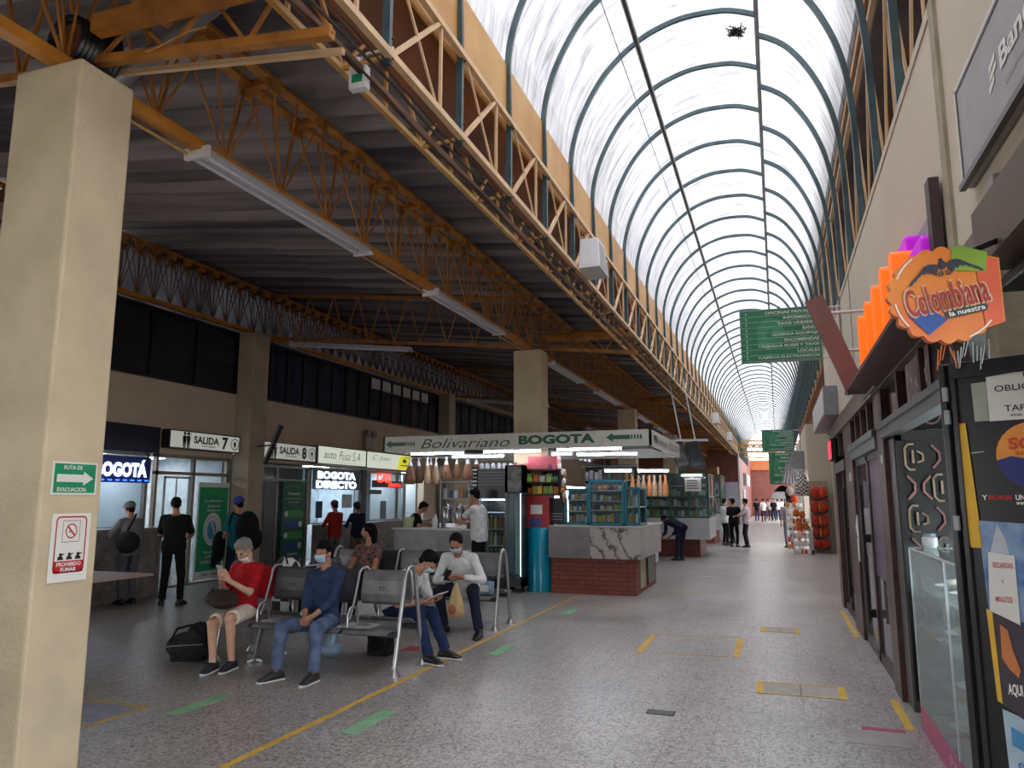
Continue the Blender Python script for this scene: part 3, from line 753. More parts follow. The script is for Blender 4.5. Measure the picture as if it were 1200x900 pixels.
# truss on top of the office wall
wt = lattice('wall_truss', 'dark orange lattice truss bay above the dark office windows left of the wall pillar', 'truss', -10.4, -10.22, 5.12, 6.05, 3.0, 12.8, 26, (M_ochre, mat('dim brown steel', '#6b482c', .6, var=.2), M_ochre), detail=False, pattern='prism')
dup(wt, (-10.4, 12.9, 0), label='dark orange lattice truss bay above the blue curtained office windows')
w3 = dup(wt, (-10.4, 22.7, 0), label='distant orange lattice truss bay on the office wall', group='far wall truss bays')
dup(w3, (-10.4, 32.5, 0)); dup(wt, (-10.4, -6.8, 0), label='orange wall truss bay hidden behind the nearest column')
# cross trusses between the columns and the office wall, and short ones to the edge girder
def cross(label, y, xa, za, xb_, zb_, h, n, group=None):
    g = thing('cross_truss', label, 'truss', (xa, y, 0), 0, group); L = xb_-xa; f = lambda t: za+(zb_-za)*t
    MB().bar((0,0,f(0)), (L,0,f(1)), .06, .06).build('bottom_chord', M_ochre, g)
    hb = h if isinstance(h, tuple) else (h, h)
    MB().bar((0,0,f(0)+hb[0]), (L,0,f(1)+hb[1]), .06, .06).build('top_chord', M_ochre, g)
    for k in range(n):
        a = k/n; c = (k+.5)/n; d = (k+1)/n; hh = lambda t: hb[0]+(hb[1]-hb[0])*t
        MB().bar((L*a,0,f(a)), (L*c,0,f(c)+hh(c)), .022).build('web_member', M_ochre, g)
        MB().bar((L*c,0,f(c)+hh(c)), (L*d,0,f(d)), .022).build('web_member', M_ochre, g)
    return g
c1 = cross('sloping orange cross truss from the wall pillar to the kiosk column', 13.35, -10.2, 5.08, -4.3, 4.47, .95, 10)
dup(c1, (-10.2, 3.45, 0), label='sloping orange cross truss meeting the nearest column')
c2 = dup(c1, (-10.2, 23.2, 0), label='distant sloping orange cross truss in the waiting hall', group='far cross trusses')
for y in (33.0, 42.8): dup(c2, (-10.2, y, 0))
s1 = cross('short yellow truss arm from the nearest column head to the edge girder', 3.4, -4.1, 4.47, -2.3, 4.27, (.22, .5), 3)
MB().bar((0, .2, 4.50), (1.75, .2, 4.29), .035).build('pipe', M_cream, s1); MB().bar((.1, -.12, 4.62), (1.8, -.12, 4.60), .09, .12).build('steel_beam', M_ochre, s1)
s2 = dup(s1, (-4.1, 13.5, 0), label='short yellow truss arm from the kiosk column head to the edge girder')
s3 = dup(s1, (-4.1, 23.3, 0), label='distant short truss arm joining column and edge girder', group='far truss arms')
for y in (33.1, 42.9): dup(s3, (-4.1, y, 0))
# dark bundle of old cable and a lamp housing on the nearest column head
m = MB()
for k in range(9): m.tube([(-4.3+.22*math.cos(a)*(.7+.03*k), 3.32+.03*k, 4.62+.20*math.sin(a)*(.8+.03*k)) for a in [i*2*PI/18 for i in range(18)]], .022, 6, closed=True)
tag(m.build('cable_coil', M_black, smooth=True), 'black coil of cable lying on the nearest column head', 'cable')
m = MB(); m.cyl((-4.30, 3.34, 4.63), (-4.30, 3.5, 4.63), .12, 20, .08)
tag(m.build('lamp_housing', M_brown, smooth=True), 'round brown lamp housing inside the black cable coil', 'lamp')
m = MB(); m.tube([(-4.0, 3.45, 4.5), (-3.8, 3.4, 4.44), (-3.55, 3.35, 4.42), (-3.3, 3.35, 4.48), (-3.2, 3.38, 4.5)], .006, 5)
tag(m.build('yellow_wire', M_ochre2), 'thin yellow wire sagging from the short truss arm', 'wire')
m = MB(); m.cyl((-4.6, 3.9, 4.62), (-2.5, 3.3, 4.86), .06, 12); tag(m.build('steel_pipe', M_grey, smooth=True), 'grey steel pipe crossing above the nearest column', 'pipe')
# conduit along the truss
m = MB(); m.tube([(-4.36, 3.7, 4.36), (-4.36, 13.0, 4.36)], .012, 6); tag(m.build('conduit', M_ochre2), 'thin tan conduit along the underside of the column row truss', 'conduit')

# ------------------------------------------------------------------ columns
def column(x0, x1, y0, y1, z, label, group=None, mm=None):
    m = MB().box((x0, y0, 0), (x1, y1, z)); o = m.build('column', mm or M_col, bevel=.018); tag(o, label, 'column', group); return o
column(-4.60, -4.03, 3.22, 3.64, 4.38, 'nearest beige concrete column carrying the evacuation and no smoking signs')
column(-4.58, -4.03, 13.12, 13.55, 4.38, 'beige concrete column rising through the kiosk canopy')
for y, l in ((22.95, 'second beige column behind the kiosk canopy'), (32.8, 'third beige column, just past the kiosk roof'), (42.6, 'last beige column before the dark brick wall')):
    column(-4.58, -4.03, y, y+.45, 4.38, l)
for y, l in ((12.6, 'grey beige wall pillar between the two exit signs'), (22.5, 'grey beige wall pillar past the two red curtains'), (32.4, 'distant wall pillar of the office wall'), (2.7, 'office wall pillar behind the nearest column')):
    column(-10.5, -10.1, y, y+.5, 5.06, l, mm=mat('grey beige paint', '#b3a58f', .75, var=.1, scale=2.5, bump=.2, bscale=30))

# ------------------------------------------------------------------ office wall on the left
struct(MB().box((-10.75, 9.2, 2.88), (-10.5, 51, 3.75)).box((-10.75, -6, 3.0), (-10.5, 9.2, 5.9)), 'wall_left', M_wallL)  # unseen near stretch is open below to add daylight, closed above to limit it
struct(MB().box((-10.75, 21.5, 0), (-10.5, 26, 2.88)).box((-10.75, 26, 2.3), (-10.5, 51, 2.88)), 'wall_left_far', M_wallL)
M_sheet = mat('grey dimming sheet', '#8c8d94', .8, var=.3, scale=1.5, col2='#4a4a50')
mm_ = M_sheet.node_tree.nodes['Principled BSDF']; mm_.inputs['Transmission Weight'].default_value = .45; mm_.inputs['Roughness'].default_value = .9
struct(MB().box((-11.0, 9.2, 5.06), (-10.98, 51, 6.35)), 'wall_clerestory_dimmer', M_sheet)  # sheet added over the open gap so the sky behind shows dimmer
M_curt = mat('navy curtain', '#353b78', .9, var=.25, scale=6, col2='#20244c')
def windows(n, y0, y1, npane, style):
    fr = MB(); fr.box((-10.62, y0, 3.75), (-10.5, y1, 3.80)).box((-10.62, y0, 5.0), (-10.5, y1, 5.06))
    p = (y1-y0)/npane
    for k in range(npane+1): fr.box((-10.60, y0+k*p-.02, 3.80), (-10.52, y0+k*p+.02, 5.0))
    if style == 'open': fr.box((-10.60, y0+p*9, 4.62), (-10.52, y1, 4.66))
    w_ = struct(fr, 'window_%d' % n, M_black)
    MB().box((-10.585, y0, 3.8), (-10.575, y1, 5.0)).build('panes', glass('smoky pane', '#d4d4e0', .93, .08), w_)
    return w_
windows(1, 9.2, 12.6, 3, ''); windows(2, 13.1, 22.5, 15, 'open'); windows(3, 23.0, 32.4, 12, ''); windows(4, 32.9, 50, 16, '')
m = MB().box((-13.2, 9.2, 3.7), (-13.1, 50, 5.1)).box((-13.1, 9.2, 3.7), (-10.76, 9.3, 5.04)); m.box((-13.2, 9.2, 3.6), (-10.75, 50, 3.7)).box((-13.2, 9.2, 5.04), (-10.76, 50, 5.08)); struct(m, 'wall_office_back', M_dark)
# curtains of the second office bay
m = MB(); 
A = [V((-10.72+.03*math.sin(y_*26), y_, 4.98)) for y_ in [13.15+i*.03 for i in range(140)]]; m.strip(A, [a-V((0,0,1.2)) for a in A])
tag(m.build('curtain', M_curt, smooth=True), 'navy blue pleated curtain behind the office windows', 'curtain')
p = 9.4/15
M_red = mat('dull red curtain', '#b4574c', .9, var=.12); M_pale = mat('pale window film', '#d0cfd2', .8, var=.08)
for k, z0, l in ((10, 3.82, 'full height dull red curtain panel in the office window'), (12, 3.82, 'shorter dull red curtain panel nearer the far pillar')):
    tag(MB().box((-10.66, 13.1+k*p+.04, z0), (-10.64, 13.1+(k+1)*p-.04 - (.1 if k == 12 else 0), 4.6)).build('curtain', M_red), l, 'curtain')
for k in range(8, 15):
    if k < 14: tag(MB().box((-10.572, 13.1+(k)*p+.05, 4.68), (-10.56, 13.1+(k+1)*p-.05, 4.97)).build('window_film', M_pale), 'pale film on a top pane of the office windows', 'window film', 'pale films on the top panes')

# ------------------------------------------------------------------ brick end walls
struct(MB().box((-12, 51, 0), (-2.3, 51.3, 6.2)).box((-2.55, 51.3, 0), (-2.3, 76, 5.4)), 'wall_brick', M_brick)
fw_ = MB(); fw_.box((-2.3, 76, 2.9), (5, 76.3, 5.3)); fw_.box((-2.3, 76, 0), (-.55, 76.3, 2.9)); fw_.box((1.6, 76, 0), (5, 76.3, 2.9))
n_ = 16
arc = [(-.55+2.15*i/n_, 76, 1.9+1.0*math.sin(PI*i/n_)) for i in range(n_+1)]
fw_.strip([V(a) for a in arc], [V((a[0], 76, 2.9)) for a in arc])
struct(fw_, 'wall_far', M_brick)
struct(MB().box((-1.5, 80, 0), (3, 80.2, 3.2)).box((-1.5, 76.4, 3.0), (3, 80, 3.2)).box((-1.6, 76.3, 0), (-1.5, 80, 3.2)).box((3, 76.3, 0), (3.1, 80, 3.2)), 'wall_passage', mat('brown passage', '#4a3a34', .8))
M_litbr = brick_mat('orange lit brick', '#b5683a', '#a05a30', '#7c4a2c')
struct(MB().box((-2.3, 75.8, 4.35), (4, 75.98, 5.3)), 'wall_far_top_lit', M_litbr)  # brick repeated in orange, the light on the wall top put into the colour
tag(MB().box((-.55, 76.4, 0), (.7, 76.5, 2.3)).build('steel_gate', M_grey), 'plain grey metal gate under the far brick arch', 'gate')
m = MB().cyl((-2.27, 50.9, 0), (-2.27, 50.9, 4.7), .06, 10); tag(m.build('downpipe', M_white, smooth=True), 'white downpipe on the corner of the dark brick wall', 'pipe')
struct(MB().box((-12, 51.3, 0), (-11.8, 60, 1)), 'trim_1', M_brick)
# far yellow roof trusses past the end of the skylight
for k, (y, z) in enumerate(((52, 4.7), (56, 5.3), (62, 4.9))):
    g = thing('far_truss', ['yellow truss crossing the corridor at the brick wall corner', 'upper yellow truss past the end of the skylight', 'lower yellow truss before the orange lit brick wall'][k], 'truss', (-2.3, y, z))
    MB().bar((0,0,0), (4.2,0,-.15*k), .1).build('bottom_chord', M_ochre2, g); MB().bar((0,0,.45), (4.2,0,.45-.15*k), .1).build('top_chord', M_ochre2, g)
    q = MB()
    for j in range(10): q.bar((j*.42,0,0), (j*.42+.21,0,.45), .05).bar((j*.42+.21,0,.45), (j*.42+.42,0,-.01*j), .05)
    q.build('webs', M_ochre2, g, kind='stuff')


# ------------------------------------------------------------------ wall over the shops on the right
M_wr = M_wall
struct(MB().box((.88, 1.8, 2.72), (1.1, 14.2, 4.14)).box((.88, -14, 0), (1.1, -3.2, 4.14)).box((1.6, 14.2, 0), (1.8, 25.0, 4.14)).box((.88, 14.0, 2.72), (1.8, 14.2, 4.14)), 'wall_right', M_wr)  # unseen stretch behind the camera left open, an added way in for daylight
struct(MB().box((.95, 25.0, 0), (1.6, 25.3, 3.9)).box((.93, 25.3, 2.5), (1.15, 54, 3.95)).box((.93, 30, 0), (1.15, 54, 2.5)), 'wall_right_far', M_wr)
struct(MB().box((1.15, 25.0, 3.9), (1.65, 54, 4.1)), 'wall_right_cap', M_brown)
struct(MB().box((.872, 1.8, 4.10), (.9, 14.2, 4.16)), 'trim_2', mat('pale trim', '#c2b6a6', .6))
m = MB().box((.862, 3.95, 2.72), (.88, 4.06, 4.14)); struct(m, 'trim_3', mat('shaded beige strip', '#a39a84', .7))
m = MB().box((.874, 8.9, 2.72), (.88, 8.925, 4.14)); struct(m, 'trim_4', mat('joint grey', '#857c70', .7))
struct(MB().box((.88, 13.0, 0), (1.05, 13.4, 2.72)), 'wall_pier', mat('cream pier', '#b5aa90', .7, var=.06))
# ------------------------------------------------------------------ signs on the nearest column
M_signw = mat('sign white', '#dcdcd6', .5, var=.02); M_signg = mat('sign green', '#0f8a5c', .5, var=.03); M_signr = mat('sign red', '#b3202a', .5, var=.03); M_ink = mat('black ink', '#17171a', .5, var=.02)
M_signgd = mat('dark sign green', '#1d4a40', .5, var=.05)
def panel(name, label, cat, c, R, U, w, h, t, m, group=None, bevel=0.0):
    """thin board centred at c, facing R x U"""
    g = thing(name, label, cat, V(c), 0, group); N = V(R).cross(V(U))
    MB().cbox(V(c)-N*t/2, (w, t, h), R, U).build('board', m, g, world=True, bevel=bevel)
    return g
R_, U_ = YP, ZP     # boards that face +x
X0 = -4.03
g = panel('evacuation_sign', 'green RUTA DE EVACUACION arrow sign on the nearest column', 'sign', (X0+.008, 3.39, 1.665), R_, U_, .245, .155, .006, M_signw)
q = MB(); rect(q, (X0+.008, 3.39, 1.665), R_, U_, .225, .137, .001); flat(q, 'green_field', M_signg, g)
q = MB(); c = V((X0+.008, 3.39, 1.665)); o_ = .0025
pts = [(-.098,-.018), (.045,-.018), (.045,-.034), (.10,0), (.045,.034), (.045,.018), (-.098,.018)]
q.add([c + XP*o_ + R_*a + U_*b for a, b in pts], [tuple(range(7))]); flat(q, 'arrow', M_signw, g)
text(g, 'RUTA DE', (X0+.008, 3.375, 1.716), R_, U_, .019, M_signw, .10, .03); text(g, 'EVACUACION', (X0+.008, 3.375, 1.612), R_, U_, .020, M_signw, .155, .03)
g.location = (X0+.008, 3.435, 1.725); g.scale = (1, 1.27, 1.27)
c = V((X0+.008, 3.375, 1.415))
g = panel('no_smoking_sign', 'white and red PROHIBIDO FUMAR sign on the nearest column', 'sign', c, R_, U_, .20, .27, .004, M_signw)
q = MB(); 
def rrect(w, h, r, n=6):
    P = []
    for cx, cy, a0 in ((w/2-r, h/2-r, 0), (-w/2+r, h/2-r, PI/2), (-w/2+r, -h/2+r, PI), (w/2-r, -h/2+r, 3*PI/2)):
        P += [(cx+r*math.cos(a0+PI/2*i/n), cy+r*math.sin(a0+PI/2*i/n)) for i in range(n+1)]
    return P
A = rrect(.16, .225, .02); B = rrect(.148, .213, .016); cc = c+U_*.012
AA = [cc+XP*.002+R_*a+U_*b for a, b in A]; BB = [cc+XP*.002+R_*a+U_*b for a, b in B]; AA.append(AA[0]); BB.append(BB[0]); q.strip(AA, BB)
rect(q, c-U_*.076, R_, U_, .152, .046, .002); disc(q, c+U_*.065, R_, U_, .030, .003, r_in=.025)
q.add([c+U_*.065+XP*.003+R_*a+U_*b for a, b in ((-.021,.016),(-.016,.021),(.021,-.016),(.016,-.021))], [(0,1,2,3)]); flat(q, 'red_print', M_signr, g)
q = MB()
for a, b, w_, h_ in ((0,.106,.088,.002),(0,.022,.088,.002),(-.044,.064,.002,.086),(.044,.064,.002,.086),(-.002,.062,.022,.004)): rect(q, c+R_*a+U_*b, R_, U_, w_, h_, .002)
for k, dx in enumerate((-.045, 0, .045)):
    disc(q, c+R_*dx-U_*.028, R_, U_, .008, .002, 10); q.add([c+XP*.002+R_*(dx+a)+U_*b for a, b in ((-.016,-.048),(.016,-.048),(.012,-.036),(.004,-.034),(-.012,-.034))], [(0,1,2,3,4)]); q.add([c+XP*.002+R_*(dx+a)+U_*b for a, b in ((.006,-.026),(.018,-.022),(.02,-.026),(.008,-.031))], [(0,1,2,3)])
flat(q, 'black_print', M_ink, g)
text(g, 'PROHIBIDO', c-U_*.066, R_, U_, .016, M_signw, .125, .03); text(g, 'FUMAR', c-U_*.087, R_, U_, .016, M_signw, .08, .03)
g.location = (X0+.008, 3.44, 1.315); g.scale = (1, 1.32, 1.48)

# ------------------------------------------------------------------ ticket windows and exit doors along the office wall
M_lit = emis('lit sign face', '#dfe6d6', .42); M_lity = emis('lit yellow face', '#e2dc2a', .45)
M_blueband = mat('navy shop band', '#1c1c38', .5, var=.06)
M_greyglass = glass('grey door glass', '#9fb0b8', .55, .08)
M_sg = glass('clear window glass', '#e9eef0', .9, .05)
M_room = mat('pale office wall', '#b4bec4', .8, var=.04); M_granite = mat('grey granite', '#86817e', .35, var=.12, scale=5, col2='#5c5856')
def pict(q, c, R, U, h):
    """little pair of standing figures"""
    for dx in (-.16, .16):
        disc(q, c+R*dx*h+U*.38*h, R, U, .11*h, .003, 10)
        q.add([c+V(R).cross(U)*.003+R*(dx+a)*h+U*b*h for a, b in ((-.14,-.05),(-.16,.22),(0,.27),(.16,.22),(.14,-.05),(.10,-.5),(.02,-.5),(0,-.1),(-.02,-.5),(-.10,-.5))], [tuple(range(10))])
        q.add([c+V(R).cross(U)*.003+R*(dx+a)*h+U*b*h for a, b in ((.10,.15),(.14,.22),(.24,.45),(.19,.46))], [(0,1,2,3)])
def exit_sign(num, y0, y1, z0, z1, label, x=-10.3):
    c = V((x, (y0+y1)/2, (z0+z1)/2)); w_ = y1-y0; h_ = z1-z0
    g = thing('exit_sign', label, 'sign', c)
    MB().cbox(c-XP*.09, (w_, .18, h_), R_, U_).build('light_box', M_black, g, world=True)
    q = MB(); rect(q, c, R_, U_, w_-.05, h_-.04, .002); flat(q, 'face', emis('exit sign face', '#c6c8c0', .3), g)  # faint emission added to the face to raise its brightness
    q = MB(); pict(q, c+R_*(-.28*w_)+XP*.002, R_, U_, h_*.9); flat(q, 'figures', M_ink, g)
    text(g, 'SALIDA', c+R_*(.0*w_)+U_*.06*h_, R_, U_, h_*.42, M_ink, w_*.36, .035, out=.005)
    text(g, 'PARTE URBANA', c+R_*(.03*w_)-U_*.26*h_, R_, U_, h_*.09, M_ink, w_*.2, .02, out=.005)
    text(g, num, c+R_*(.27*w_), R_, U_, h_*.72, M_signgd, None, .045, out=.005)
    q = MB(); k = c+R_*(.42*w_); disc(q, k, R_, U_, h_*.34, .004, r_in=h_*.29); disc(q, k+U_*.06*h_, R_, U_, h_*.10, .004, 12); rect(q, k-U_*.1*h_, R_, U_, h_*.08, h_*.22, .004)
    q.add([k+XP*.006+R_*a*h_+U_*b*h_ for a, b in ((-.14,.02),(0,-.22),(.14,.02))], [(0,1,2)]); flat(q, 'emblem', M_ink, g)
    return g
exit_sign('7', 10.66, 12.55, 2.52, 2.86, 'white SALIDA 7 exit sign above the glass door')
exit_sign('8', 13.2, 15.25, 2.46, 2.84, 'white SALIDA 8 exit sign, partly behind the tilted screen')
struct(MB().box((-10.75, 9.2, 2.42), (-10.45, 10.6, 2.88)), 'trim_5', M_blueband)
struct(MB().box((-10.75, 13.1, 2.4), (-10.5, 21.5, 2.88)).box((-10.75, 10.6, 2.42), (-10.5, 12.6, 2.88)), 'trim_6', M_wallL)
# rooms behind the glass
def room(n, y0, y1, depth, wallm, light, col='#f2f7ff'):
    x1 = -10.75; x0 = x1-depth
    struct(MB().box((x0-.05, y0, 0), (x0, y1, 2.5)).box((x0, y0-.03, 0), (x1, y0, 2.5)).box((x0, y1, 0), (x1, y1+.03, 2.5)).box((x0, y0, 2.5), (x1, y1, 2.55)), 'wall_room_%d' % n, wallm)
    if light:
        t = thing('ceiling_lamp', 'lit ceiling lamp inside the %s' % {1: 'ticket office behind the BOGOTA letters', 2: 'passage behind the green mask banner', 3: 'office behind the BOGOTA DIRECTO window', 4: 'office behind the red CALI sign', 5: 'dim passage behind the grey panelled door', 6: 'small office beside the CALI window'}[n], 'lamp', (x0+depth*.5, (y0+y1)/2, 2.46))
        MB().box((-.22, -.5, -.03), (.22, .5, .03)).build('tray', M_white, t); MB().box((-.2, -.48, -.045), (.2, .48, -.031)).build('diffuser', emis('room lamp %d' % n, col, light*3.2), t)
room(6, 20.45, 21.45, 1.0, MATS['pale office wall'], 4); room(1, 9.2, 10.55, 1.6, M_room, 5); room(2, 10.6, 12.6, 2.4, mat('pale passage', '#ccd3d6', .8), 7); room(3, 15.4, 17.75, 1.1, mat('white blue office', '#d3e0e8', .7), 9); room(4, 17.8, 21.5, 1.5, M_room, 6); room(5, 13.1, 15.35, 2.4, mat('dim passage', '#6d7478', .8), 1.2)
# window and door frames
def frame(name, label, cat, y0, y1, z0, z1, mullions=(), transoms=(), m=M_alu, t=.06, glassm=None, panes=None):
    g = thing(name, label, cat, (-10.6, y0, 0)); q = MB(); x0, x1 = -10.64, -10.56
    q.box((x0, y0, z0), (x1, y0+t, z1)).box((x0, y1-t, z0), (x1, y1, z1)).box((x0, y0, z1-t), (x1, y1, z1)).box((x0, y0, z0), (x1, y1, z0+t*.6))
    for y in mullions: q.box((x0, y-t/2, z0), (x1, y+t/2, z1))
    for z in transoms: q.box((x0, y0, z-t/2), (x1, y1, z+t/2))
    q.build('frame', m, g, world=True)
    MB().box((-10.605, y0, z0), (-10.595, y1, z1)).build('glass', glassm or M_sg, g, world=True)
    return g
g = frame('ticket_window', 'ticket window with blue lit BOGOTA lettering by the nearest column', 'ticket window', 9.2, 10.5, 1.1, 2.42, ())
struct(MB().box((-10.75, 9.2, 0), (-10.5, 10.6, 1.1)), 'wall_left_sill', M_granite)
q = MB(); q.box((-10.47, 9.15, 1.88), (-10.44, 10.42, 2.33)); tag_ = thing('lit_sign', 'blue and white lit BOGOTA sign, its start hidden by the nearest column', 'sign', (-10.45, 9.3, 2.1))
q.build('board', mat('sign blue board', '#1a2f86', .4), tag_, world=True)
M_neon = emis('white neon', '#e2f0ff', 1.8); M_neonb = emis('blue neon', '#2f6bff', 2.0)
text(tag_, 'BOGOTÁ', (-10.43, 9.80, 2.125), R_, U_, .30, M_neon, 1.06, .05)
q = MB(); 
for k in range(8): rect(q, (-10.43, 9.25+k*.155, 1.92), R_, U_, .09, .025)
flat(q, 'dashes', M_neonb, tag_)
# exit door 7
g = frame('exit_door', 'aluminium and glass exit door under the SALIDA 7 sign', 'door', 10.66, 12.58, 0, 2.42, (11.62,), (2.08,), m=mat('warm aluminium', '#9a8f80', .4, metal=.3))
q = MB(); q.box((-10.55, 10.85, .05), (-10.53, 10.89, 2.02)).box((-10.55, 11.46, .05), (-10.53, 11.5, 2.02)).box((-10.55, 10.85, 1.98), (-10.53, 11.5, 2.02)).box((-10.55, 11.15, .05), (-10.53, 11.17, 2.0)); q.build('door_leaf', M_white, g, world=True)
M_post = mat('poster green', '#149868', .5, var=.05); M_postl = mat('poster light green', '#3c9c55', .5, var=.05); M_posto = mat('poster cyan', '#4f9fd0', .5, var=.1, scale=12)
def poster7():
    c = V((-10.5, 12.13, 1.0)); g = thing('mask_banner', 'tall green Es obligatorio el uso de Tapabocas banner by exit door 7', 'banner', (c.x, c.y, 0))
    MB().cbox(c-XP*.01, (.86, .02, 1.85), R_, U_).build('sheet', M_signw, g, world=True)
    q = MB(); rect(q, c+U_*.03, R_, U_, .80, 1.6, .002); flat(q, 'green_field', M_post, g)
    q = MB()
    A_ = [c+XP*.004+R_*(-.34+.68*i/12)+U_*(.70+.08*math.sin(PI*i/12)) for i in range(13)]; B_ = [a-U_*(.04+.08*i/12) for i, a in enumerate(A_)]; q.strip(A_, B_); flat(q, 'green_swoosh', M_postl, g); q = MB()
    A_ = [c+XP*.004+R_*(-.34+.68*i/12)+U_*(-.62+.10*math.cos(PI*i/12)) for i in range(13)]; q.strip(A_, [a-U_*.05 for a in A_]); flat(q, 'green_swoosh', M_postl, g)
    q = MB(); disc(q, c+U_*.02, R_, U_, .25, .004, ry=.32); flat(q, 'white_oval', M_signw, g)
    q = MB(); disc(q, c-R_*.02, R_, U_, .13, .006, 14, ry=.19); disc(q, c-R_*.02+U_*.02, R_, U_, .2, .0055, 20, r_in=.19, ry=.25); flat(q, 'mask_picture', M_posto, g)
    for s_, z, w_ in (('Es obligatorio', .56, .5), ('el uso de', .47, .32), ('Tapabocas', .38, .38), ('Para su ingreso', -.42, .42), ('al Terminal', -.50, .3), ('LAVESE LAS MANOS', -.60, .55)): text(g, s_, c+U_*z, R_, U_, .06, M_signw, w_, .02, out=.006)
    text(g, 'TERMINAL   GOBIERNO', c-U_*.84, R_, U_, .04, mat('dull blue ink', '#3a4a90', .5), .5, .02, out=.004)
poster7()
m = MB(); m.bar((-10.2, 11.75, 1.2), (-10.3, 12.35, .1), .022); tag(m.build('banner_strut', M_white), 'thin white slanted rod leaning before the green mask banner', 'rod')
# exit door 8
g = frame('exit_door', 'grey panelled exit door under the SALIDA 8 sign', 'door', 13.4, 15.4, 0, 2.36, (14.2,), (2.02,), m=M_alu, glassm=M_greyglass)
q = MB().box((-10.62, 13.45, .05), (-10.58, 14.2, 2.0)); q.build('grey_panel', mat('grey door panel', '#5f6468', .4, var=.06), g, world=True)
MB().box((-10.575, 13.8, .05), (-10.57, 13.82, 2.0)).build('panel_joint', M_alu, g, world=True)
c = V((-10.5, 14.75, 1.15)); g = thing('notice_board', 'dark green notice with green and blue rows beside exit door 8', 'notice', c)
MB().cbox(c-XP*.01, (.84, .02, 1.72), R_, U_).build('sheet', mat('notice green', '#0f6a4e', .5), g, world=True)
for k, mm in enumerate((M_postl, mat('notice blue', '#2b4fa0', .5), M_postl, M_signw and MATS['notice blue'])):
    q = MB(); P = rrect(.62, .17, .05, 4); q.add([c+XP*.003+R_*(a+(.05 if k % 2 == 0 else -.05))+U_*(b+.12-.24*k) for a, b in P], [tuple(range(len(P)))]); flat(q, 'row', mm, g)
    q = MB(); disc(q, c+R_*((-.27) if k % 2 == 0 else .27)+U_*(.12-.24*k), R_, U_, .07, .005, 14); flat(q, 'row_picture', M_signw, g)
q = MB(); A_ = [c+XP*.004+R_*(-.36+.6*i/8)+U_*(.72+.05*math.sin(PI*i/8)) for i in range(9)]; q.strip(A_, [a-U_*.03 for a in A_]); flat(q, 'swoosh', M_postl, g)
text(g, 'Prevención', c+U_*.58, R_, U_, .07, M_signw, .45, .02); text(g, 'lave sus manos y use tapabocas', c+U_*.46, R_, U_, .035, M_signw, .6, .01); text(g, 'en todo momento', c+U_*.39, R_, U_, .035, M_signw, .4, .01)
text(g, 'TERMINAL', c-U_*.78, R_, U_, .05, M_signw, .4, .02)
# bogota directo
g = frame('ticket_window', 'brightly lit ticket window under BOGOTA DIRECTO lettering', 'ticket window', 15.45, 17.75, 1.0, 2.38, (), (), m=M_alu)
q = MB().box((-10.56, 17.7, .9), (-10.48, 17.95, 2.38)); q.build('jamb', M_black, g, world=True)
g = thing('lit_sign', 'white glowing BOGOTA DIRECTO sign in the second ticket window', 'sign', (-10.5, 16.5, 2.1)); q = MB().box((-10.55, 15.52, 1.84), (-10.52, 17.66, 2.32)); q.build('board', mat('smoked sign board', '#3c5c6c', .4), g, world=True)
text(g, 'BOGOTA', (-10.51, 16.55, 2.19), R_, U_, .19, M_neon, 1.75, .06); text(g, 'DIRECTO', (-10.51, 16.55, 1.96), R_, U_, .19, M_neon, 1.85, .06)
g = frame('ticket_window', 'ticket window under the red CALI sign', 'ticket window', 18.0, 20.4, 1.0, 2.38, (19.9,), (), m=M_alu)
g = thing('lit_sign', 'red glowing CALI sign hanging in a ticket window', 'sign', (-10.5, 19.2, 2.1)); q = MB().box((-10.55, 18.35, 1.93), (-10.52, 20.1, 2.12)); q.build('board', mat('dark red board', '#4a0e0c', .4), g, world=True)
M_nred = emis('red neon', '#ff3420', 1.8)
text(g, 'CALI', (-10.51, 18.95, 2.2), R_, U_, .27, M_nred, .85, .05); text(g, 'DIRECTO', (-10.51, 19.6, 2.0), R_, U_, .1, M_nred, .75, .05)
# back lit fascia signs
def fascia(y0, y1, z0, z1, label):
    c = V((-10.28, (y0+y1)/2, (z0+z1)/2)); g = thing('fascia_sign', label, 'sign', c)
    MB().cbox(c-XP*.12, (y1-y0, .24, z1-z0), R_, U_).build('light_box', M_grey, g, world=True)
    q = MB(); rect(q, c, R_, U_, y1-y0-.05, z1-z0-.04, .002); flat(q, 'face', M_lit, g); return g, c, y1-y0, z1-z0
M_inkg = mat('grey brush ink', '#3c423c', .6)
g, c, w_, h_ = fascia(15.3, 17.55, 2.44, 2.88, 'back lit auto Fusa S.A sign over the second ticket window')
text(g, 'auto', c-R_*.6, R_, U_, h_*.35, M_inkg, .55, -.005, .3, out=.005); text(g, 'Fusa S.A', c+R_*.3+U_*.02, R_, U_, h_*.5, M_inkg, 1.0, -.01, .35, out=.005)
text(g, 'servicio de transporte', c+R_*.15-U_*.15, R_, U_, h_*.08, M_inkg, .9, -.01, out=.005)
g, c, w_, h_ = fascia(17.57, 20.2, 2.42, 2.88, 'back lit white and yellow sign over the CALI ticket window')
q = MB(); q.add([c+XP*.004+R_*a+U_*b for a, b in ((.35,-.2),(.62,.2),(1.27,.2),(1.27,-.2))], [(0,1,2,3)]); flat(q, 'yellow_field', M_lity, g)
text(g, 'C. Juan', c-R_*.5+U_*.06, R_, U_, h_*.35, M_inkg, 1.0, -.01, .4, out=.005)
q = MB(); rect(q, c+R_*.85+U_*.05, R_, U_, .22, .1, .006); rect(q, c+R_*.85-U_*.08, R_, U_, .5, .03, .006); flat(q, 'mark', mat('olive ink', '#8c8a2a', .5), g)
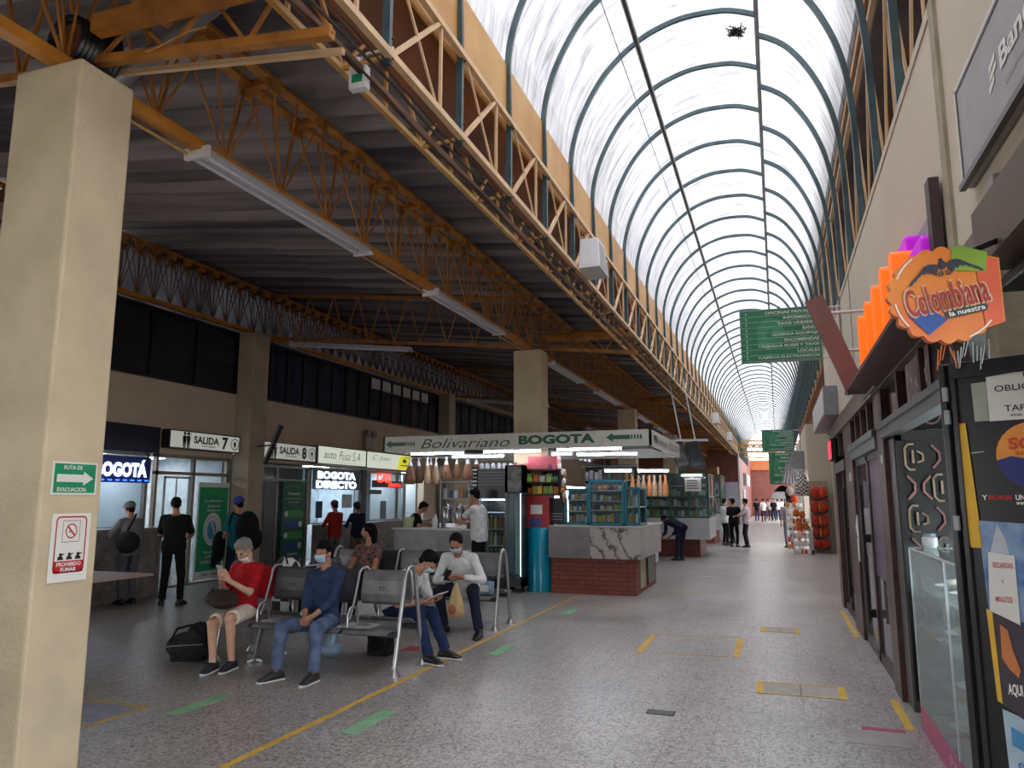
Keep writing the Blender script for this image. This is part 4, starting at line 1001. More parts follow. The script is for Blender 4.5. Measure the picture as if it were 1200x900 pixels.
# stone counters under the ticket windows
M_marb = mat('worn grey marble', '#8b8786', .3, var=.18, scale=1.6, col2='#5c5858')
def slabs(y0, y1, z, x1, label, name='ticket_counter'):
    g = thing(name, label, 'counter', (-10.4, y0, 0)); k = 0; y = y0
    while y < y1-.1:
        yy = min(y+.75, y1); MB().box((-10.5, y+.004, 0), (x1, yy-.004, z-.04)).build('stone_panel', M_granite, g, world=True); y = yy
    MB().box((-10.5, y0, z-.04), (x1+.05, y1, z)).build('counter_top', M_marb, g, world=True, bevel=.006)
slabs(15.5, 21.2, 1.0, -10.1, 'long dark stone counter below the lit ticket windows')
g = thing('curved_counter', 'curved grey stone counter where the man in the grey cap stands', 'counter', (-10.0, 9.6, 0))
P = [(0, -3.2), (.55, -3.2)] + [(.55+.0*i, -3.2+.4*i) for i in range(1, 8)] + [(.55*math.cos(a)+.0, .1+.95*math.sin(a)) for a in [i*PI/2/8 for i in range(9)]]
MB().prism(P, (-10.45, 9.6, 0), XP, YP, 1.08).build('stone_front', M_granite, g, world=True)
P2 = [(x*1.1, y*1.02) for x, y in P]; MB().prism(P2, (-10.46, 9.6, 1.08), XP, YP, .05).build('counter_top', M_marb, g, world=True)
# posters and screens inside offices
q = MB().box((-12.2, 9.3, .9), (-12.15, 10.2, 2.1)); tag(q.build('office_shutter', mat('pale blue shutter', '#8fa9b8', .5, var=.1)), 'pale blue shutter inside the BOGOTA ticket office', 'shutter')
for k, (y_, z_, w_, h_, l) in enumerate(((15.75, 1.35, .28, .4, 'small dark blue notice in the lit second ticket window'), (18.25, 1.8, .7, .12, 'grey sticker on the glass of the CALI ticket window'), (16.9, 1.55, .5, .35, 'white paper pinned inside the second ticket office'), (18.9, 1.3, .35, .5, 'grey paper inside the CALI ticket office'))):
    tag(MB().box((-10.585, y_, z_-h_/2), (-10.58, y_+w_, z_+h_/2)).build('paper_notice', mat('notice%d' % k, ['#22406a', '#6b747a', '#dfe8ee', '#8fa0a8'][k], .6)), l, 'notice')
# tilted screen on the wall pillar
g = thing('wall_screen', 'thin black screen tilted down from the wall pillar between exit signs', 'screen', (-10.1, 12.85, 2.8))
U2 = V((.42, .0, .91)).normalized(); c = V((-9.75, 12.9, 2.72)); 
MB().cbox(c, (.10, .07, .85), V((0.0, 1, 0)), U2).build('screen_case', M_black, g, world=True, bevel=.01)
MB().cbox(c-V((0,.052,0)), (.006, .03, .8), V((0,1,0)), U2).build('edge_strip', M_grey, g, world=True)
MB().bar((-10.1, 12.85, 2.68), (-9.78, 12.88, 2.70), .03).build('bracket', M_black, g, world=True)
# emergency lamp on the office wall
def twin_lamp(name, label, c, R, U, sc=1.0):
    N = V(R).cross(V(U)); g = thing(name, label, 'emergency lamp', c); c = V(c)
    MB().cbox(c+N*.03*sc, (.28*sc, .06*sc, .24*sc), R, U).build('case', M_alu, g, world=True, bevel=.005)
    for k in (-1, 1):
        q = MB(); q.cyl(c+R*k*.10*sc+U*.17*sc+N*.02*sc, c+R*k*.10*sc+U*.17*sc+N*.12*sc, .05*sc, 12, .065*sc); q.build('lamp_head', M_grey, g, world=True)
    return g
twin_lamp('emergency_lamp', 'grey emergency lamp box on the wall above the auto Fusa sign', (-10.49, 17.9, 3.1), YP, ZP, 1.5)
twin_lamp('emergency_lamp', 'second grey emergency lamp box farther along the office wall', (-10.49, 24.5, 3.2), YP, ZP, 1.3)
# table corner poking out behind the nearest column
g = thing('side_table', 'pale table corner sticking out behind the nearest column', 'table', (-7.35, 6.75, 0))
MB().box((-.9, -.45, .70), (.30, .45, .73)).build('table_top', mat('pale pink laminate', '#b39c93', .5), g, bevel=.005)
MB().add([(.30,-.455,.70),(-.3,-.455,.70),(-.1,-.455,.3),(.30,-.45,.70),(-.3,-.45,.70),(-.1,-.45,.3)], [(0,1,2),(5,4,3),(0,3,4,1),(1,4,5,2),(2,5,3,0)]).build('cloth_corner', MATS['pale pink laminate'], g)
for a in (-.85, -.6):
    for b in (-.38, .38): MB().bar((a, b, 0), (a, b, .7), .035).build('leg', M_grey, g)

# ------------------------------------------------------------------ long fluorescent fixtures (switched off)
M_tube = mat('unlit tube', '#c8c8cf', .3, var=.02)
def fixture(label, p, q, wid=.2, dz=0, group=None):
    p = V(p); q = V(q); d = (q-p); L = d.length; g = thing('light_fixture', label, 'light fixture', p, 0, group)
    g.rotation_euler = d.to_track_quat('Y', 'Z').to_euler()
    MB().add([(-wid/2,0,0),(wid/2,0,0),(wid*.32,0,.055),(-wid*.32,0,.055),(-wid/2,L,0),(wid/2,L,0),(wid*.32,L,.055),(-wid*.32,L,.055)], [(0,1,2,3),(7,6,5,4),(0,4,5,1),(1,5,6,2),(2,6,7,3),(3,7,4,0)]).build('housing', M_white, g)
    for k in (-1, 1): MB().cyl((k*wid*.22, .05, -.018), (k*wid*.22, L-.05, -.018), .016, 8).build('tube', M_tube, g, smooth=True)
    q_ = MB(); q_.box((-wid/2, -.012, -.04), (wid/2, .02, .056)); q_.build('end_cap', M_white, g); q_ = MB().box((-wid/2, L-.02, -.03), (wid/2, L+.01, .0)); q_.build('end_cap', M_white, g)
    return g
fixture('nearest long white light fixture under the orange truss', (-4.27, 4.5, 4.35), (-4.27, 7.1, 4.35), .24)
fixture('second long white light fixture under the orange truss', (-4.27, 8.85, 4.35), (-4.27, 11.5, 4.35), .24)
fixture('third white light fixture, just behind the kiosk column', (-4.27, 14.5, 4.35), (-4.27, 17.1, 4.35), .24)
fixture('fourth white light fixture, before the second column', (-4.27, 18.9, 4.35), (-4.27, 21.6, 4.35), .24)
f5 = fixture('distant white light fixture under the column row truss', (-4.27, 24.5, 4.35), (-4.27, 27.1, 4.35), .24, group='far light fixtures')
for y in (29, 34.5, 39): dup(f5, (-4.27, y, 4.35), rot=f5.rotation_euler)
fixture('white light fixture hung under the cross truss before the blue curtains', (-9.6, 13.2, 4.86), (-6.8, 13.2, 4.56), .22)
fixture('white light fixture hung by the farther office wall pillar', (-9.6, 22.9, 4.86), (-6.8, 22.9, 4.56), .22)
# hanging emergency lamp and speaker
g = thing('exit_lamp', 'small white lamp case with green label hanging from the edge girder', 'emergency lamp', (-2.48, 4.0, 4.45))
MB().box((-.065, -.03, -.17), (.065, .03, -.01)).build('case', M_white, g, bevel=.006); q = MB(); rect(q, (0, -.031, -.10), XP, ZP, .08, .06, .001); flat(q, 'green_label', M_signg, g, world=False)
MB().tube([(0,0,-.02), (0,0,.05), (.06,0,.08), (.25,0,.08)], .012, 6).build('bracket', M_white, g); MB().ell((-.02, 0, .045), (.035, .03, .025)).build('lamp_head', M_white, g, smooth=True)
g = thing('horn_speaker', 'white horn loudspeaker mounted on the edge girder above the benches', 'loudspeaker', (-2.16, 9.2, 4.72))
q = MB(); q.add([(-.08,-.28,-.22),(.2,-.28,-.22),(.2,.28,-.22),(-.08,.28,-.22),(-.08,-.18,.2),(.16,-.18,.2),(.16,.18,.2),(-.08,.18,.2)], [(0,3,2,1),(4,5,6,7),(0,1,5,4),(1,2,6,5),(2,3,7,6),(3,0,4,7)]); q.build('cabinet', M_white, g, bevel=.01)
MB().add([(.201,-.24,-.18),(.201,.24,-.18),(.165,.15,.16),(.165,-.15,.16)], [(0,1,2,3)]).build('grille', M_grey, g)
MB().bar((-.1, 0, -.3), (-.1, 0, .3), .04).build('mount', M_grey, g)
s2_ = dup(g, (-2.16, 30, 4.72), label='distant white loudspeaker box on the edge girder')
dup(g, (-2.16, 39, 4.72), label='farthest white loudspeaker box on the edge girder')
# tapes on the floor
M_ytape = mat('yellow floor tape', '#c9a13a', .6, var=.15, scale=5); M_gtape = mat('green floor tape', '#7fae86', .6, var=.15, scale=5); M_rtape = mat('red floor tape', '#b3484a', .6, var=.12); M_pink = mat('pink floor sticker', '#a84a62', .6, var=.2, scale=9)
def tape(pts, wd, m, label, name='floor_tape', group=None):
    q = MB()
    for a, b in zip(pts[:-1], pts[1:]): q.bar((a[0], a[1], .0015), (b[0], b[1], .0015), wd, .003)
    return tag(q.build(name, m), label, 'floor tape', group)
tape([(-3.24, 1.0), (-3.24, 12.9)], .05, M_ytape, 'long yellow floor line along the ends of the benches')
for (x, y0, l) in ((-4.38, 4.75, 'green floor strip near the red shirt man, left of the yellow line'), (-2.88, 4.78, 'nearest green floor strip on the corridor side of the yellow line'), (-2.87, 7.55, 'green floor strip beside the tablet reader'), (-2.9, 10.5, 'faint green floor strip before the kiosk counter')):
    tape([(x, y0), (x, y0+.58)], .13, M_gtape, l)
tape([(-5.6, 6.9), (-5.6, 7.4)], .12, M_gtape, 'faint green floor strip beyond the red shirt man')
tape([(-5.4, 4.85), (-4.72, 4.85), (-4.72, 4.33), (-5.4, 4.33)], .035, M_ytape, 'yellow taped frame at the foot of the nearest column')
tape([(-5.3, 4.6), (-4.76, 4.6)], .44, mat('grey blue floor patch', '#8a8c9c', .6), 'grey blue sticker inside the yellow frame by the nearest column', 'floor_sticker')
tape([(-1.47, 8.2), (-1.47, 9.3)], .07, M_ytape, 'yellow floor mark, left side of the middle floor frame'); tape([(-.48, 8.3), (-.48, 9.4)], .07, M_ytape, 'yellow floor mark, right side of the middle floor frame')
tape([(-1.45, 9.35), (-.5, 9.45)], .02, M_ytape, 'thin yellow line at the back of the middle floor frame'); tape([(-1.3, 8.25), (-.55, 8.28)], .012, M_ytape, 'thin yellow line at the front of the middle floor frame')
def hatch(x0, x1, y0, y1, label):
    g = thing('floor_hatch', label, 'floor hatch', (x0, y0, 0))
    MB().box((0, 0, 0), (x1-x0, y1-y0, .002)).build('cover_slab', mat('pale slab', '#9c968f', .6, var=.1), g)
    q = MB(); W_ = x1-x0; D_ = y1-y0
    q.box((0,-.012,0), (W_,.012,.004)).box((0,D_-.012,0), (W_,D_+.012,.004)); q.box((-.06,-.02,0), (0,D_+.02,.004)).box((W_,-.02,0), (W_+.06,D_+.02,.004)); q.build('yellow_edge', M_ytape, g)
    MB().box((W_/2-.006, 0, .002), (W_/2+.006, D_, .004)).build('joint', M_black, g)
hatch(-.19, .40, 6.88, 7.28, 'floor hatch with yellow taped edge nearest the camera side shops'); hatch(-.22, .12, 9.98, 10.3, 'small yellow edged floor hatch farther along the corridor')
tape([(.80, 6.15), (.80, 7.0)], .06, M_ytape, 'yellow floor strip beside the glass showcase foot'); tape([(.80, 9.9), (.80, 12.2)], .06, M_ytape, 'yellow floor strip before the far glass doors')
tape([(-2.0, 13.6), (-1.3, 13.6)], .03, M_ytape, 'faint yellow floor mark level with the kiosk corner'); tape([(-.3, 16.2), (.2, 16.2)], .12, mat('white floor tape', '#cfcac2', .5), 'short white floor strip far down the corridor')
for k, (x_, y_) in enumerate(((-1.6, 16.5), (-.8, 21), (.3, 21.5))): tape([(x_, y_), (x_+.5, y_)], .08, MATS['white floor tape'], 'faint white floor mark in the far corridor', group='far white floor marks')
tape([(-3.9, 7.6), (-3.6, 7.6)], .22, M_rtape, 'red tape patch on the floor under the bench')
tape([(.48, 6.10), (.76, 6.10)], .07, M_pink, 'worn pink sticker on the floor by the showcase', 'floor_sticker')
tape([(.36, 5.88), (.78, 5.88)], .34, mat('pale sticker', '#928d89', .5), 'pale square slab in front of the pink floor sticker', 'floor_sticker')
g = thing('floor_drain', 'small dark metal drain grate set in the corridor floor', 'drain', (-1.1, 5.95, 0))
MB().box((.08, 0, 0), (.29, .13, .003)).build('grate_frame', M_black, g)
q = MB()
for k in range(6): q.box((.095, .015+k*.019, .003), (.275, .022+k*.019, .005))
q.build('grate_bars', M_grey, g); MB().box((0, 0, 0), (.075, .13, .003)).build('cover', mat('drain cover', '#a8a29c', .5), g)
# ------------------------------------------------------------------ snack kiosk under the canopy
def marble_mat():
    m = bpy.data.materials.new('veined white marble'); m.use_nodes = True; nt = m.node_tree; b = nt.nodes['Principled BSDF']; L = nt.links.new; N = nt.nodes.new
    tc = N('ShaderNodeTexCoord'); mp = N('ShaderNodeMapping'); mp.inputs['Rotation'].default_value = (.3, .5, .7); L(tc.outputs['Object'], mp.inputs[0])
    w_ = N('ShaderNodeTexWave'); w_.inputs['Scale'].default_value = 1.5; w_.inputs['Distortion'].default_value = 13; w_.inputs['Detail'].default_value = 6; w_.inputs['Detail Scale'].default_value = 1.1; w_.inputs['Detail Roughness'].default_value = .65; L(mp.outputs[0], w_.inputs['Vector'])
    cr = N('ShaderNodeValToRGB'); L(w_.outputs['Fac'], cr.inputs[0]); cr.color_ramp.elements[0].position = .0; cr.color_ramp.elements[0].color = lin('#5a5654'); cr.color_ramp.elements[1].position = .10; cr.color_ramp.elements[1].color = lin('#a09b98')
    e = cr.color_ramp.elements.new(.6); e.color = lin('#b5b0ac')
    L(cr.outputs[0], b.inputs['Base Color']); b.inputs['Roughness'].default_value = .22; return m
M_marble = marble_mat(); M_greymarb = mat('grey speckled marble', '#8f8b8b', .3, var=.1, scale=4, col2='#78747a')
M_teal = mat('teal painted metal', '#1c7189', .4, var=.06); M_shelfg = glass('shelf glass', '#eaf3f4', .93, .03); M_red = mat('red plastic', '#b0202a', .4, var=.06)
M_tubeon = emis('lit tube', '#f3f6ff', 24)
PK = [mat('pack%d' % i, c, .45, var=.12, scale=25) for i, c in enumerate(['#cfcbc0', '#86a94a', '#9a6a38', '#c0402f', '#dbb744', '#3a6fb0', '#e8e4de', '#7a3b6a', '#3f6a4a', '#c2743a', '#a8a9ad', '#4a4440'])]
# canopy
g = thing('kiosk_canopy', 'white kiosk canopy lettered Bolivariano BOGOTA with green arrows', 'canopy', (-4.4, 12.3, 2.48))
q = MB().box((-6.86, 12.3, 2.47), (-1.9, 12.34, 2.74)).box((-1.94, 12.3, 2.47), (-1.9, 16.1, 2.74)).box((-6.86, 12.3, 2.47), (-6.82, 16.1, 2.74)).box((-6.86, 16.06, 2.47), (-1.9, 16.1, 2.74)); q.build('fascia', mat('canopy fascia', '#c4c4bb', .5, var=.06), g, world=True)
q = MB()
for k in range(24): q.box((-6.82, 12.34+k*.155, 2.66+.012*(k % 2)), (-1.94, 12.34+(k+1)*.155, 2.675+.012*(k % 2)))
q.build('ceiling_boards', mat('canopy underside', '#77787a', .6, var=.1), g, world=True)
q = MB()
for x in (-6.2, -4.9, -3.4, -2.3): q.box((x-.02, 12.36, 2.60), (x+.02, 16.06, 2.66))
q.build('battens', M_black, g, world=True)
M_kg = mat('canopy letter green', '#1f5a44', .5, var=.05)
text(g, 'Bolivariano', (-5.22, 12.3, 2.595), XP, ZP, .17, mat('canopy script ink', '#23352f', .5), 1.72, -.006, .35)
text(g, 'BOGOTA', (-3.52, 12.3, 2.615), XP, ZP, .16, M_kg, 1.36, .05)
for nm_, c, sg in (('arrow', V((-6.5, 12.3, 2.60)), -1), ('arrow', V((-2.35, 12.3, 2.62)), -1)):
    q = MB(); q.add([c-YP*.004+XP*a+ZP*b for a, b in ((-.30,0),(-.19,.075),(-.19,.035),(.10,.035),(.10,-.035),(-.19,-.035),(-.19,-.075))], [tuple(range(7))])
    for k in range(4): rect(q, c+XP*(.13+k*.05), XP, ZP, .03, .07, .004)
    flat(q, nm_, M_kg, g)
text(g, 'Bolivariano  BOGOTA', (-1.9, 14.3, 2.6), YP, ZP, .13, MATS['grey brush ink'], 3.2, .0)
q = MB(); rect(q, (-1.9, 12.75, 2.62), YP, ZP, .4, .1, .003); flat(q, 'arrow', M_kg, g)
for k, (x0, x1, y, z) in enumerate(((-6.47, -5.37, 12.65, 2.44), (-5.0, -3.9, 12.65, 2.45), (-3.62, -2.45, 12.65, 2.46), (-6.0, -4.9, 13.5, 2.42), (-4.7, -4.4, 13.5, 2.42), (-3.5, -2.35, 13.6, 2.42), (-3.2, -2.65, 14.6, 2.15), (-2.6, -1.97, 14.9, 2.15), (-3.9, -3.5, 13.3, 2.42))):
    t = thing('tube_light', ['glowing tube light under the canopy front, above the hanging bags', 'glowing tube light under the canopy front, middle of the front three', 'glowing tube light under the canopy front, above the teal cabinets', 'glowing tube light over the left kiosk counter, second row', 'short glowing tube above the fridge', 'glowing tube light second row above the teal cabinets', 'low glowing tube at the back of the kiosk, left one', 'low glowing tube at the back of the kiosk, right one', 'short glowing tube beside the red vending top'][k], 'light', (x0, y, z))
    MB().box((0, -.03, .015), (x1-x0, .03, .05)).build('holder', M_white, t)
    MB().cyl((.02, 0, 0), (x1-x0-.02, 0, 0), .019, 8).build('tube', M_tubeon, t)
for x, y in ((-6.8, 12.4), (-1.98, 15.9), (-6.8, 15.9)): pass
# right counter
g = thing('kiosk_counter', 'brick based kiosk counter with veined marble top below the teal cabinets', 'counter', (-3.86, 12.8, 0))
MB().box((-3.78, 12.82, 0), (-2.30, 13.9, .60)).box((-2.95, 13.9, 0), (-2.30, 15.0, .6)).build('brick_base', M_brick2, g, world=True)
MB().box((-3.80, 12.74, .60), (-3.07, 12.80, 1.12)).build('grey_marble_panel', M_greymarb, g, world=True)
MB().box((-3.065, 12.74, .60), (-2.2, 12.80, 1.12)).build('veined_panel', M_marble, g, world=True)
MB().box((-2.26, 12.80, .60), (-2.2, 15.1, 1.12)).build('side_panel', M_greymarb, g, world=True)
MB().box((-3.80, 12.72, 1.12), (-2.17, 15.12, 1.15)).build('marble_top', MATS['worn grey marble'] if False else mat('pale marble top', '#b5b1ac', .25, var=.1, scale=3), g, world=True, bevel=.005)
q = MB().box((-2.299, 13.2, .08), (-2.285, 13.7, .6)); q.build('cream_panel', mat('cream panel', '#b8ad96', .6), g, world=True); MB().box((-2.299, 13.95, .08), (-2.28, 14.7, .55)).build('niche_dark', M_black, g, world=True)  # flat black panel stands in for the dark of a recess
# lower counter behind (white), lighter
g = thing('kiosk_counter', 'white fronted lower counter behind the marble kiosk corner', 'counter', (-3.2, 16.3, 0))
MB().box((-3.9, 16.4, 0.12), (-2.78, 18.6, .98)).build('white_front', mat('off white laminate', '#b9b9bc', .4, var=.05), g, world=True); MB().box((-3.85, 16.45, 0), (-2.83, 18.55, .12)).build('plinth', M_brick2, g, world=True)
MB().box((-3.93, 16.37, .98), (-2.75, 18.63, 1.02)).build('counter_top', MATS['pale marble top'], g, world=True)
# left counter
g = thing('kiosk_counter', 'grey marble fronted counter left of the man in the white shirt', 'counter', (-6.95, 13.4, 0))
MB().box((-6.9, 12.9, .05), (-6.0, 12.96, 1.03)).build('grey_marble_panel', M_greymarb, g, world=True); MB().box((-5.995, 12.9, .05), (-5.15, 12.96, 1.03)).build('veined_panel', mat('grey veined stone', '#84827f', .3, var=.3, scale=2.2, col2='#57534f'), g, world=True)
MB().box((-6.9, 12.96, 0), (-5.15, 13.4, 1.03)).build('base', M_black, g, world=True)
MB().box((-6.95, 12.87, 1.03), (-5.1, 13.5, 1.06)).build('counter_top', MATS['pale marble top'], g, world=True, bevel=.004)
# teal glass cabinets
def goods(par_label, x0, x1, y0, y1, z, n, hmax, group, cat='pack', name='snack_pack', seed=0, kinds=None, fill=.86):
    r = random.Random(seed); p = (x1-x0)/n
    for k in range(n):
        w_ = p*fill; h_ = hmax*r.uniform(.65, 1); x = x0+p*(k+.5); y = r.uniform(y0, y1); mt = PK[(kinds or list(range(12)))[r.randrange(len(kinds or range(12)))]]
        q = MB(); d = .04+.03*r.random()
        # pillow shaped pack
        vs = []; 
        for j, (zz, ww, dd) in enumerate(((0, 1, .35), (.08, 1, .8), (.5, .96, 1), (.9, .97, .7), (1, 1, .15))):
            vs += [(-w_/2*ww, -d/2*dd, h_*zz), (w_/2*ww, -d/2*dd, h_*zz), (w_/2*ww, d/2*dd, h_*zz), (-w_/2*ww, d/2*dd, h_*zz)]
        fs = [(0,3,2,1), (16,17,18,19)]
        for j in range(4):
            for i in range(4): l = (i+1) % 4; fs.append((4*j+i, 4*j+l, 4*j+4+l, 4*j+4+i))
        q.add(vs, fs); o = q.build(name, mt); o.location = (x, y, z); o.rotation_euler = (0, 0, r.uniform(-.15, .15)); tag(o, par_label, cat, group)
def cabinet(label, x0, x1, z0, z1, y0, y1, shelves, mull=()):
    g = thing('glass_cabinet', label, 'display cabinet', (x0, y0, z0)); q = MB(); t = .035
    for x in (x0, x1-t) + tuple(mull):
        for y in (y0, y1-t): q.box((x, y, z0), (x+t, y+t, z1))
    for z in (z0, z1-t):
        for y in (y0, y1-t): q.box((x0, y, z), (x1, y+t, z+t))
        for x in (x0, x1-t): q.box((x, y0, z), (x+t, y1, z+t))
    q.build('frame', M_teal, g, world=True)
    MB().box((x0+t, y1-.02, z0), (x1-t, y1-.01, z1)).build('back_panel', mat('cabinet back', '#2f3a42', .6), g, world=True)
    for z in shelves: MB().box((x0+.01, y0+.02, z), (x1-.01, y1-.02, z+.012)).build('shelf', M_white, g, world=True)
    MB().box((x0+t, y0+.01, z0+t), (x1-t, y0+.014, z1-t)).build('front_glass', M_shelfg, g, world=True)
    return g
cabinet('left teal glass cabinet of snacks on the marble kiosk counter', -3.56, -3.12, 1.16, 1.79, 12.9, 13.25, (1.38, 1.58))
cabinet('tall middle teal glass cabinet on the marble kiosk counter', -3.11, -2.49, 1.16, 1.93, 12.88, 13.25, (1.40, 1.56, 1.74))
cabinet('right teal glass cabinet at the marble counter corner', -2.48, -2.22, 1.16, 1.80, 12.88, 13.6, (1.46,))
q = MB().box((-3.9, 12.95, 1.16), (-3.58, 13.2, 1.62)); 
g = thing('dark_case', 'dark slatted case at the left end of the marble counter', 'case', (-3.75, 13.1, 1.16)); q.build('case_body', mat('dark slate plastic', '#252c35', .4), g, world=True)
for k in range(3): MB().box((-3.89, 12.94, 1.24+k*.05), (-3.59, 12.95, 1.255+k*.05)).build('slat', M_grey, g, world=True)
GR = 'snack packs in the teal cabinets'; GL = 'small snack pack inside one of the teal glass cabinets'
sd = 0
for (x0, x1, z, n, h) in ((-3.52,-3.15,1.2,5,.15),(-3.52,-3.15,1.395,7,.12),(-3.52,-3.15,1.595,6,.1),(-3.07,-2.52,1.2,7,.18),(-3.07,-2.52,1.415,9,.1),(-3.07,-2.52,1.575,8,.12),(-3.07,-2.52,1.755,6,.1),(-2.44,-2.25,1.2,3,.2),(-2.44,-2.25,1.475,3,.22)):
    sd += 1; goods(GL, x0, x1, 12.98, 13.08, z, n, h, GR, seed=sd, kinds=[0,0,1,2,4,5,6,6,9,10,11])
# snack vending rack: blue drum, red column, shelves, packs
g = thing('snack_stand', 'snack stand with bright blue drum base, red middle and packs on top', 'snack stand', (-4.04, 12.95, 0))
q = MB(); q.lathe([(.225, 0), (.225, 1.09), (.215, 1.10)], (-4.03, 12.98, 0), 32); q.build('blue_drum', mat('glossy turquoise', '#0d8fae', .22, var=.03), g, world=True, smooth=True)
MB().box((-4.22, 12.85, 1.10), (-3.82, 13.2, 1.66)).build('red_column', M_red, g, world=True)
MB().box((-4.28, 12.8, 1.66), (-3.6, 13.2, 1.69)).box((-4.28, 12.8, 1.88), (-3.6, 13.2, 1.90)).box((-4.28, 12.8, 2.10), (-3.6, 13.2, 2.13)).box((-4.28, 13.18, 1.66), (-3.6, 13.22, 2.14)).box((-4.30, 12.8, 1.66), (-4.27, 13.2, 2.13)).build('shelves', mat('dark brown shelf', '#2a1e1a', .5), g, world=True)
MB().box((-3.62, 12.82, 1.5), (-3.58, 13.1, 2.13)).build('side_rack', M_black, g, world=True)
MB().box((-4.2, 12.83, 2.13), (-3.66, 13.1, 2.36)).build('red_top_case', mat('translucent red', '#b55560', .4), g, world=True)
q = MB(); rect(q, (-4.05, 12.84, 1.42), XP, ZP, .22, .16, .004); flat(q, 'white_label', M_signw, g); q = MB(); rect(q, (-4.07, 12.84, 1.2), XP, ZP, .22, .14, .004); flat(q, 'blue_label', mat('label blue', '#3b4f8e', .5), g)
goods('coloured snack pack on the shelves above the red column', -4.24, -3.64, 12.86, 12.9, 1.69, 6, .16, 'packs on the snack stand shelves', seed=21, kinds=[1,8,9,1,4]); goods('coloured snack pack on the shelves above the red column', -4.24, -3.64, 12.86, 12.9, 1.90, 5, .17, 'packs on the snack stand shelves', seed=22, kinds=[1,8,9,4,10])
goods('small bright pack standing on top of the snack stand', -4.5, -3.6, 12.84, 12.9, 2.135, 12, .13, 'packs on top of the snack stand', seed=23, kinds=[7,3,6,10,6,9])
for k in range(10):
    r = random.Random(k); o = MB().ell((0,0,0), (.035, .015, .055), 8, 6).build('hanging_packet', PK[[0,2,9,6][k % 4]], smooth=True); o.location = (-3.56+.03*(k % 2), 12.82+.02*(k % 3), 2.08-k*.055); tag(o, 'small packet clipped on the side rack of the snack stand', 'packet', 'packets on the side rack')
# glass fronted drinks fridges
g = thing('drinks_fridge', 'black glass door drinks fridge behind the man in the white shirt', 'fridge', (-4.9, 13.2, 0))
q = MB().box((-5.28, 13.0, 0), (-5.24, 13.6, 2.16)).box((-4.60, 13.0, 0), (-4.56, 13.6, 2.16)).box((-5.28, 13.0, 1.62), (-4.56, 13.6, 2.16)).box((-5.28, 13.0, 0), (-4.56, 13.6, .2)).box((-5.28, 13.56, 0), (-4.56, 13.6, 2.16)); q.build('fridge_body', mat('fridge black', '#17191f', .3, var=.08), g, world=True)
for k in range(5): MB().box((-5.24, 12.985, 1.86+k*.055), (-4.60, 13.0, 1.88+k*.055)).build('vent_slat', mat('vent slat', '#3c4048', .3), g, world=True)
for z in (.45, .75, 1.05, 1.35): MB().box((-5.24, 13.03, z), (-4.60, 13.5, z+.01)).build('shelf', M_white, g, world=True)
MB().box((-5.22, 12.99, .22), (-4.62, 12.996, 1.6)).build('glass_door', M_shelfg, g, world=True)
MB().box((-5.2, 13.1, 1.58), (-4.64, 13.3, 1.6)).build('lamp', emis('fridge lamp', '#e6f0ff', 6), g, world=True)
g = thing('drinks_fridge', 'dark blue tall fridge with a bright lit glass door beside the blue drum', 'fridge', (-4.4, 12.9, 0))
q = MB().box((-4.56, 12.6, .1), (-4.50, 13.3, 2.2)).box((-4.26, 12.6, .1), (-4.22, 13.3, 2.2)).box((-4.56, 12.6, 1.72), (-4.22, 13.3, 2.2)).box((-4.56, 12.6, .1), (-4.22, 13.3, .25)).box((-4.56, 13.25, .1), (-4.22, 13.3, 2.2)); q.build('fridge_body', mat('fridge blue grey', '#28323f', .25, var=.06), g, world=True)
q = MB(); rect(q, (-4.38, 12.6, 1.96), XP, ZP, .26, .42, .003); flat(q, 'picture_panel', mat('fridge picture', '#6f7272', .3, var=.4, scale=9, col2='#2c2e30'), g)
MB().box((-4.49, 12.605, .26), (-4.27, 12.611, 1.7)).build('glass_door', M_shelfg, g, world=True); MB().box((-4.29, 12.66, .27), (-4.272, 12.68, 1.7)).build('lamp', emis('door lamp', '#dff2f6', 4), g, world=True)
MB().box((-4.5, 13.0, .27), (-4.26, 13.24, 1.7)).build('inner_shelves', mat('pale fridge inside', '#a9c3c6', .4), g, world=True)
for k in (-4.52, -4.27): MB().cyl((k, 12.7, .05), (k+.03, 12.7, .05), .05, 12).build('caster', M_black, g, world=True)
def bottle(label, loc, m, h=.22, r=.032, group=None, cap=None):
    g = thing('bottle', label, 'bottle', loc, 0, group)
    MB().lathe([(r*.9, 0), (r, .01), (r, h*.6), (r*.8, h*.72), (r*.38, h*.86), (r*.38, h*.93)], n=12).build('bottle_body', m, g, smooth=True); MB().cyl((0,0,h*.93), (0,0,h), r*.45, 10).build('bottle_cap', cap or M_signw, g); return g
bp = None
k = 0
for z in (.46, .76, 1.06):
    for x in range(7):
        pc = PK[[4,9,3,5,1,6,2][(x+k) % 7]]
        if bp is None: bp = bottle('drink bottle on a shelf of the black fridge', (-5.18+x*.085, 13.12, z), pc, .24, .034, 'bottles in the black fridge')
        else: bottle('drink bottle on a shelf of the black fridge', (-5.18+x*.085, 13.12, z), pc, .24, .034, 'bottles in the black fridge')
    k += 2
for k in range(6):
    o = MB().ell((0,0,.05), (.05, .05, .06), 10, 8).lathe([(.045,0),(.05,.02),(.035,.1)], (0,0,0), 10).build('tied_bag', mat('clear plastic bag', '#b9bec4', .3, var=.15), smooth=True); o.location = (-5.2+k*.115, 13.1, 2.16); tag(o, 'tied clear plastic bag of cups on top of the black fridge', 'bag', 'bags on the fridge top')
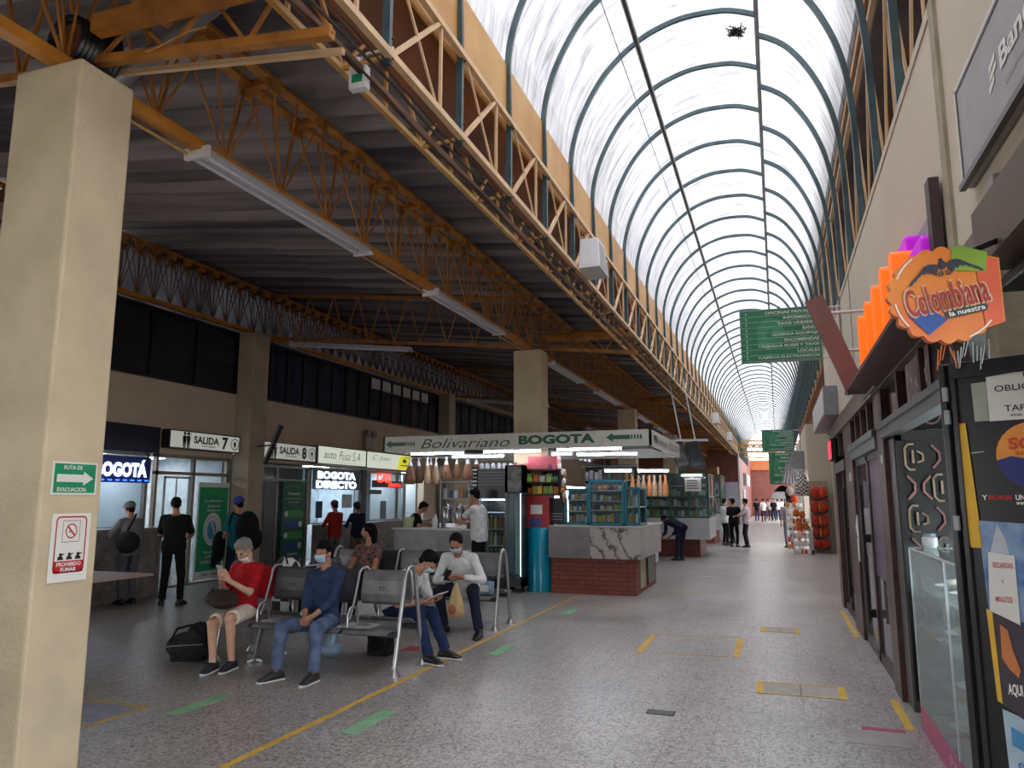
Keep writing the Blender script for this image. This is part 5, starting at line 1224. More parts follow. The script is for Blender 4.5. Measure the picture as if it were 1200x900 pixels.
# hanging bags of crisps
M_clear = mat('shiny clear film', '#c7cbd6', .25, var=.1); M_snack = [mat('brown crisps', '#7a5238', .7, var=.3, scale=30), mat('beige crisps', '#a08468', .7, var=.3, scale=30), mat('dark crisps', '#5a3c2c', .7, var=.3, scale=30)]
hb = [(-6.62,.12,.5,0),(-6.5,.10,.48,2),(-6.38,.09,.42,0),(-6.25,.07,.5,1),(-6.13,.08,.5,1),(-5.98,.10,.42,2),(-5.86,.10,.44,0),(-5.70,.08,.40,0),(-5.55,.06,.36,2),(-5.42,.11,.42,0),(-5.30,.10,.42,0),(-6.3,.08,.4,0)]
for k, (x, r_, h_, mi) in enumerate(hb):
    g = thing('snack_bag', 'hanging clear bag of crisps under the left half of the canopy', 'bag', (x, 12.95+.12*(k % 3), 2.38), 0, 'crisps bags hanging from the canopy')
    MB().lathe([(r_*.75, -h_), (r_, -h_+.03), (r_*.95, -h_*.7), (r_*.7, -h_*.45), (r_*.45, -h_*.3)], n=12, sy=.5).build('crisps', M_snack[mi], g, smooth=True)
    MB().lathe([(r_*.44, -h_*.3), (r_*.3, -h_*.18), (r_*.12, -h_*.08), (r_*.3, -.01), (r_*.25, .01)], n=10, sy=.5).build('bag_neck', M_clear, g, smooth=True)
q = MB(); q.cyl((-6.8, 13.05, 2.39), (-5.1, 13.05, 2.39), .008, 6); tag(q.build('hanging_rail', M_grey), 'thin rail holding the crisps bags under the canopy', 'rail')
# things on the left counter
M_steel = mat('polished steel', '#9a9ca0', .2, metal=.8, var=.08)
bottle('white plastic squeeze bottle on the left kiosk counter', (-6.1, 13.0, 1.06), mat('frosted white', '#c9ccd2', .4), .26, .05)
bottle('red sauce bottle on the left kiosk counter', (-5.38, 13.05, 1.06), M_red, .34, .04)
bottle('smaller orange bottle beside the red sauce bottle', (-5.27, 13.1, 1.06), PK[9], .2, .03)
g = thing('bucket', 'pale green bucket on the left end of the kiosk counter', 'bucket', (-6.72, 13.1, 1.06)); MB().lathe([(.09, 0), (.12, .2), (.125, .2), (.11, .19), (.08, .02)], n=20).build('bucket_body', mat('pale green plastic', '#a5ab86', .5), g, smooth=True); MB().tube([(-.12,0,.19),(-.09,0,.26),(0,0,.29),(.09,0,.26),(.12,0,.19)], .004, 5).build('bucket_handle', M_grey, g)
g = thing('juice_machine', 'polished steel juice machine on the left kiosk counter', 'machine', (-5.85, 13.3, 1.06)); MB().box((-.25,-.12,0), (.25,.12,.10)).build('machine_base', M_steel, g, bevel=.01)
for k in (-.14, .12): MB().lathe([(.09,.1),(.1,.14),(.1,.36),(.06,.42),(.02,.46)], (k,0,0), 16).build('machine_drum', M_steel, g, smooth=True)
MB().tube([(.2,-.05,.1),(.2,-.08,.4),(.22,-.12,.42)], .012, 6).build('machine_spout', M_steel, g)
g = thing('cup_stack', 'stack of foam cups and trays on the left kiosk counter', 'cups', (-5.62, 13.2, 1.06))
for k in range(4): MB().box((-.12,-.08,.0+k*.035), (.12,.08,.03+k*.035)).build('foam_tray', M_signw, g, bevel=.004)
g = thing('back_shelf', 'steel back shelf crowded with jars behind the left kiosk counter', 'shelf', (-6.8, 14.6, 0)); q = MB()
for z in (.9, 1.25, 1.6, 1.95): q.box((-6.75, 14.6, z), (-5.4, 14.95, z+.02))
for x in (-6.75, -6.1, -5.42): q.box((x, 14.6, 0), (x+.03, 14.63, 2.3)).box((x, 14.93, 0), (x+.03, 14.96, 2.3))
q.build('rack', M_grey, g, world=True)
for s_, z in enumerate((.92, 1.27, 1.62)): goods('small jar or box on the steel shelf behind the left counter', -6.7, -5.45, 14.66, 14.8, z, 11, .24, 'goods on the steel back shelf', seed=40+s_, kinds=[0,5,5,6,10,11,8,2], name='grocery_box', cat='box')
q = MB().box((-5.65, 14.2, 1.35), (-5.35, 14.22, 1.9)); tag(q.build('blue_poster', mat('blue paper', '#2d55a8', .6, var=.15)), 'blue paper poster behind the left kiosk counter', 'poster')
g = thing('menu_banner', 'black and white striped menu strip hanging beside the standing man', 'banner', (-5.3, 13.0, 1.6)); MB().box((-.06, 0, 0), (.06, .01, .6)).build('strip', M_black, g)
for k in range(8): MB().box((-.055, -.002, .04+k*.07), (.04, 0, .06+k*.07)).build('stripe', M_signw, g)
# shelves at the back right with bags and trinkets
g = thing('back_rack', 'dark wire rack packed with goods at the back of the kiosk', 'rack', (-2.9, 16.0, 0)); q = MB().box((-4.0, 16.3, 0), (-2.85, 16.35, 2.35)); q.build('board', mat('dark rack board', '#25211f', .7), g, world=True)
q = MB()
for z in (1.1, 1.4, 1.7, 2.0, 2.3): q.box((-4.0, 16.0, z), (-2.82, 16.3, z+.015))
q.build('wire_shelf', M_grey, g, world=True)
for s_, z in enumerate((1.12, 1.42, 1.72, 2.02)): goods('small trinket or pack on the dark wire rack behind the teal cabinets', -3.95, -2.88, 16.05, 16.15, z, 11, .22, 'goods on the back rack', seed=60+s_, kinds=[0,2,11,10,10,11,0,8])
for k in range(7):
    g = thing('snack_bag', 'orange brown bag hanging at the back right of the kiosk', 'bag', (-2.75+k*.11, 15.2+.05*(k % 2), 2.08), 0, 'bags hanging at the back of the kiosk')
    MB().lathe([(.05, -.42), (.06, -.38), (.05, -.2), (.02, -.08), (.03, 0)], n=8, sy=.5).build('bag_body', M_snack[1] if k % 3 else mat('orange crisps', '#b0703c', .6, var=.2, scale=30), g, smooth=True)
# second and third stalls with green glazed cabinets
M_gframe = mat('dark green frame', '#24513f', .4, var=.08)
def stall(label, x0, x1, y0, y1, z1, n, shelfs, seed, gl, base=True):
    g = thing('glazed_stall', label, 'stall', (x1, y0, 0)); 
    MB().box((x0, y0, .5), (x1, y1, 1.08)).build('white_front', mat('white marble front', '#b6b7ba', .3, var=.07, scale=3), g, world=True)
    MB().box((x0+.1, y0+.35, 0), (x1-.3, y1-.1, .5)).build('brick_base', M_brick2, g, world=True)
    q = MB(); t = .045; p = (x1-x0)/n
    for k in range(n+1): q.box((x0+k*p-t/2, y0+.02, 1.08), (x0+k*p+t/2, y0+.02+t, z1))
    m_ = max(2, int((y1-y0)/1.0)); py = (y1-y0-.05)/m_
    for k in range(m_+1): q.box((x1-t, y0+k*py, 1.08), (x1, y0+k*py+t, z1))
    for z in (1.08, 1.65, z1-t): q.box((x0, y0+.02, z), (x1, y0+.06, z+t)).box((x1-t, y0, z), (x1, y1, z+t))
    q.build('frame', M_gframe, g, world=True)
    MB().box((x0, y0+.45, 1.08), (x1-.4, y0+.5, z1)).build('back_panel', mat('stall inside', '#39352f', .8, var=.2), g, world=True)
    q = MB()
    for z in shelfs: q.box((x0, y0+.08, z), (x1-.05, y0+.4, z+.012)).box((x1-.35, y0+.1, z), (x1-.06, y1, z+.012))
    q.build('shelves', M_white, g, world=True)
    MB().box((x0, y0+.03, 1.1), (x1, y0+.034, z1)).box((x1-.02, y0, 1.1), (x1-.016, y1, z1)).build('glass', M_shelfg, g, world=True)
    for i, z in enumerate(shelfs[:-1]): goods(gl, x0+.05, x1-.08, y0+.12, y0+.18, z+.012, int((x1-x0)/.1), .2, gl, seed=seed+i, kinds=[0,1,0,2,9,6,10,11])
    return g
stall('green framed glass stall with a white notice, past the first kiosk', -3.9, -1.80, 21.5, 23.8, 2.32, 4, (1.12, 1.4, 1.68, 1.96), 80, 'goods behind the glass of the green framed stall')
stall('narrow stall with red packs on shelves beside the white uniformed group', -3.3, -1.95, 28.5, 31.5, 2.5, 2, (1.12, 1.45, 1.8, 2.1), 90, 'goods behind the glass of the narrow far stall')
g = thing('wall_notice', 'white paper notice on the green framed stall glass', 'notice', (-2.2, 21.48, 2.0)); MB().box((-.22, 0, -.18), (.22, .01, .18)).build('sheet', M_signw, g)
for k in range(4): MB().box((-.17, -.003, .1-k*.07), (.12+.03*(k % 2), 0, .125-k*.07)).build('line_of_print', M_ink, g)
q = MB().box((-2.5, 21.42, 2.24), (-1.95, 21.46, 2.28)); tag(q.build('strip_lamp', emis('strip lamp', '#ffffff', 5)), 'small lit strip above the notice on the green stall', 'lamp')
# far stall awning and noticeboard on the brick wall
g = thing('notice_board', 'pale notice board on the brick wall behind the white uniformed group', 'notice board', (-2.9, 50.9, 1.6)); MB().box((-.9, -.05, -1.1), (.55, 0, 1.1)).build('board', mat('pale lilac board', '#b9b9cc', .6), g)
g = thing('stall_awning', 'brown slanted awning box on the far stall', 'awning', (-3.0, 31.5, 2.4)); MB().box((-.6, 0, .1), (.75, .8, .45)).build('awning_box', M_brown, g); MB().box((.72, 0, .12), (.78, .8, .5)).build('awning_edge', M_cream, g)
for k, (x, y, w_, l) in enumerate(((-2.28, 58, 1.6, 'grey cabinet high on the brick side wall, nearer one'), (-2.28, 62, 2.2, 'white framed box high on the brick side wall, farther one'))):
    q = MB().box((-2.3, y, 2.6), (-2.05, y+w_, 3.5)); tag(q.build('wall_box', [M_grey, M_white][k], bevel=.02), l, 'wall box')
struct(MB().box((-2.31, 56.5, 0), (-2.24, 60.0, 2.3)), 'door_1', M_grey)
# television screens hung from the roof
g = thing('hanging_screens', 'back to back black screens hung on white rods past the kiosk', 'screens', (-2.0, 19, 3.0))
MB().box((-2.45, 18.9, 3.02), (-1.55, 19.15, 3.07)).build('top_plate', M_white, g, world=True)
for k, (x, tl) in enumerate(((-2.22, .10), (-1.85, -.1))):
    U2 = V((-.35 if k == 0 else -.25, 0, 1)).normalized(); c = V((x, 18.95, 2.66)); MB().cbox(c, (.34, .08, .72), XP.cross(U2).cross(U2)*-1 if False else V((U2.z, 0, -U2.x)), U2).build('screen', M_black, g, world=True, bevel=.01)
    q = MB().cbox(c-YP*.045, (.26, .006, .5), V((U2.z, 0, -U2.x)), U2); q.build('screen_face', mat('screen face%d' % k, ['#7f8488', '#3f4348'][k], .2, var=.4, scale=3, col2='#22252a'), g, world=True)
for x in (-2.2, -1.85): MB().bar((x-.25, 19, 4.6), (x, 19, 3.05), .03).build('hanger_rod', M_white, g, world=True)
# ------------------------------------------------------------------ shops on the right
RR = V((0,-1,0))    # viewer's right for surfaces facing the corridor (-x)
M_bfr = M_brownframe; M_pil = mat('brown granite tile', '#5a4138', .35, var=.25, scale=7, col2='#3c2c27', bump=.1, bscale=20); M_gfr = mat('dull grey frame', '#5b5a58', .4, var=.1)
M_win = mat('dark shop window', '#2a2628', .12, var=.35, scale=1.5, col2='#15131a')
M_dglass = glass('shop glass', '#a8a0ae', .55, .05)
struct(MB().box((.84, 3.4, 2.52), (.9, 13.0, 2.72)), 'trim_7', mat('brown grey lintel', '#6b6158', .5, var=.12, scale=3))
struct(MB().box((.80, 1.8, 2.50), (1.12, 3.35, 2.62)).box((.80, 1.8, 2.62), (.9, 3.35, 2.74)), 'trim_8', mat('brown lintel', '#5c4c42', .5, var=.12, scale=3))
struct(MB().box((.875, 1.8, 2.70), (.9, 3.3, 2.8)), 'trim_9', M_wr)
struct(MB().box((2.6, 1.8, 0), (2.7, 14.2, 3.2)), 'wall_shop_back', mat('dim shop wall', '#6f625c', .8, var=.2, scale=1.2))
struct(MB().box((1.1, 1.8, 2.74), (2.7, 14.2, 2.8)), 'ceiling_shop', mat('shop ceiling', '#8c857c', .8))
# granite pillar and brown posts
def post(x0, x1, y0, y1, z0, z1, label, m, cat='pillar', name='shop_pillar', bevel=.006): return tag(MB().box((x0, y0, z0), (x1, y1, z1)).build(name, m, bevel=bevel), label, cat)
post(.86, 1.2, 6.95, 7.35, 0, 2.52, 'reddish brown tiled pillar between showcase and glass doors', M_pil)
post(.90, 1.2, 6.66, 6.94, 0, 2.09, 'dark grey metal shutter box beside the brown tiled pillar', M_gfr)
post(.86, 1.15, 9.75, 10.7, 0, 2.52, 'dark brown pillar between the two glass door sets', M_pil)
post(.86, 1.15, 12.5, 12.95, 0, 2.52, 'narrow dark pillar beside the cream pier', M_pil)
tag(MB().box((.85, 7.0, 1.90), (.86, 7.08, 1.97)).build('wall_switch', M_signw), 'white switch plate on the brown tiled pillar', 'switch'); tag(MB().box((.85, 9.95, 1.82), (.86, 10.1, 1.92)).build('wall_switch', M_signw), 'white switch plate on the farther dark brown pillar', 'switch')
# rails
tag(MB().box((.84, 4.1, 2.10), (.95, 6.95, 2.20)).box((.82, 4.1, 2.17), (.86, 6.95, 2.22)).build('transom_rail', M_gfr, bevel=.005), 'grey transom rail over the showcase and lattice gate', 'rail')
tag(MB().box((.84, 7.35, 2.05), (.95, 9.75, 2.20)).box((.82, 7.35, 2.15), (.86, 9.75, 2.22)).build('transom_rail', mat('blue grey transom', '#6d7674', .4), bevel=.005), 'blue grey transom rail over the purple glass doors', 'rail')
tag(MB().box((.84, 10.7, 1.98), (.95, 12.5, 2.12)).build('transom_rail', M_gfr), 'grey transom rail over the farther brown doors', 'rail')
def transom_window(y0, y1, n, label, m=None):
    g = thing('transom_window', label, 'window', (.9, y0, 2.2)); q = MB(); p = (y1-y0)/n
    for k in range(n+1): q.box((.86, y0+k*p-.04, 2.2), (.93, y0+k*p+.04, 2.53))
    q.build('frame', M_bfr, g, world=True); MB().box((.90, y0, 2.2), (.905, y1, 2.53)).build('glass', m or M_win, g, world=True); return g
transom_window(4.2, 6.95, 3, 'brown framed transom panes above the lattice gate'); transom_window(7.4, 9.72, 4, 'dark transom panes above the purple glass doors'); transom_window(10.75, 12.45, 2, 'dark transom panes above the farther brown doors')
g = thing('window_sticker', 'scribbled white and pink sticker on the pane under the orange sign', 'sticker', (.89, 5.3, 2.35)); MB().box((.893, 4.95, 2.22), (.896, 5.8, 2.52)).build('backing', mat('grey pink film', '#8a6f74', .5), g, world=True)
q = MB(); r = random.Random(4)
for k in range(26):
    y = r.uniform(5.0, 5.75); z = r.uniform(2.25, 2.45); q.bar((.89, y, z), (.89, y+r.uniform(-.06, .06), z+r.uniform(.02, .1)), .008)
q.build('scribbles', M_signw, g, world=True)
tag(MB().box((.892, 6.0, 2.24), (.896, 6.25, 2.5)).build('window_sticker', mat('cream sticker', '#c8b79a', .5)), 'cream paper on the pane beside the scribbled sticker', 'sticker')
# glass doors
def glass_door(y0, y1, label, film=None, handle=True, m=M_bfr):
    g = thing('glass_door', label, 'door', (.92, y0, 0)); q = MB().box((.89, y0, 0), (.94, y0+.06, 2.05)).box((.89, y1-.06, 0), (.94, y1, 2.05)).box((.89, y0, 0), (.94, y1, .10)).box((.89, y0, 1.98), (.94, y1, 2.05)); q.build('frame', m, g, world=True)
    MB().box((.912, y0, .1), (.918, y1, 2.0)).build('glass', M_dglass, g, world=True)
    if film: MB().box((.905, y0+.06, film[0]), (.908, y1-.06, film[1])).build('film', film[2], g, world=True)
    if handle:
        yy = y0+.10 if handle == 1 else y1-.12
        h = MB().bar((.83, yy, .35), (.83, yy, 1.75), .028).build('pull_bar', M_black, g, world=True)
        for z in (.45, 1.2): MB().box((.825, yy-.03, z-.04), (.89, yy+.03, z+.04)).build('bracket', M_black, h, world=True)
    return g
M_purp = mat('purple film', '#6a5674', .3, var=.35, scale=6, col2='#4a3d55')
glass_door(7.38, 8.55, 'glass door with tall purple film next to the tiled pillar', (.85, 1.98, M_purp), 0)
glass_door(8.56, 9.7, 'glass door with black pull bar and white arrow sign', (1.0, 1.5, mat('pale film', '#a39fa8', .3, var=.2)), 1, m=M_gfr)
glass_door(10.72, 11.6, 'dark brown glass door past the brown pillar, nearer leaf', None, 1); glass_door(11.61, 12.48, 'dark brown glass door beside the narrow dark pillar', None, 0)
g = thing('arrow_sign', 'small white arrow shaped sign on the glass door', 'sign', (.80, 9.2, 1.25)); MB().prism([(0,.24),(.22,.10),(.22,.38)], (.82, 9.3, 1.05), RR, ZP, .01).build('arrow_head', M_signw, g, world=True); MB().prism([(.08,-.12),(.2,-.12),(.2,.12),(.08,.12)], (.82, 9.3, 1.05), RR, ZP, .01).build('arrow_tail', M_signw, g, world=True)
g = thing('neon_sign', 'small red lit sign over the farther brown doors', 'sign', (.8, 12.4, 2.3)); MB().box((.80, 12.2, 2.18), (.86, 12.7, 2.50)).build('case', M_black, g, world=True); MB().box((.79, 12.23, 2.21), (.80, 12.67, 2.47)).build('lit_face', emis('red lit face', '#ff2b3f', 1.6), g, world=True)
g = thing('box_sign', 'grey box sign projecting from the wall above the far doors', 'sign', (.88, 11.4, 2.8)); MB().box((.69, 11.4, 2.77), (.88, 14.6, 3.2)).build('case', mat('box sign grey', '#85878c', .4), g, world=True, bevel=.01); MB().box((.682, 11.45, 2.80), (.69, 14.55, 3.17)).build('face', M_white, g, world=True)
# lattice gate swung open
g = thing('lattice_gate', 'black gate with rounded pink line pattern standing open behind the showcase', 'gate', (.93, 6.62, 0)); q = MB().box((.91, 6.60, .1), (.95, 6.64, 2.14)).box((1.85, 6.60, .1), (1.9, 6.64, 2.14)).box((.91, 6.60, 2.06), (1.9, 6.64, 2.14)).box((.91, 6.63, .1), (1.9, 6.645, 2.06)); q.build('gate_leaf', M_black, g, world=True)
M_pl = mat('dusty pink bars', '#b5827c', .5, var=.1); M_pl2 = mat('cream bars', '#c2a88c', .5, var=.1)
for c_ in range(4):
    for r_ in range(6):
        cx, cz = 1.05+c_*.185, 1.93-r_*.24; q = MB(); pm = M_pl if (c_+r_) % 2 else M_pl2
        if (c_+r_) % 2 == 0:
            for sg in (-1, 1):
                q.tube([(cx+sg*.02, 6.59, cz+.10), (cx+sg*.06, 6.59, cz+.10), (cx+sg*.085, 6.59, cz+.07), (cx+sg*.085, 6.59, cz-.07), (cx+sg*.06, 6.59, cz-.10), (cx+sg*.02, 6.59, cz-.10)] if sg < 0 or r_ % 2 else [(cx+.0, 6.59, cz+.045), (cx+.04, 6.59, cz+.02), (cx+.04, 6.59, cz-.03), (cx, 6.59, cz-.045)], .010, 6)
            q.bar((cx-.03, 6.59, cz-.05), (cx-.03, 6.59, cz+.05), .016)
        else:
            q.tube([(cx-.08, 6.59, cz+.09), (cx-.03, 6.59, cz+.03), (cx-.03, 6.59, cz-.03), (cx-.08, 6.59, cz-.09)], .010, 6); q.tube([(cx+.08, 6.59, cz+.09), (cx+.03, 6.59, cz+.03), (cx+.03, 6.59, cz-.03), (cx+.08, 6.59, cz-.09)], .010, 6)
        q.build('pattern_bars', pm, g, world=True, smooth=True)
g = thing('gate_transom', 'dark panel with pink ring shapes above the lattice gate', 'panel', (.95, 6.5, 2.1)); MB().box((.93, 6.66, 2.15), (1.9, 6.69, 2.5)).build('panel', mat('dark plum panel', '#2c2327', .5), g, world=True)
for k in range(4): q = MB(); q.tube([(1.0+k*.18+.07*math.cos(a), 6.65, 2.28+.09*math.sin(a)) for a in [i*2*PI/16 for i in range(16)]], .008, 6, closed=True); q.build('ring', M_pl, g, world=True)
# glass showcase
g = thing('glass_showcase', 'glass bakery showcase with pink printed foot band', 'showcase', (1.2, 5.0, 0))
MB().box((.90, 3.95, 0), (1.55, 6.2, .1)).build('plinth', M_alu, g, world=True); MB().box((1.53, 3.95, .1), (1.55, 6.2, 1.24)).build('back_panel', mat('pale showcase back', '#c9cdd0', .4), g, world=True)
MB().box((.885, 3.95, .1), (.892, 6.2, 1.25)).build('front_glass', M_shelfg, g, world=True); MB().box((.885, 6.193, .1), (1.55, 6.2, 1.25)).build('end_glass', M_shelfg, g, world=True); MB().box((.885, 3.95, 1.25), (1.55, 6.2, 1.258)).build('top_glass', M_shelfg, g, world=True)
q = MB()
for y in (3.95, 5.0, 6.2): q.bar((.888, y, .1), (.888, y, 1.25), .012)
q.bar((.888, 3.95, 1.25), (.888, 6.2, 1.25), .012).bar((.888, 6.2, 1.25), (1.55, 6.2, 1.25), .012); q.build('metal_edges', M_white, g, world=True)
for z in (.42, .70, .98): MB().box((.93, 4.0, z), (1.5, 6.15, z+.008)).build('glass_shelf', M_shelfg, g, world=True)
MB().box((.882, 3.95, 0), (.886, 6.2, .16)).build('pink_band', mat('pink print band', '#b5487a', .4, var=.1), g, world=True)
text(g, 'PANADERIA', (.882, 4.7, .09), RR, ZP, .07, mat('pale pink print', '#d8a8bc', .5), 1.1, .02)
MB().box((1.3, 4.0, 1.19), (1.36, 6.1, 1.215)).build('strip_light', emis('showcase strip', '#eef6ff', 45), g, world=True)
k = 0; M_dough = [mat('baked dough', '#c8a878', .6, var=.25, scale=14), mat('pale dough', '#d8cdb6', .6, var=.15, scale=14), mat('brown crust', '#a5713c', .6, var=.25, scale=14)]
for (y, z) in ((5.9, .99), (5.45, .99), (5.7, .71), (5.2, .71), (4.7, .71), (5.5, .43), (5.0, .43), (4.5, .43), (4.6, .99), (5.8, .11), (5.2, .11), (4.6, .11)):
    t = thing('food_tray', 'white tray of baked goods inside the glass showcase', 'tray', (1.2, y, z+.002), 0, 'trays of food in the showcase')
    MB().lathe([(.14, .004), (.17, .02), (.18, .03), (.165, .026), (.13, .012)], n=20, sx=1.2).build('tray', M_signw, t, smooth=True)
    r = random.Random(k)
    for j in range(7):
        a = j*2*PI/6; rr = .09 if j < 6 else 0; MB().ell((rr*math.cos(a)*1.2, rr*math.sin(a), .045), (.05, .04, .028), 10, 7).build('bun', M_dough[(k+j % 2) % 3], t, smooth=True)
    k += 1
g = thing('cup_tower', 'tall stack of clear cups on the showcase corner', 'cups', (1.0, 4.85, 1.26))
for k in range(12): MB().lathe([(.035, 0), (.05, .07), (.052, .072), (.048, .068)], (0, 0, k*.022), 14).build('cup', mat('milky cup', '#b9aba4', .3, var=.2) if k % 3 else M_pl2, g, smooth=True)
g = thing('straw_jar', 'low clear jar on the far showcase corner', 'jar', (1.0, 6.05, 1.26)); MB().lathe([(.04, 0), (.05, .02), (.05, .07), (.04, .08)], n=14).build('jar_body', M_white, g, smooth=True); MB().lathe([(.042, .08), (.042, .1)], n=14).build('jar_lid', M_grey, g)
# black fridge with stickers and posters near the camera
P0 = V((.70, 3.70, 0)); uu = V((.27, -.16, 0)).normalized(); nn = uu.cross(ZP)   # faces the camera side
g = thing('poster_fridge', 'black upright cabinet covered in posters at the shop corner', 'cabinet', P0)
back = -nn*.5
B_ = [P0, P0+uu*1.1, P0+uu*1.1+back*.3, P0+back*.3]
q = MB(); q.add([p+ZP*0 for p in B_]+[p+ZP*2.19 for p in B_], [(0,1,2,3),(4,7,6,5),(0,4,5,1),(1,5,6,2),(2,6,7,3),(3,7,4,0)]); q.build('cabinet_body', mat('cabinet black', '#161619', .28, var=.1), g, world=True, bevel=.008)
q = MB(); q.cbox(P0+uu*.02+nn*.012+ZP*1.09, (.025, .03, 2.18), uu, ZP); q.cbox(P0+uu*.058+nn*.008+ZP*1.09, (.02, .02, 2.18), uu, ZP); q.cbox(P0+uu*.55+nn*.01+ZP*2.15, (1.0, .02, .07), uu, ZP); q.build('door_profile', mat('black profile', '#232226', .22), g, world=True, bevel=.003)
for z in (1.95, 1.5, 2.05): MB().cbox(P0+uu*.03+nn*.025+ZP*z, (.02, .02, .06), uu, ZP).build('hinge', M_grey, g, world=True)
def on(u_, z, o=.002): return P0+uu*u_+nn*o+ZP*z
def poly(q, pts, o): q.add([on(a, b, o) for a, b in pts], [tuple(range(len(pts)))])
def poster(name, label, pts, m, o=.004, cat='poster'):
    gg = thing(name, label, cat, on(*pts[0], o)); q = MB(); P = [on(a, b, o) for a, b in pts]; n_ = len(P); q.add(P+[p+nn*.003 for p in P], [tuple(range(n_-1,-1,-1)), tuple(range(n_, 2*n_))]+[(i, (i+1) % n_, n_+(i+1) % n_, n_+i) for i in range(n_)]); q.build('sheet', m, gg, world=True); return gg
M_paper = mat('printer paper', '#bdbdb8', .6, var=.04)
pp = poster('window_film', 'grey green paper behind the mask notice on the black cabinet', [(.129,1.925),(.45,1.925),(.45,2.10),(.127,2.088)], mat('grey green paper', '#8f9688', .6))
pp = poster('mask_notice', 'white USO OBLIGATORIO DE TAPABOCAS paper on the black cabinet', [(.187,1.922),(.55,1.92),(.55,2.135),(.187,2.108)], M_paper, .010)
for s_, z, w_ in (('USO', 2.10, .085), ('OBLIGATORIO', 2.055, .30), ('DE', 2.01, .045), ('TAPABOCAS', 1.97, .24), ('POR SU SEGURIDAD', 1.94, .2)): text(pp, s_, on(.365, z, .013), uu, ZP, .026 if z > 1.95 else .009, M_ink, w_, .01, out=.001)
pp = poster('yellow_strip', 'yellow paper strip down the edge of the black cabinet', [(.07,1.40),(.115,1.40),(.092,1.922),(.048,1.922)], mat('yellow paper', '#c49a2e', .6, var=.1), .006, 'paper strip')
q = MB(); poly(q, [(.05,1.90),(.092,1.922),(.05,1.922)], .0095); flat(q, 'orange_corner', mat('orange paper', '#b8622c', .6), pp)
pp = thing('round_sticker', 'round orange and blue SOAT sticker on the black cabinet', 'sticker', on(.33, 1.76)); q = MB(); disc(q, on(.33, 1.775), uu, ZP, .135, .004, a0=0, a1=2*PI); flat(q, 'orange_disc', mat('sticker orange', '#c98232', .5, var=.08), pp)
q = MB(); A_ = [(.33+.135*math.cos(a), 1.775+.135*math.sin(a)) for a in [PI*1.04+(PI*.92)*i/14 for i in range(15)]]; poly(q, A_+[(.42,1.74),(.33,1.755),(.25,1.775)], .0065); flat(q, 'blue_half', mat('sticker blue', '#1d2766', .5), pp)
text(pp, 'SOAT', on(.345, 1.825, .007), uu, ZP, .05, mat('sticker red ink', '#b23a28', .5), .2, .03); text(pp, 'SEGURO', on(.345, 1.785, .007), uu, ZP, .016, MATS['sticker red ink'], .16, .01)
text(g, 'Y', on(.138, 1.607), uu, ZP, .02, M_signw, None, .02); text(g, 'RECARGAS', on(.195, 1.607), uu, ZP, .018, M_signr, .085, .02); text(g, 'UNA', on(.275, 1.607), uu, ZP, .022, M_signw, .05, .02); text(g, 'www', on(.27, 1.583), uu, ZP, .012, M_signw, .04, .01); 
q = MB(); poly(q, [(.10,1.79),(.15,1.795),(.15,1.80),(.10,1.797)], .003); flat(q, 'small_mark', M_grey, g)
pp = poster('blue_folder', 'blue plastic folder pouch taped to the black cabinet', [(.115,1.13),(.34,1.02),(.34,1.50),(.105,1.512)], mat('blue plastic film', '#3c5f8f', .25, var=.3, scale=9, col2='#7f93a8'), .006, 'folder')
q = MB(); poly(q, [(.14,1.38),(.16,1.45),(.175,1.50),(.20,1.44),(.21,1.38)], .011); flat(q, 'crumpled_film', mat('white film', '#aeb7bf', .4, var=.2), pp)
pp = poster('recharge_notice', 'white paper with red words in front of the blue folder', [(.122,1.151),(.225,1.105),(.228,1.375),(.134,1.385)], M_paper, .014)
text(pp, 'RECARGAS', on(.185, 1.335, .018), uu, ZP, .022, M_signr, .07, .01); text(pp, 'Y', on(.18, 1.27, .018), uu, ZP, .014, M_signr, .01, .01); text(pp, 'MINUTOS', on(.178, 1.20, .018), uu, ZP, .022, M_signr, .06, .01)
pp = poster('yellow_strip', 'narrow yellow strip beside the dark orange poster', [(.118,.80),(.135,.79),(.128,1.15),(.108,1.155)], MATS['yellow paper'], .012, 'paper strip')
pp = poster('dark_poster', 'dark poster with an orange shape low on the black cabinet', [(.13,.79),(.34,.66),(.34,1.09),(.13,1.14)], mat('plum poster', '#39313c', .5, var=.2), .008)
q = MB(); poly(q, [(.152,1.10),(.178,1.08),(.19,1.0),(.21,.93),(.20,.90),(.17,.93),(.148,.97)], .014); flat(q, 'orange_shape', mat('poster orange', '#b06a34', .5), pp)
text(pp, 'AQUI', on(.185, .85, .013), uu, ZP, .05, M_signw, .05, .02)
pp = poster('light_poster', 'pale blue poster low on the black cabinet', [(.14,.35),(.36,.30),(.36,.70),(.13,.77)], mat('pale blue poster', '#9fb6c4', .5, var=.2), .006)
q = MB(); poly(q, [(.155,.64),(.2,.62),(.2,.69),(.155,.71)], .011); flat(q, 'blue_block', mat('poster mid blue', '#3f7fae', .5), pp)
text(pp, 'SERVICIO', on(.24, .56, .011), uu, ZP, .04, MATS['notice blue'], .14, .01)
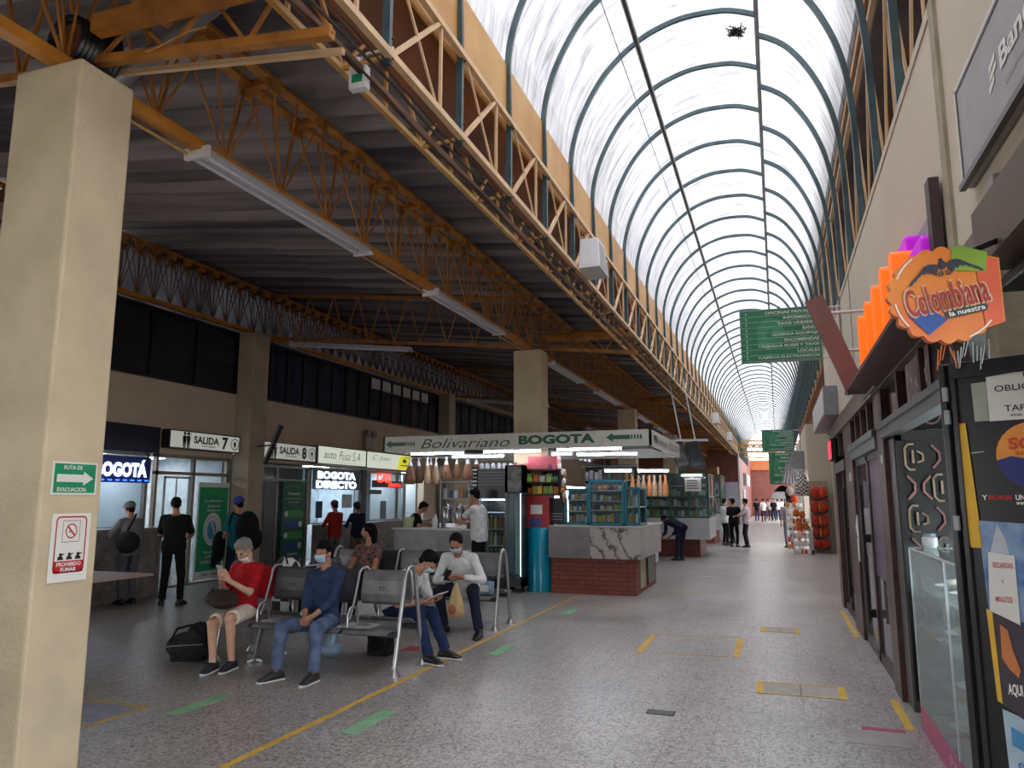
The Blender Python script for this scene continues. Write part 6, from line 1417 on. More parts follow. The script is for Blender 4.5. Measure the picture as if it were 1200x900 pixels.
# plants of the shop opening above: menu board, post, frame
tag(MB().box((1.2, 2.6, 2.0), (1.24, 3.4, 2.55)).build('menu_board', mat('dull red menu', '#4c2a2c', .4, var=.3, scale=4, col2='#3c4a38')), 'dim red and green menu board inside the corner shop', 'menu board')
post(.99, 1.12, 3.9, 4.1, 1.25, 2.74, 'pale rough post above the black cabinet', mat('pale rough plaster', '#a89f8a', .8, var=.1, bump=.5, bscale=60))
tag(MB().bar((.9, 3.3, 2.42), (.98, 2.2, 2.45), .1, .05).bar((1.0, 3.3, 2.30), (1.0, 2.0, 2.31), .05, .05).build('dark_pipe', M_black, bevel=.01), 'dark rail running under the brown lintel', 'rail')
g = thing('shop_shelf', 'grey slatted shelf edge inside the corner shop', 'shelf', (1.1, 3.0, 2.1)); 
for k in range(3): MB().bar((1.05, 3.5, 2.02+k*.05), (1.15, 2.4, 2.10+k*.05), .03).build('slat', M_gfr, g, world=True)
# cap shaped soft drink sign
c = V((.56, 2.75, 2.27)); Rd = V((1, .12, 0)).normalized()
g = thing('cap_sign', 'orange bottle cap shaped Colombiana la nuestra sign hanging over the cabinet', 'sign', c)
M_or = mat('sign orange', '#d9831a', .4, var=.08, scale=4, col2='#cf5f1c'); O_ = []
nt_ = 15
for i in range(nt_*14+1):
    a = math.radians(52 + (360-52-70+22)*i/(nt_*14)); rr = .164+.014*abs(math.cos(a*10))
    O_.append((rr*math.cos(a)-.005, rr*.93*math.sin(a)))
O_ = [p for p in O_ if p[0] < .13] + [(.165, -.10), (.165, .115), (.13, .125)]
MB().prism([(a, b) for a, b in O_], c+YP*.02, Rd, ZP, .03).build('sign_body', M_or, g, world=True)
face = c-YP*.012
def fl(pts, nm_, m, o=.0): q = MB(); q.add([face - YP*o + Rd*a + ZP*b for a, b in pts], [tuple(range(len(pts)))]); return flat(q, nm_, m, g)
for k, a in enumerate((2.2, 3.3, 5.1)):
    q = MB(); disc(q, face, Rd, ZP, .160, .002, 14, r_in=.155, a0=a, a1=a+.55); flat(q, 'rim_glint', M_signw, g)
R3 = (Rd+ZP*.19).normalized(); U3 = (ZP-Rd*.19).normalized()
text(g, 'Colombiana', face-ZP*.006-XP*.0, R3, U3, .105, mat('cream letter edge', '#d9b89a', .5), .262, .045, out=.004); text(g, 'Colombiana', face-ZP*.006-XP*.0, R3, U3, .095, mat('deep red letters', '#a8281c', .5), .250, .012, out=.007)
q = MB(); P = rrect(.13, .028, .013, 5); q.add([face - YP*.004 + R3*(a+.045) + U3*(b-.068) for a, b in P], [tuple(range(len(P)))]); flat(q, 'dark_pill', mat('pill ink', '#2c3a30', .5), g)
text(g, 'la nuestra', face+R3*.045-U3*.068, R3, U3, .017, M_signw, .11, .02, out=.007)
M_navy = mat('emblem navy', '#18243c', .5)
q = MB(); b0 = face + ZP*.080 + XP*.0
for sg in (-1, 1):
    for j in range(6):
        x0 = sg*(.010+.016*j); tp = lambda i: .022+.014*math.sin(PI*min(i/4.5, 1.0))-.0016*i*i*.6; q.add([b0 - YP*.005 + R3*x0 + U3*tp(j), b0 - YP*.005 + R3*(x0+sg*.0155) + U3*tp(j+1), b0 - YP*.005 + R3*(x0+sg*.028) + U3*(tp(j+1)-.026+.002*j), b0 - YP*.005 + R3*(x0+sg*.016) + U3*(tp(j)-.034+.002*j)], [(0,1,2,3)])
q.ell(b0 - YP*.005 + U3*.02, (.011, .002, .016), 10, 6).ell(b0 - YP*.005 + U3*.038, (.006, .002, .007), 8, 6)
q.build('bird_emblem', M_navy, g, world=True)
q = MB(); disc(q, b0-R3*.012-U3*.008, R3, U3, .009, .006, 12, r_in=.004); disc(q, b0+R3*.012-U3*.008, R3, U3, .009, .006, 12, r_in=.004); flat(q, 'emblem_globes', M_navy, g)
fl([(.095,.118),(.163,.112),(.163,-.098),(.11,-.115)], 'red_field', mat('sign vermilion', '#d4552c', .4, var=.05), .002); fl([(-.12,-.065),(-.05,-.05),(-.0,-.085),(-.06,-.135)], 'blue_patch', mat('patch blue', '#1d4f9e', .5), .003); fl([(.03,.155),(.055,.165),(.135,.135),(.125,.07),(.025,.08)], 'green_patch', mat('patch green', '#7fa32a', .5), .003)
MB().bar((.6, 2.77, 2.4), (.9, 3.2, 2.60), .02).build('hanger', M_black, g, world=True)
g = thing('poster_bits', 'crumpled orange and silver bunting above the black cabinet', 'bunting', (.66, 3.2, 2.2))
r = random.Random(8)
for k in range(14):
    a = V((.68+.012*k, 3.55-.01*k, 2.23+.02*math.sin(k))); MB().bar(a, a+V((r.uniform(-.02,.02), 0, -.06-.03*r.random())), .012, .003).build('ribbon', M_or if k < 5 else M_steel, g, world=True)
# bank sign
c = V((.87, 2.75, 3.16)); g = thing('bank_sign', 'grey framed Bancolombia sign high on the beige wall', 'sign', c)
MB().box((.84, 1.7, 2.94), (.88, 3.58, 3.40)).build('frame', M_alu, g, world=True, bevel=.004); q = MB(); rect(q, (.84, 2.64, 3.17), RR, ZP, 1.84, .42, .002); flat(q, 'face', mat('mauve grey face', '#8a8488', .4, var=.06), g)
q = MB(); q.box((.834, 1.7, 3.385), (.842, 3.58, 3.40)).box((.834, 3.565, 2.95), (.842, 3.58, 3.40)); q.build('white_edge', M_signw, g, world=True); q = MB(); q.box((.835, 1.7, 3.372), (.841, 3.56, 3.384)).box((.835, 3.55, 2.97), (.841, 3.562, 3.384)); q.build('dark_edge', M_black, g, world=True)
text(g, 'Bancolombia', (.838, 2.45, 3.17), RR, ZP, .09, M_signw, .95, .03); text(g, 'Corresponsal Bancario', (.838, 2.5, 3.06), RR, ZP, .035, mat('faint print', '#a19b9f', .5), .8, .0)
q = MB()
for k, (dy, dz, w_) in enumerate(((0, .04, .09), (.0, .0, .10), (-.02, -.045, .08))): q.add([V((.836, 3.06-a, 3.15+b+dz*.9)) for a, b in ((0+dy, 0), (w_*.9+dy, .02), (w_*.9+dy, .045), (0+dy, .025))], [(0,1,2,3)])
q.build('stripe_mark', M_signw, g, world=True)
MB().box((.82, 1.7, 2.93), (.845, 3.58, 2.955)).build('rail', M_black, g, world=True)
tag(MB().box((.85, 3.2, 2.78), (.88, 3.3, 2.85)).build('wall_fitting', M_grey, bevel=.005), 'small grey fitting on the wall under the bank sign', 'fitting')
# orange shop sign
g = thing('shop_sign', 'long tray sign with orange and magenta raised letter shapes', 'sign', (.8, 5.4, 2.6))
M_oa = emis('orange acrylic', '#ff6410', .55); M_ma = emis('magenta acrylic', '#b00cc0', .32)
k = 0; y = 6.75
wd = [.13, .10, .14, .12, .15, .11, .13, .12, .14, .12, .13, .11, .14, .12]
for w_ in wd:
    P = []; n_ = 14
    for i in range(n_+1):
        t = i/n_; P.append((.0+w_*.5+w_*.5*math.cos(PI*t), .40+.045*math.sin(PI*t)))
    for i in range(n_+1):
        t = i/n_; P.append((w_*.5-w_*.5*math.cos(PI*t), .02-.03*math.sin(PI*t)+.006*math.sin(t*9)))
    q = MB(); q.prism(P, (.86, y, 2.60), RR, ZP, .14+.02*(k % 3)); q.build('orange_letter', M_oa, g, world=True, bevel=.012); y -= w_+.022; k += 1
y = 5.15
for w_, zz in ((.42, .43), (.42, .28)):
    P = rrect(w_, .22, .04, 4); q = MB(); q.prism([(a+w_/2, b+zz) for a, b in P], (.865, y, 2.60), RR, ZP, .08); q.build('magenta_letter', M_ma, g, world=True, bevel=.012); y -= w_+.02
MB().box((.865, 4.22, 2.55), (.879, 7.2, 3.15)).build('back_plate', mat('lilac grey plate', '#9892a0', .5), g, world=True)
MB().box((.62, 3.95, 2.53), (.88, 7.3, 2.56)).build('tray', mat('brown tray', '#5d4038', .5, var=.1), g, world=True)
q = MB(); q.bar((.70, 7.05, 2.52), (.40, 7.05, 3.38), .16, .06, up=(0,1,0)); q.build('end_plate', mat('mauve brown plate', '#7a5a58', .5, var=.08), g, world=True)
q = MB(); q.bar((.84, 4.2, 2.6), (.84, 4.2, 3.24), .05, .10, up=(0,1,0)); q.build('end_plate', mat('dark mauve plate', '#43302f', .5, var=.08), g, world=True)
for z in (3.25, 2.9): MB().cyl((.45+(3.3-z)*.3, 7.1, z), (.88, 7.1, z), .015, 8).build('stay', M_white, g, world=True)
MB().cyl((.74, 7.0, 2.45), (.74, 6.2, 2.45), .01, 6).build('stay', M_grey, g, world=True)
# directory signs
M_dirg = mat('directory green', '#1c7a55', .45, var=.08)
def directory(y, x0, x1, z0, z1, label, rows, detail=True):
    c = V(((x0+x1)/2, y, (z0+z1)/2)); w_ = x1-x0; h_ = z1-z0; g = thing('directory_sign', label, 'sign', c)
    Rg = V((1, .0, 0)); MB().cbox(c+YP*.03, (w_, .05, h_), Rg, ZP).build('board', M_grey, g, world=True); q = MB(); rect(q, c+YP*.004, Rg, ZP, w_-.02, h_-.02, .001); flat(q, 'green_face', M_dirg, g)
    n_ = len(rows); rh = (h_-.04)/n_; q = MB()
    for k, s_ in enumerate(rows):
        z = z1-.02-rh*(k+.5); rect(q, V((c.x, y, z-rh*.5)), Rg, ZP, w_-.04, .004, .002); rect(q, V((x0+.08, y, z)), Rg, ZP, .012, .035*h_/.7, .002); disc(q, V((x0+.08, y, z+.02*h_)), Rg, ZP, .009, .002, 8)
        if s_: lw = min(w_*.75, len(s_)*w_*.038); text(g, s_, (x1-.03-lw/2, y, z), Rg, ZP, rh*.55, M_signw, lw, .015, out=.003)
    flat(q, 'row_lines', mat('faded white print', '#b9cbbf', .5), g)
    q = MB(); disc(q, V((c.x-w_*.12, y, c.z+.02)), Rg, ZP, w_*.17, .0015, 20, r_in=w_*.05, ry=h_*.3); flat(q, 'faint_emblem', mat('pale green print', '#3f9270', .5), g)
    for z in (z1-.03, z0+.03): MB().cyl((x1, y+.03, z), (.9, y+.03, z), .012, 8).build('arm', M_white, g, world=True)
    MB().cyl((.86, y+.03, z0-.1), (.86, y+.03, z1+.1), .012, 8).build('wall_rod', M_grey, g, world=True)
    return g
ROWS = ['OFICINAS PRIVADAS', 'INFORMACION', 'TAXIS URBANOS', 'BANOS', 'GUARDA EQUIPAJE', 'ENCOMIENDAS', 'TAQUILLA BUSES Y TAXIS', 'LOCALES', 'CAJEROS ELECTRONICOS']
directory(10.0, -.35, .63, 3.34, 4.04, 'nearest green directory sign of nine white rows over the corridor', ROWS)
directory(28.2, -.42, .66, 3.28, 4.05, 'middle green directory sign above the far corridor', ROWS)
directory(38.5, -.30, .66, 2.3, 3.85, 'farthest and tallest green directory sign', ROWS)
# far shop goods on the right
g = thing('vest_display', 'tall panel hung with five orange red padded vests at the wall end', 'display', (1.15, 24.6, 0)); MB().box((.92, 24.7, 0), (1.46, 24.85, 2.15)).build('panel', mat('cream board', '#a89a80', .6), g, world=True)
M_ve = mat('orange red fabric', '#c8391c', .6, var=.15, scale=8); 
for k, z in enumerate((1.78, 1.36, .95, .62, .26)):
    q = MB(); h_ = .21 if k < 3 else .17
    q.ell((1.06, 24.62, z), (.125, .06, h_), 12, 8).ell((1.30, 24.62, z), (.125, .06, h_), 12, 8).ell((1.18, 24.64, z+.06), (.14, .04, h_*.7), 10, 6); v = q.build('padded_vest', M_ve, g, world=True, smooth=True)
    MB().tube([(.95, 24.56, z-h_*.4), (1.05, 24.53, z-h_*.75), (1.18, 24.53, z-h_*.9), (1.31, 24.53, z-h_*.75), (1.41, 24.56, z-h_*.4)], .025, 6).build('black_strap', M_black, v, world=True, smooth=True)
    if 0 < k < 4: MB().box((1.16, 24.54, z-.12), (1.20, 24.56, z+.15)).build('yellow_tab', MATS['yellow paper'], v, world=True)
def rack(label, x0, x1, y, z1, seed, kinds):
    g = thing('goods_rack', label, 'rack', ((x0+x1)/2, y, 0)); q = MB()
    for x in (x0, x1): q.bar((x, y, 0), (x, y, z1), .02)
    for z in [i*.22+.15 for i in range(int(z1/.22))]: q.bar((x0, y, z), (x1, y, z), .012)
    q.build('wire_frame', M_white, g, world=True)
    for j, z in enumerate([i*.22+.0 for i in range(int(z1/.22))]): goods('small packet hanging on the %s' % label.split(' beside')[0].split(' in front')[0], x0, x1, y-.06, y-.03, z+.02, 5, .18, 'packets on the %s' % label.split(' beside')[0].split(' in front')[0], seed=seed+j, kinds=kinds, name='hanging_packet', cat='packet')
rack('white wire rack of toys beside the orange vests', .38, .86, 23.9, 1.3, 200, [0,1,3,9,6,3,10,0])
rack('farther wire rack of souvenirs in front of the shop', .25, .75, 26.2, 1.7, 230, [0,10,6,3,0,9])
g = thing('striped_tent', 'black and white checked cloth bundle hanging above the toy rack', 'cloth', (.72, 24.2, 1.7)); q = MB(); q.lathe([(.02, .75), (.12, .6), (.19, .35), (.22, .1), (.2, 0)], n=16, sy=.6)
def checker(name, a, b, s):
    m = bpy.data.materials.new(name); m.use_nodes = True; nt = m.node_tree; c_ = nt.nodes.new('ShaderNodeTexChecker'); tc = nt.nodes.new('ShaderNodeTexCoord'); nt.links.new(tc.outputs['Object'], c_.inputs[0]); c_.inputs['Scale'].default_value = s; c_.inputs[1].default_value = lin(a); c_.inputs[2].default_value = lin(b)
    nt.links.new(c_.outputs[0], nt.nodes['Principled BSDF'].inputs['Base Color']); nt.nodes['Principled BSDF'].inputs['Roughness'].default_value = .7; return m
q.build('cloth', checker('checked cloth', '#cfcac4', '#3c3a40', 18), g, smooth=True)
g = thing('hanging_balloons', 'pale inflatable shapes hanging by the far shop', 'inflatable', (.45, 26.5, 2.0))
for k in range(6): MB().capsule((-.1+.06*k, .0, .75-.05*k), (-.22+.1*k, .1, .15), .03, .05).build('inflatable_arm', mat('silver film', '#a9a9ae', .3, var=.2), g, smooth=True)
for k in range(3): MB().ell((-.05+.12*k, -.1, -.15-.25*(k % 2)), (.12, .08, .15), 12, 8).build('ball', [mat('pale toy', '#b8a9a2', .5), M_ve, M_signw][k], g, smooth=True)
for k, (x, z) in enumerate(((.5, 1.25), (.66, 1.2), (.58, .9), (.74, .88))):
    g = thing('toy_bag', 'orange toy bag hanging on the toy rack', 'bag', (x, 23.8, z), 0, 'orange toy bags on the toy rack'); MB().ell((0,0,-.05), (.09, .06, .12), 12, 8).build('bag_body', mat('toy orange', '#c9661e', .5, var=.25, scale=12), g, smooth=True); MB().tube([(-.04,0,.05),(0,0,.12),(.04,0,.05)], .005, 5).build('bag_loop', M_black, g)
g = thing('grey_awning', 'grey box awning over the far right shop', 'awning', (.75, 30, 3.0)); MB().box((.55, 27, 2.6), (.95, 33, 3.2)).build('box', MATS['box sign grey'], g, world=True)
g = thing('floor_bin', 'white and dark bin at the foot of the orange vest panel', 'bin', (.88, 24.2, 0)); MB().box((-.06, -.1, .12), (.06, .1, .75)).build('bin_body', M_white, g, bevel=.01); MB().box((-.07, -.11, 0), (.07, .11, .12)).build('bin_foot', M_black, g)
# ------------------------------------------------------------------ benches
M_chrome = mat('brushed chrome', '#b9bbbe', .28, metal=.85, var=.05, scale=14); M_perf = mat('worn seat steel', '#8f8f92', .32, metal=.45, var=.2, scale=5, col2='#6c6c70')
M_perfd = mat('dark seat steel', '#4a4b50', .4, metal=.3, var=.2, scale=5); M_redb = mat('red back panel', '#a31c22', .4, var=.08)
def bench(label, loc, n, pitch, reds=(), dark=(), group=None):
    g = thing('waiting_bench', label, 'bench', loc, 0, group); L = n*pitch
    for k in range(n+1):
        x = -k*pitch
        if k in (0, n):
            P = [(x, -.29, .05), (x, -.21, .42), (x, -.105, .84), (x, -.085, .90), (x, -.05, .94), (x, 0, .955), (x, .05, .94), (x, .085, .90), (x, .105, .84), (x, .20, .42), (x, .28, .05)]
            a = MB().tube(P, .021, 10).build('end_arch', M_chrome, g, smooth=True)
            for s_ in (-1, 1): MB().lathe([(.062, 0), (.058, .012), (.03, .05), (.022, .08)], (x, s_*.288, 0), 16).build('foot', M_chrome, a, smooth=True)
        else:
            P = [(x, -.36, .43), (x, -.26, .47), (x, -.20, .58), (x, -.11, .83), (x, -.09, .90), (x, -.04, .93), (x, .04, .93), (x, .09, .90), (x, .11, .83), (x, .2, .58), (x, .26, .47), (x, .36, .43)]
            MB().tube(P[1:-1], .014, 8).build('divider_arch', M_chrome, g, smooth=True)
        if k:
            for s_ in (-1, 1):
                xx = x+.055; P = [(xx, s_*.38, .42), (xx, s_*.38, .53), (xx, s_*.345, .585), (xx, s_*.29, .60), (xx, s_*.235, .585), (xx, s_*.20, .53), (xx, s_*.20, .42)]
                if k < n: MB().tube(P, .012, 8).build('arm_loop', M_chrome, g, smooth=True)
    for k in range(n):
        x1 = -k*pitch-.025; x0 = x1-pitch+.05
        for s_ in (-1, 1):
            m = MB(); pr = [(.06, .615), (.075, .60), (.095, .63), (.10, .70), (.075, .82), (.05, .90), (.035, .915), (.03, .90), (.055, .81), (.08, .70), (.075, .63)]
            vs = [(x0, s_*a, z) for a, z in pr] + [(x1, s_*a, z) for a, z in pr]; nn_ = len(pr)
            m.add(vs, [tuple(range(nn_)), tuple(range(2*nn_-1, nn_-1, -1))] + [(i, (i+1) % nn_, nn_+(i+1) % nn_, nn_+i) for i in range(nn_)])
            b = m.build('backrest', M_redb if (k, s_) in reds else (M_perfd if (k, s_) in dark else M_perf), g)
            q = MB(); disc(q, ((x0+x1)/2, s_*.101, .75), XP*(-s_), ZP, .03, .001, 12, r_in=.022, ry=.02); flat(q, 'badge', M_ink, b, world=False)
            m = MB(); pr = [(.10, .455), (.16, .418), (.28, .405), (.37, .41), (.41, .40), (.425, .375), (.41, .372), (.365, .395), (.28, .39), (.16, .403), (.10, .44)]
            vs = [(x0, s_*a, z) for a, z in pr] + [(x1, s_*a, z) for a, z in pr]; nn_ = len(pr)
            m.add(vs, [tuple(range(nn_)), tuple(range(2*nn_-1, nn_-1, -1))] + [(i, (i+1) % nn_, nn_+(i+1) % nn_, nn_+i) for i in range(nn_)]); m.build('seat', M_perf, g)
    for s_ in (-1, 1): MB().bar((0, s_*.24, .36), (-L, s_*.24, .36), .04, .05).build('seat_beam', M_perfd, g)
    return g
b1 = bench('double sided steel waiting bench nearest the camera, with one red backrest', (-3.38, 6.665, 0), 4, .505, reds=((3, -1), (3, 1)), dark=((1, 1), (2, 1), (1, -1), (2, -1)))
b2 = bench('second double sided steel waiting bench, where the man in the white shirt sits', (-3.37, 9.25, 0), 5, .485, dark=((1, -1), (2, 1), (1, 1), (3, -1)))
for (bx, l) in ((b1, 1),):
    for x in (-1.5,): 
        for s_ in (-1, 1):
            lg = MB().bar((x, s_*.24, .36), (x-.1, s_*.20, .03), .035).build('leg', M_chrome, bx)
            for a in range(4): MB().bar((x-.1, s_*.2, .03), (x-.1+.07*math.cos(a*PI/2+.6), s_*.2+.07*math.sin(a*PI/2+.6), .008), .02).build('toe', M_chrome, lg)
dup(b2, (-3.4, 11.6, 0), label='third waiting bench, hidden mostly behind the second') if False else None
def bench_in(w): return w

# ------------------------------------------------------------------ seated people
C_red = cloth('red knit', '#b01822', c2='#8a1019'); C_cream = cloth('cream cotton', '#ddd3c2'); C_navy = cloth('navy shirt cloth', '#2c3c5c', c2='#1f2c46'); C_denim = cloth('blue denim', '#5c6b8a', c2='#3a4860', scale=7)
C_white = cloth('white shirt cloth', '#dededf', c2='#c6c7cb'); C_darkb = cloth('dark blue trousers', '#1d2438'); C_black = cloth('black cloth', '#141417'); C_grey = cloth('grey cloth', '#77777c'); C_jean2 = cloth('deep blue denim', '#26375c', c2='#1a2744')
C_teal = cloth('teal cloth', '#1f6670'); C_flor = mat('dark floral blouse', '#2a2528', .85, var=.5, scale=26, col2='#8a6660'); C_camo = mat('camouflage cloth', '#6b6652', .85, scale=14, col2='#2f2e28', var=.3)
C_stripe = cloth('dark striped cloth', '#3a4050', c2='#70757f', scale=30); C_khaki = cloth('khaki cloth', '#6d6048'); C_pink = cloth('pale pink shirt cloth', '#b9a9b4')
SH_d = mat('dark blue shoe', '#23242e', .6, var=.1); SH_b = mat('black shoe', '#121214', .4, var=.1); SH_g = mat('dark grey shoe', '#2b2b2e', .6, var=.15)

# red shirt man
pr, J = person('grey haired man in red t-shirt and cream shorts looking at his phone', (-5.18, 6.47, 0), PI-.16, pelvis=(0, -.02, .525), lean=-.12, head_pitch=.62, head_yaw=.05, hands=[(.05, .25, .86), (-.06, .24, .85)], elbows=[(.5, -.3, -1), (-.6, -.2, -1)],
    palms=[(-.6, -.5, .2), (.6, -.5, .2)], hdirs=[(-.25, .5, .75), (.25, .5, .75)], feet=[(-.20, .50, .085), (-.30, .36, .085)], knees=[(.35, .5, 1), (-.10, .5, 1)], toes=[(-.35, 1, 0), (-.3, 1, 0)], skin=2, hair='short', hairm=GREYHAIR, shirt=C_red, sleeve=.42, trousers=C_cream, leg=.44, shoe=SH_d, sole=SOLE, mask=WMASK, mask_chin=True, curl=.9, vox=.009, s=.95)
ph = thing('mobile_phone', 'pale phone held up by the man in the red t-shirt', 'phone', (0,0,0)); Mx = root_matrix(pr)
hL = (J['arms'][0][2]+J['arms'][1][2])/2; pc = Mx @ (hL + V((0, .05, .085))); ph.location = pc; ph.rotation_euler = (-.5, 0, PI-.1)
MB().box((-.036, -.005, -.07), (.036, .005, .07)).build('phone_body', mat('pale phone case', '#b3a9a4', .35), ph, bevel=.004); MB().box((-.032, -.0065, -.064), (.032, -.0052, .064)).build('phone_screen', M_black, ph)
g = thing('shoulder_bag', 'brown shoulder bag lying on the lap of the man in the red t-shirt', 'bag', (-5.20, 6.20, .635), 2.6)
q = MB(); q.ell((0, 0, 0), (.24, .15, .085), 16, 10).ell((-.16, .03, -.02), (.13, .13, .06), 12, 8); q.build('bag_body', cloth('brown bag cloth', '#3d322c', c2='#2c2420'), g, smooth=True); MB().tube([(-.18, 0, .03), (-.1, .05, .09), (.05, .07, .1), (.16, .05, .05)], .012, 6).build('strap', MATS['brown bag cloth'], g, smooth=True)
g = thing('duffel_bag', 'dark duffel bag on the floor beside the man in the red t-shirt', 'bag', (-5.66, 6.32, 0), .25)
g.scale = (.82, .82, .9)
q = MB(); q.ell((0, 0, .15), (.30, .17, .16), 18, 12).ell((.12, 0, .28), (.16, .13, .14), 14, 10).box((-.2, -.1, .0), (.2, .1, .1)); remesh(q, 'bag_body', .012, cloth('charcoal bag cloth', '#2b2b2c', c2='#1c1c1e'), g, 3)
MB().tube([(-.2, -.12, .2), (-.1, -.14, .36), (.08, -.13, .4), (.2, -.12, .28)], .014, 6).build('bag_handle', C_black, g, smooth=True); MB().tube([(-.22, -.165, .17), (0, -.185, .19), (.24, -.16, .2)], .006, 5).build('zip', M_grey, g)
# jeans man
pr, J = person('man in dark blue shirt, jeans and pale blue mask, hands clasped between his knees', (-4.16, 6.40, 0), PI, pelvis=(0, 0, .50), lean=-.12, side=0.06, head_pitch=.14, head_yaw=-.12, hands=[(.045, .27, .56), (-.05, .28, .56)], elbows=[(.6, -.6, -.4), (-.6, -.6, -.4)], palms=[(-1, .1, -.1), (1, .1, -.1)], hdirs=[(-.45, .75, -.4), (.45, .75, -.4)],
    feet=[(.14, .56, .085), (-.24, .52, .085)], knees=[(.55, .6, 1), (-.1, .5, 1)], toes=[(.45, 1, 0), (-.02, 1, 0)], skin=0, shirt=C_navy, sleeve=.82, trousers=C_denim, leg=1, shoe=SH_g, sole=SOLE, mask=MASKM, collar=C_navy, curl=1.1, s=.94)
# tablet man
pr, J = person('man in white polo and jeans bent over a tablet at the bench end', (-3.80, 7.10, 0), -PI/2-.12, pelvis=(0, 0, .52), lean=.66, head_pitch=.8, head_yaw=.1, hands=[(.10, .42, .60), (-.08, .46, .62)], elbows=[(.7, -.5, -.6), (-.7, -.5, -.6)], palms=[(-.3, 0, .9), (.3, 0, .9)], hdirs=[(-.3, .9, .05), (.3, .9, .05)],
    feet=[(.10, .53, .085), (-.20, .55, .085)], knees=[(.1, 1, .7), (-.1, 1, .7)], toes=[(.15, 1, 0), (-.1, 1, 0)], skin=1, shirt=C_white, sleeve=.45, trousers=C_jean2, leg=1, shoe=SH_b, sole=SOLE, mask=MASKM, curl=.8, s=.96, collar=C_white)
g = thing('tablet', 'white tablet held by the man bent at the bench end', 'tablet', Mx @ V((0,0,0))); g.location = root_matrix(pr) @ V((0, .53, .64)); g.rotation_euler = (.45, 0, -PI/2); MB().box((-.12, -.085, -.004), (.12, .085, .004)).build('tablet_body', M_white, g, bevel=.003); MB().box((-.105, -.07, .0042), (.105, .07, .005)).build('tablet_screen', mat('tablet glow', '#aeb6c6', .2), g)
# white shirt man
pr, J = person('man in long sleeved white shirt and blue mask bent over his phone', (-3.74, 8.90, 0), PI+.06, pelvis=(0, 0, .51), lean=.58, head_pitch=.6, head_yaw=.1, hands=[(.05, .42, .64), (-.10, .42, .66)], elbows=[(.8, -.3, -.4), (-.8, -.3, -.4)], palms=[(-.6, .0, .8), (.6, -.1, .8)], hdirs=[(-.4, .9, 0), (.4, .9, 0)],
    feet=[(.16, .30, .085), (-.34, .50, .085)], knees=[(.3, 1, .8), (-.2, 1, .8)], toes=[(.2, 1, 0), (-.12, 1, 0)], skin=0, hair='cropped', shirt=C_white, sleeve=.95, trousers=C_darkb, leg=1, shoe=SH_b, sole=DSOLE, mask=MASKM, collar=C_white, curl=1.0, s=1.02, buttons=True, fat=1.08)
RMx = root_matrix(pr)
g = thing('mobile_phone', 'dark phone held by the man in the long sleeved white shirt', 'phone', RMx @ V((.06, .49, .70)), PI); g.rotation_euler = (.6, 0, PI); MB().box((-.037, -.005, -.07), (.037, .005, .07)).build('phone_body', M_black, g, bevel=.004)
g = thing('plastic_bag', 'translucent yellow plastic bag hanging from the white shirt man hand', 'bag', RMx @ V((-.06, .52, .62)))
MB().lathe([(.015, 0), (.03, -.04), (.06, -.12), (.10, -.25), (.115, -.33), (.10, -.38), (.05, -.40)], n=18, sy=.55).build('bag_film', mat('yellow film', '#cdb27c', .4, var=.12, scale=10, alpha=.9), g, smooth=True)
MB().ell((-.02, -.06, -.3), (.05, .02, .06), 10, 8).build('red_print', mat('faded red print', '#b0604c', .5), g, smooth=True)
# woman and neighbour on the second bench
pr, J = person('woman in dark floral blouse with lowered black mask, looking aside', (-5.18, 8.98, 0), PI-.15, pelvis=(0, 0, .54), lean=-.02, head_pitch=-.05, head_yaw=-1.15, hands=[(.14, .34, .60), (-.14, .34, .60)], elbows=[(.6, -.6, -.4), (-.6, -.6, -.4)], feet=[(.12, .5, .085), (-.12, .5, .085)], knees=[(.1, 1, .8), (-.1, 1, .8)], skin=0, hair='long', shirt=C_flor, sleeve=.25, trousers=C_black, leg=1, shoe=SH_b, mask=BMASK, mask_chin=True, vox=.010, s=.97)
pr, J = person('person in dark striped top half hidden behind the man with clasped hands', (-5.74, 8.95, 0), PI+.2, pelvis=(0, 0, .50), lean=.5, head_pitch=.6, hands=[(.14, .40, .55), (-.14, .40, .55)], elbows=[(.6, -.6, -.4), (-.6, -.6, -.4)], feet=[(.12, .4, .085), (-.12, .4, .085)], knees=[(.1, 1, .8), (-.1, 1, .8)], skin=0, hair='short', shirt=C_stripe, sleeve=.5, trousers=C_darkb, leg=1, shoe=SH_b, mask=None, vox=.013, s=.9)
# things on the benches
def paper(label, loc, rz, cols=('#b8b6b2', '#8f4a4a')):
    g = thing('newspaper', label, 'newspaper', loc, rz)
    for k in range(4): MB().box((-.17+.006*k, -.12, k*.005), (.17, .12-.006*k, k*.005+.004)).build('sheet', mat('newsprint', '#aaa9a6', .8, var=.2, scale=30, col2='#77767a'), g)
    q = MB(); rect(q, (.05, .0, .0195), XP, YP, .14, .1, .0005); flat(q, 'picture', mat('news picture', cols[1], .7, var=.3, scale=20), g, world=False); return g
paper('folded newspaper on the empty seat beside the bench end', (-3.78, 6.40, .418), .05, ('', '#777a80')); paper('newspaper with a red picture on the seat beside the red shirt man', (-4.66, 6.44, .418), .1); paper('reddish newspaper on the seat behind the bench end', (-3.66, 6.92, .418), -.1)
ck = checker('black white print', '#c8c8c8', '#15151a', 9)
g = thing('patterned_bag', 'black and white patterned travel bag on the back row of the near bench', 'bag', (-5.02, 6.98, .42)); q = MB(); q.ell((0, 0, .40), (.17, .12, .17), 14, 10).box((-.12, -.09, 0), (.12, .09, .38)); remesh(q, 'bag_body', .013, ck, g, 3)
MB().tube([(-.08, -.1, .5), (-.05, -.12, .62), (.05, -.12, .62), (.08, -.1, .5)], .01, 6).build('bag_handle', C_black, g, smooth=True)
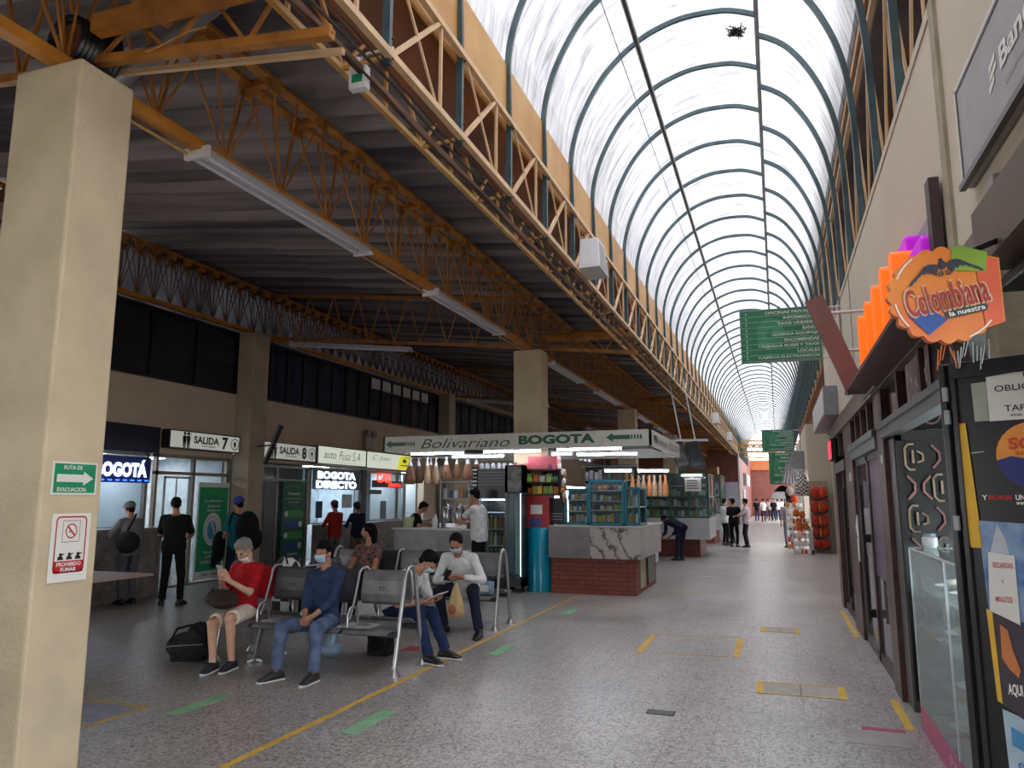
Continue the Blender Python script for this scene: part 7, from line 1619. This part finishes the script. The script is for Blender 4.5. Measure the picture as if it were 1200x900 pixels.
g = thing('patterned_bag', 'second black bag with white lines, leaning right of the patterned travel bag', 'bag', (-4.70, 7.0, .42)); q = MB(); q.ell((0, 0, .33), (.15, .11, .17), 14, 10).box((-.12, -.08, 0), (.12, .08, .32)); remesh(q, 'bag_body', .013, C_black, g, 3)
for k in range(5): MB().tube([(-.12, -.115, .25+.05*k), (0, -.125, .33+.04*k), (.13, -.10, .22+.07*k)], .007, 5).build('white_line', M_signw, g)
g = thing('plastic_bag', 'pale blue plastic bag lying on the floor under the near bench', 'bag', (-4.42, 6.95, 0), .3); q = MB(); q.ell((0, 0, .07), (.12, .09, .08), 14, 10).capsule((0, 0, .1), (.05, .02, .34), .07, .03); remesh(q, 'bag_body', .012, mat('pale blue film', '#8fa9c4', .35, var=.2), g, 3)
g = thing('dark_backpack', 'dark backpack standing under the near bench behind the empty seat', 'backpack', (-3.98, 7.2, 0)); q = MB(); q.ell((0, 0, .18), (.15, .11, .2), 14, 10).box((-.12, -.08, 0), (.12, .08, .12)); remesh(q, 'bag_body', .012, MATS['charcoal bag cloth'], g, 3); MB().ell((0, -.10, .12), (.09, .03, .07), 12, 8).build('front_pocket', C_black, g, smooth=True)
g = thing('blue_package', 'clear blue package on the end seat of the second bench', 'package', (-3.50, 9.0, .42)); MB().box((-.09, -.06, 0), (.09, .06, .16)).build('package_body', mat('clear blue pack', '#7f9fb4', .3, var=.25, scale=12), g, bevel=.02); MB().box((-.05, -.062, .04), (.05, -.06, .12)).build('package_label', M_signw, g)

# ------------------------------------------------------------------ standing people
person('man in black shirt and trousers standing with his back turned by exit door 7', (-8.80, 9.35, 0), .55, head_pitch=.35, head_yaw=.35, hands=[(.12, .30, 1.02), (-.10, .30, 1.05)], elbows=[(.8, -.5, -.6), (-.8, -.5, -.6)], feet=[(.14, .02, .085), (-.14, .06, .085)], toes=[(.3, 1, 0), (-.3, 1, 0)], skin=0, shirt=C_black, sleeve=.45, trousers=C_black, shoe=SH_b, vox=.011, s=.96, fat=1.1)
pr, J = person('man in grey cap and grey shirt leaning at the curved counter', (-9.55, 9.25, 0), 1.35, lean=.12, head_pitch=.15, hands=[(.15, .38, 1.08), (-.18, .38, 1.08)], elbows=[(.8, -.5, -.6), (-.8, -.5, -.6)], skin=0, hair='short', shirt=C_grey, sleeve=.6, trousers=cloth('faded grey jeans', '#5a6068'), shoe=SH_b, vox=.011, s=.92, cap=mat('grey cap cloth', '#6f6f70', .8))
g = thing('messenger_bag', 'dark messenger bag slung behind the man in the grey cap', 'bag', (-9.38, 9.02, .95)); MB().ell((0, 0, 0), (.20, .14, .17), 14, 10).build('bag_body', MATS['charcoal bag cloth'], g, smooth=True); MB().tube([(-.1, .05, .12), (-.12, .2, .33), (-.18, .3, .42)], .015, 6).build('strap', C_black, g, smooth=True)
pr, J = person('man in bright blue cap and teal shirt walking with a big black bag', (-8.55, 10.5, 0), 1.2, head_pitch=.1, hands=[(.22, .1, .85), (-.2, .2, .95)], skin=0, shirt=C_teal, sleeve=.45, trousers=C_darkb, shoe=SH_b, vox=.011, s=.96, cap=mat('bright blue cap', '#232f8c', .7), mask=MASKM)
g = thing('large_backpack', 'large black backpack on the man in the bright blue cap', 'backpack', (-8.30, 10.42, 1.08)); q = MB(); q.ell((0, 0, .05), (.19, .2, .28), 14, 10).ell((.08, .02, -.12), (.17, .18, .2), 12, 8); remesh(q, 'bag_body', .014, C_black, g, 3); MB().tube([(-.1, -.1, .25), (-.22, -.12, .3), (-.28, -.12, .1)], .018, 6).build('strap', C_black, g, smooth=True)
g = thing('black_jacket', 'black jacket hanging from the arm of the man in the bright blue cap', 'jacket', (-8.78, 10.32, .82)); q = MB(); q.ell((0, 0, 0), (.10, .12, .26), 12, 10).capsule((0, 0, .1), (-.05, -.05, -.3), .09, .05); remesh(q, 'jacket_cloth', .014, C_black, g, 3)
person('person in red top, red cap and camouflage trousers at the lit ticket window', (-9.55, 15.0, 0), 1.3, head_pitch=.1, hands=[(.16, .32, 1.05), (-.12, .32, 1.05)], elbows=[(.8, -.5, -.6), (-.8, -.5, -.6)], skin=0, shirt=cloth('orange red cloth', '#9c2a26'), sleeve=.8, trousers=C_camo, shoe=SH_b, vox=.014, s=.92, cap=mat('dark red cap', '#6e1f24', .8), fat=1.15)
person('person in navy top, dark cap and khaki trousers at the lit ticket window', (-9.15, 15.3, 0), 1.1, head_pitch=.15, hands=[(.16, .32, 1.05), (-.12, .32, 1.05)], elbows=[(.8, -.5, -.6), (-.8, -.5, -.6)], skin=0, shirt=cloth('navy jersey', '#1b2438'), sleeve=.8, trousers=C_khaki, shoe=SH_b, vox=.014, s=.9, cap=mat('black cap', '#15161b', .8))
person('person in black leaning over the left end of the kiosk counter', (-7.05, 13.75, 0), -1.2, lean=.45, head_pitch=.5, hands=[(.12, .45, 1.12), (-.12, .42, 1.12)], elbows=[(.8, -.5, -.6), (-.8, -.5, -.6)], skin=0, hair='short', shirt=C_black, sleeve=.3, trousers=C_black, shoe=SH_b, vox=.014, s=.95)
person('man in white shirt and black trousers standing at the kiosk, hand at his mouth', (-5.02, 12.55, 0), PI/2-.05, pelvis=(0, 0, .95), lean=.08, head_pitch=.25, hands=[(.10, .36, 1.14), (-.02, .17, 1.46)], elbows=[(.5, -.5, -1), (-.4, .2, -1)], feet=[(.12, .0, .085), (-.12, .05, .085)], skin=0, shirt=C_white, sleeve=.45, trousers=C_black, shoe=SH_b, vox=.011, s=1.04, fat=1.1)
person('person in dark navy bending down beside the white fronted kiosk counter', (-2.52, 20.5, 0), .9, pelvis=(0, -.1, .92), lean=1.25, head_pitch=1.2, hands=[(.15, .50, .62), (-.15, .50, .62)], skin=0, shirt=cloth('dark navy cloth', '#1f2336'), sleeve=.8, trousers=cloth('slate trousers', '#2a3048'), shoe=SH_g, vox=.014, s=.95)
grp = 'uniformed staff standing in the far corridor'
for x, y, rz, l, sk, sh in ((-1.80, 27.9, -.9, 'staff member in white shirt nearest the narrow stall', 0, C_white), (-1.45, 27.0, -.2, 'masked staff member in black between two white shirts', 0, C_black), (-1.03, 26.8, 1.4, 'staff member in pale pink shirt and black trousers with arms forward', 1, C_pink), (-1.62, 29.2, 2.0, 'staff member in white shirt behind the pink shirted one', 1, C_white)):
    person(l, (x, y, 0), rz, hands=[(.14, .34, 1.08), (-.12, .36, 1.08)], elbows=[(.8, -.5, -.6), (-.8, -.5, -.6)], skin=sk, shirt=sh, sleeve=.5, trousers=C_black, shoe=SH_b, vox=.016, s=.95, mask=WMASK if sh is C_black else None, fat=1.1)
person('person in grey jeans half hidden by the toy racks', (.30, 27.2, 0), .3, skin=0, shirt=cloth('mauve cloth', '#8d7f85'), sleeve=.6, trousers=cloth('grey jeans', '#5b606c'), shoe=SH_b, vox=.016, s=.95, feet=[(.16, .12, .085), (-.1, -.1, .085)])
w1, _ = person('small distant walker in white shirt at the corridor end', (-1.0, 58, 0), .3, skin=0, shirt=C_white, sleeve=.5, trousers=C_darkb, shoe=SH_b, vox=.022, group='distant walkers at the corridor end', s=.96)
w2, _ = person('small distant walker in dark clothes at the corridor end', (-1.5, 60, 0), .3, skin=0, shirt=C_black, sleeve=.5, trousers=C_jean2, shoe=SH_b, vox=.022, group='distant dark dressed walkers at the corridor end', s=.96)
for x, y, rz in ((-.55, 62, 2.8), (.0, 63, 0), (.35, 66, 1), (-.2, 68, 3)): dup(w1, (x, y, 0), rz)
for x, y, rz in ((-.8, 67, 0), (-.3, 60, 3), (.6, 64, 1)): dup(w2, (x, y, 0), rz)
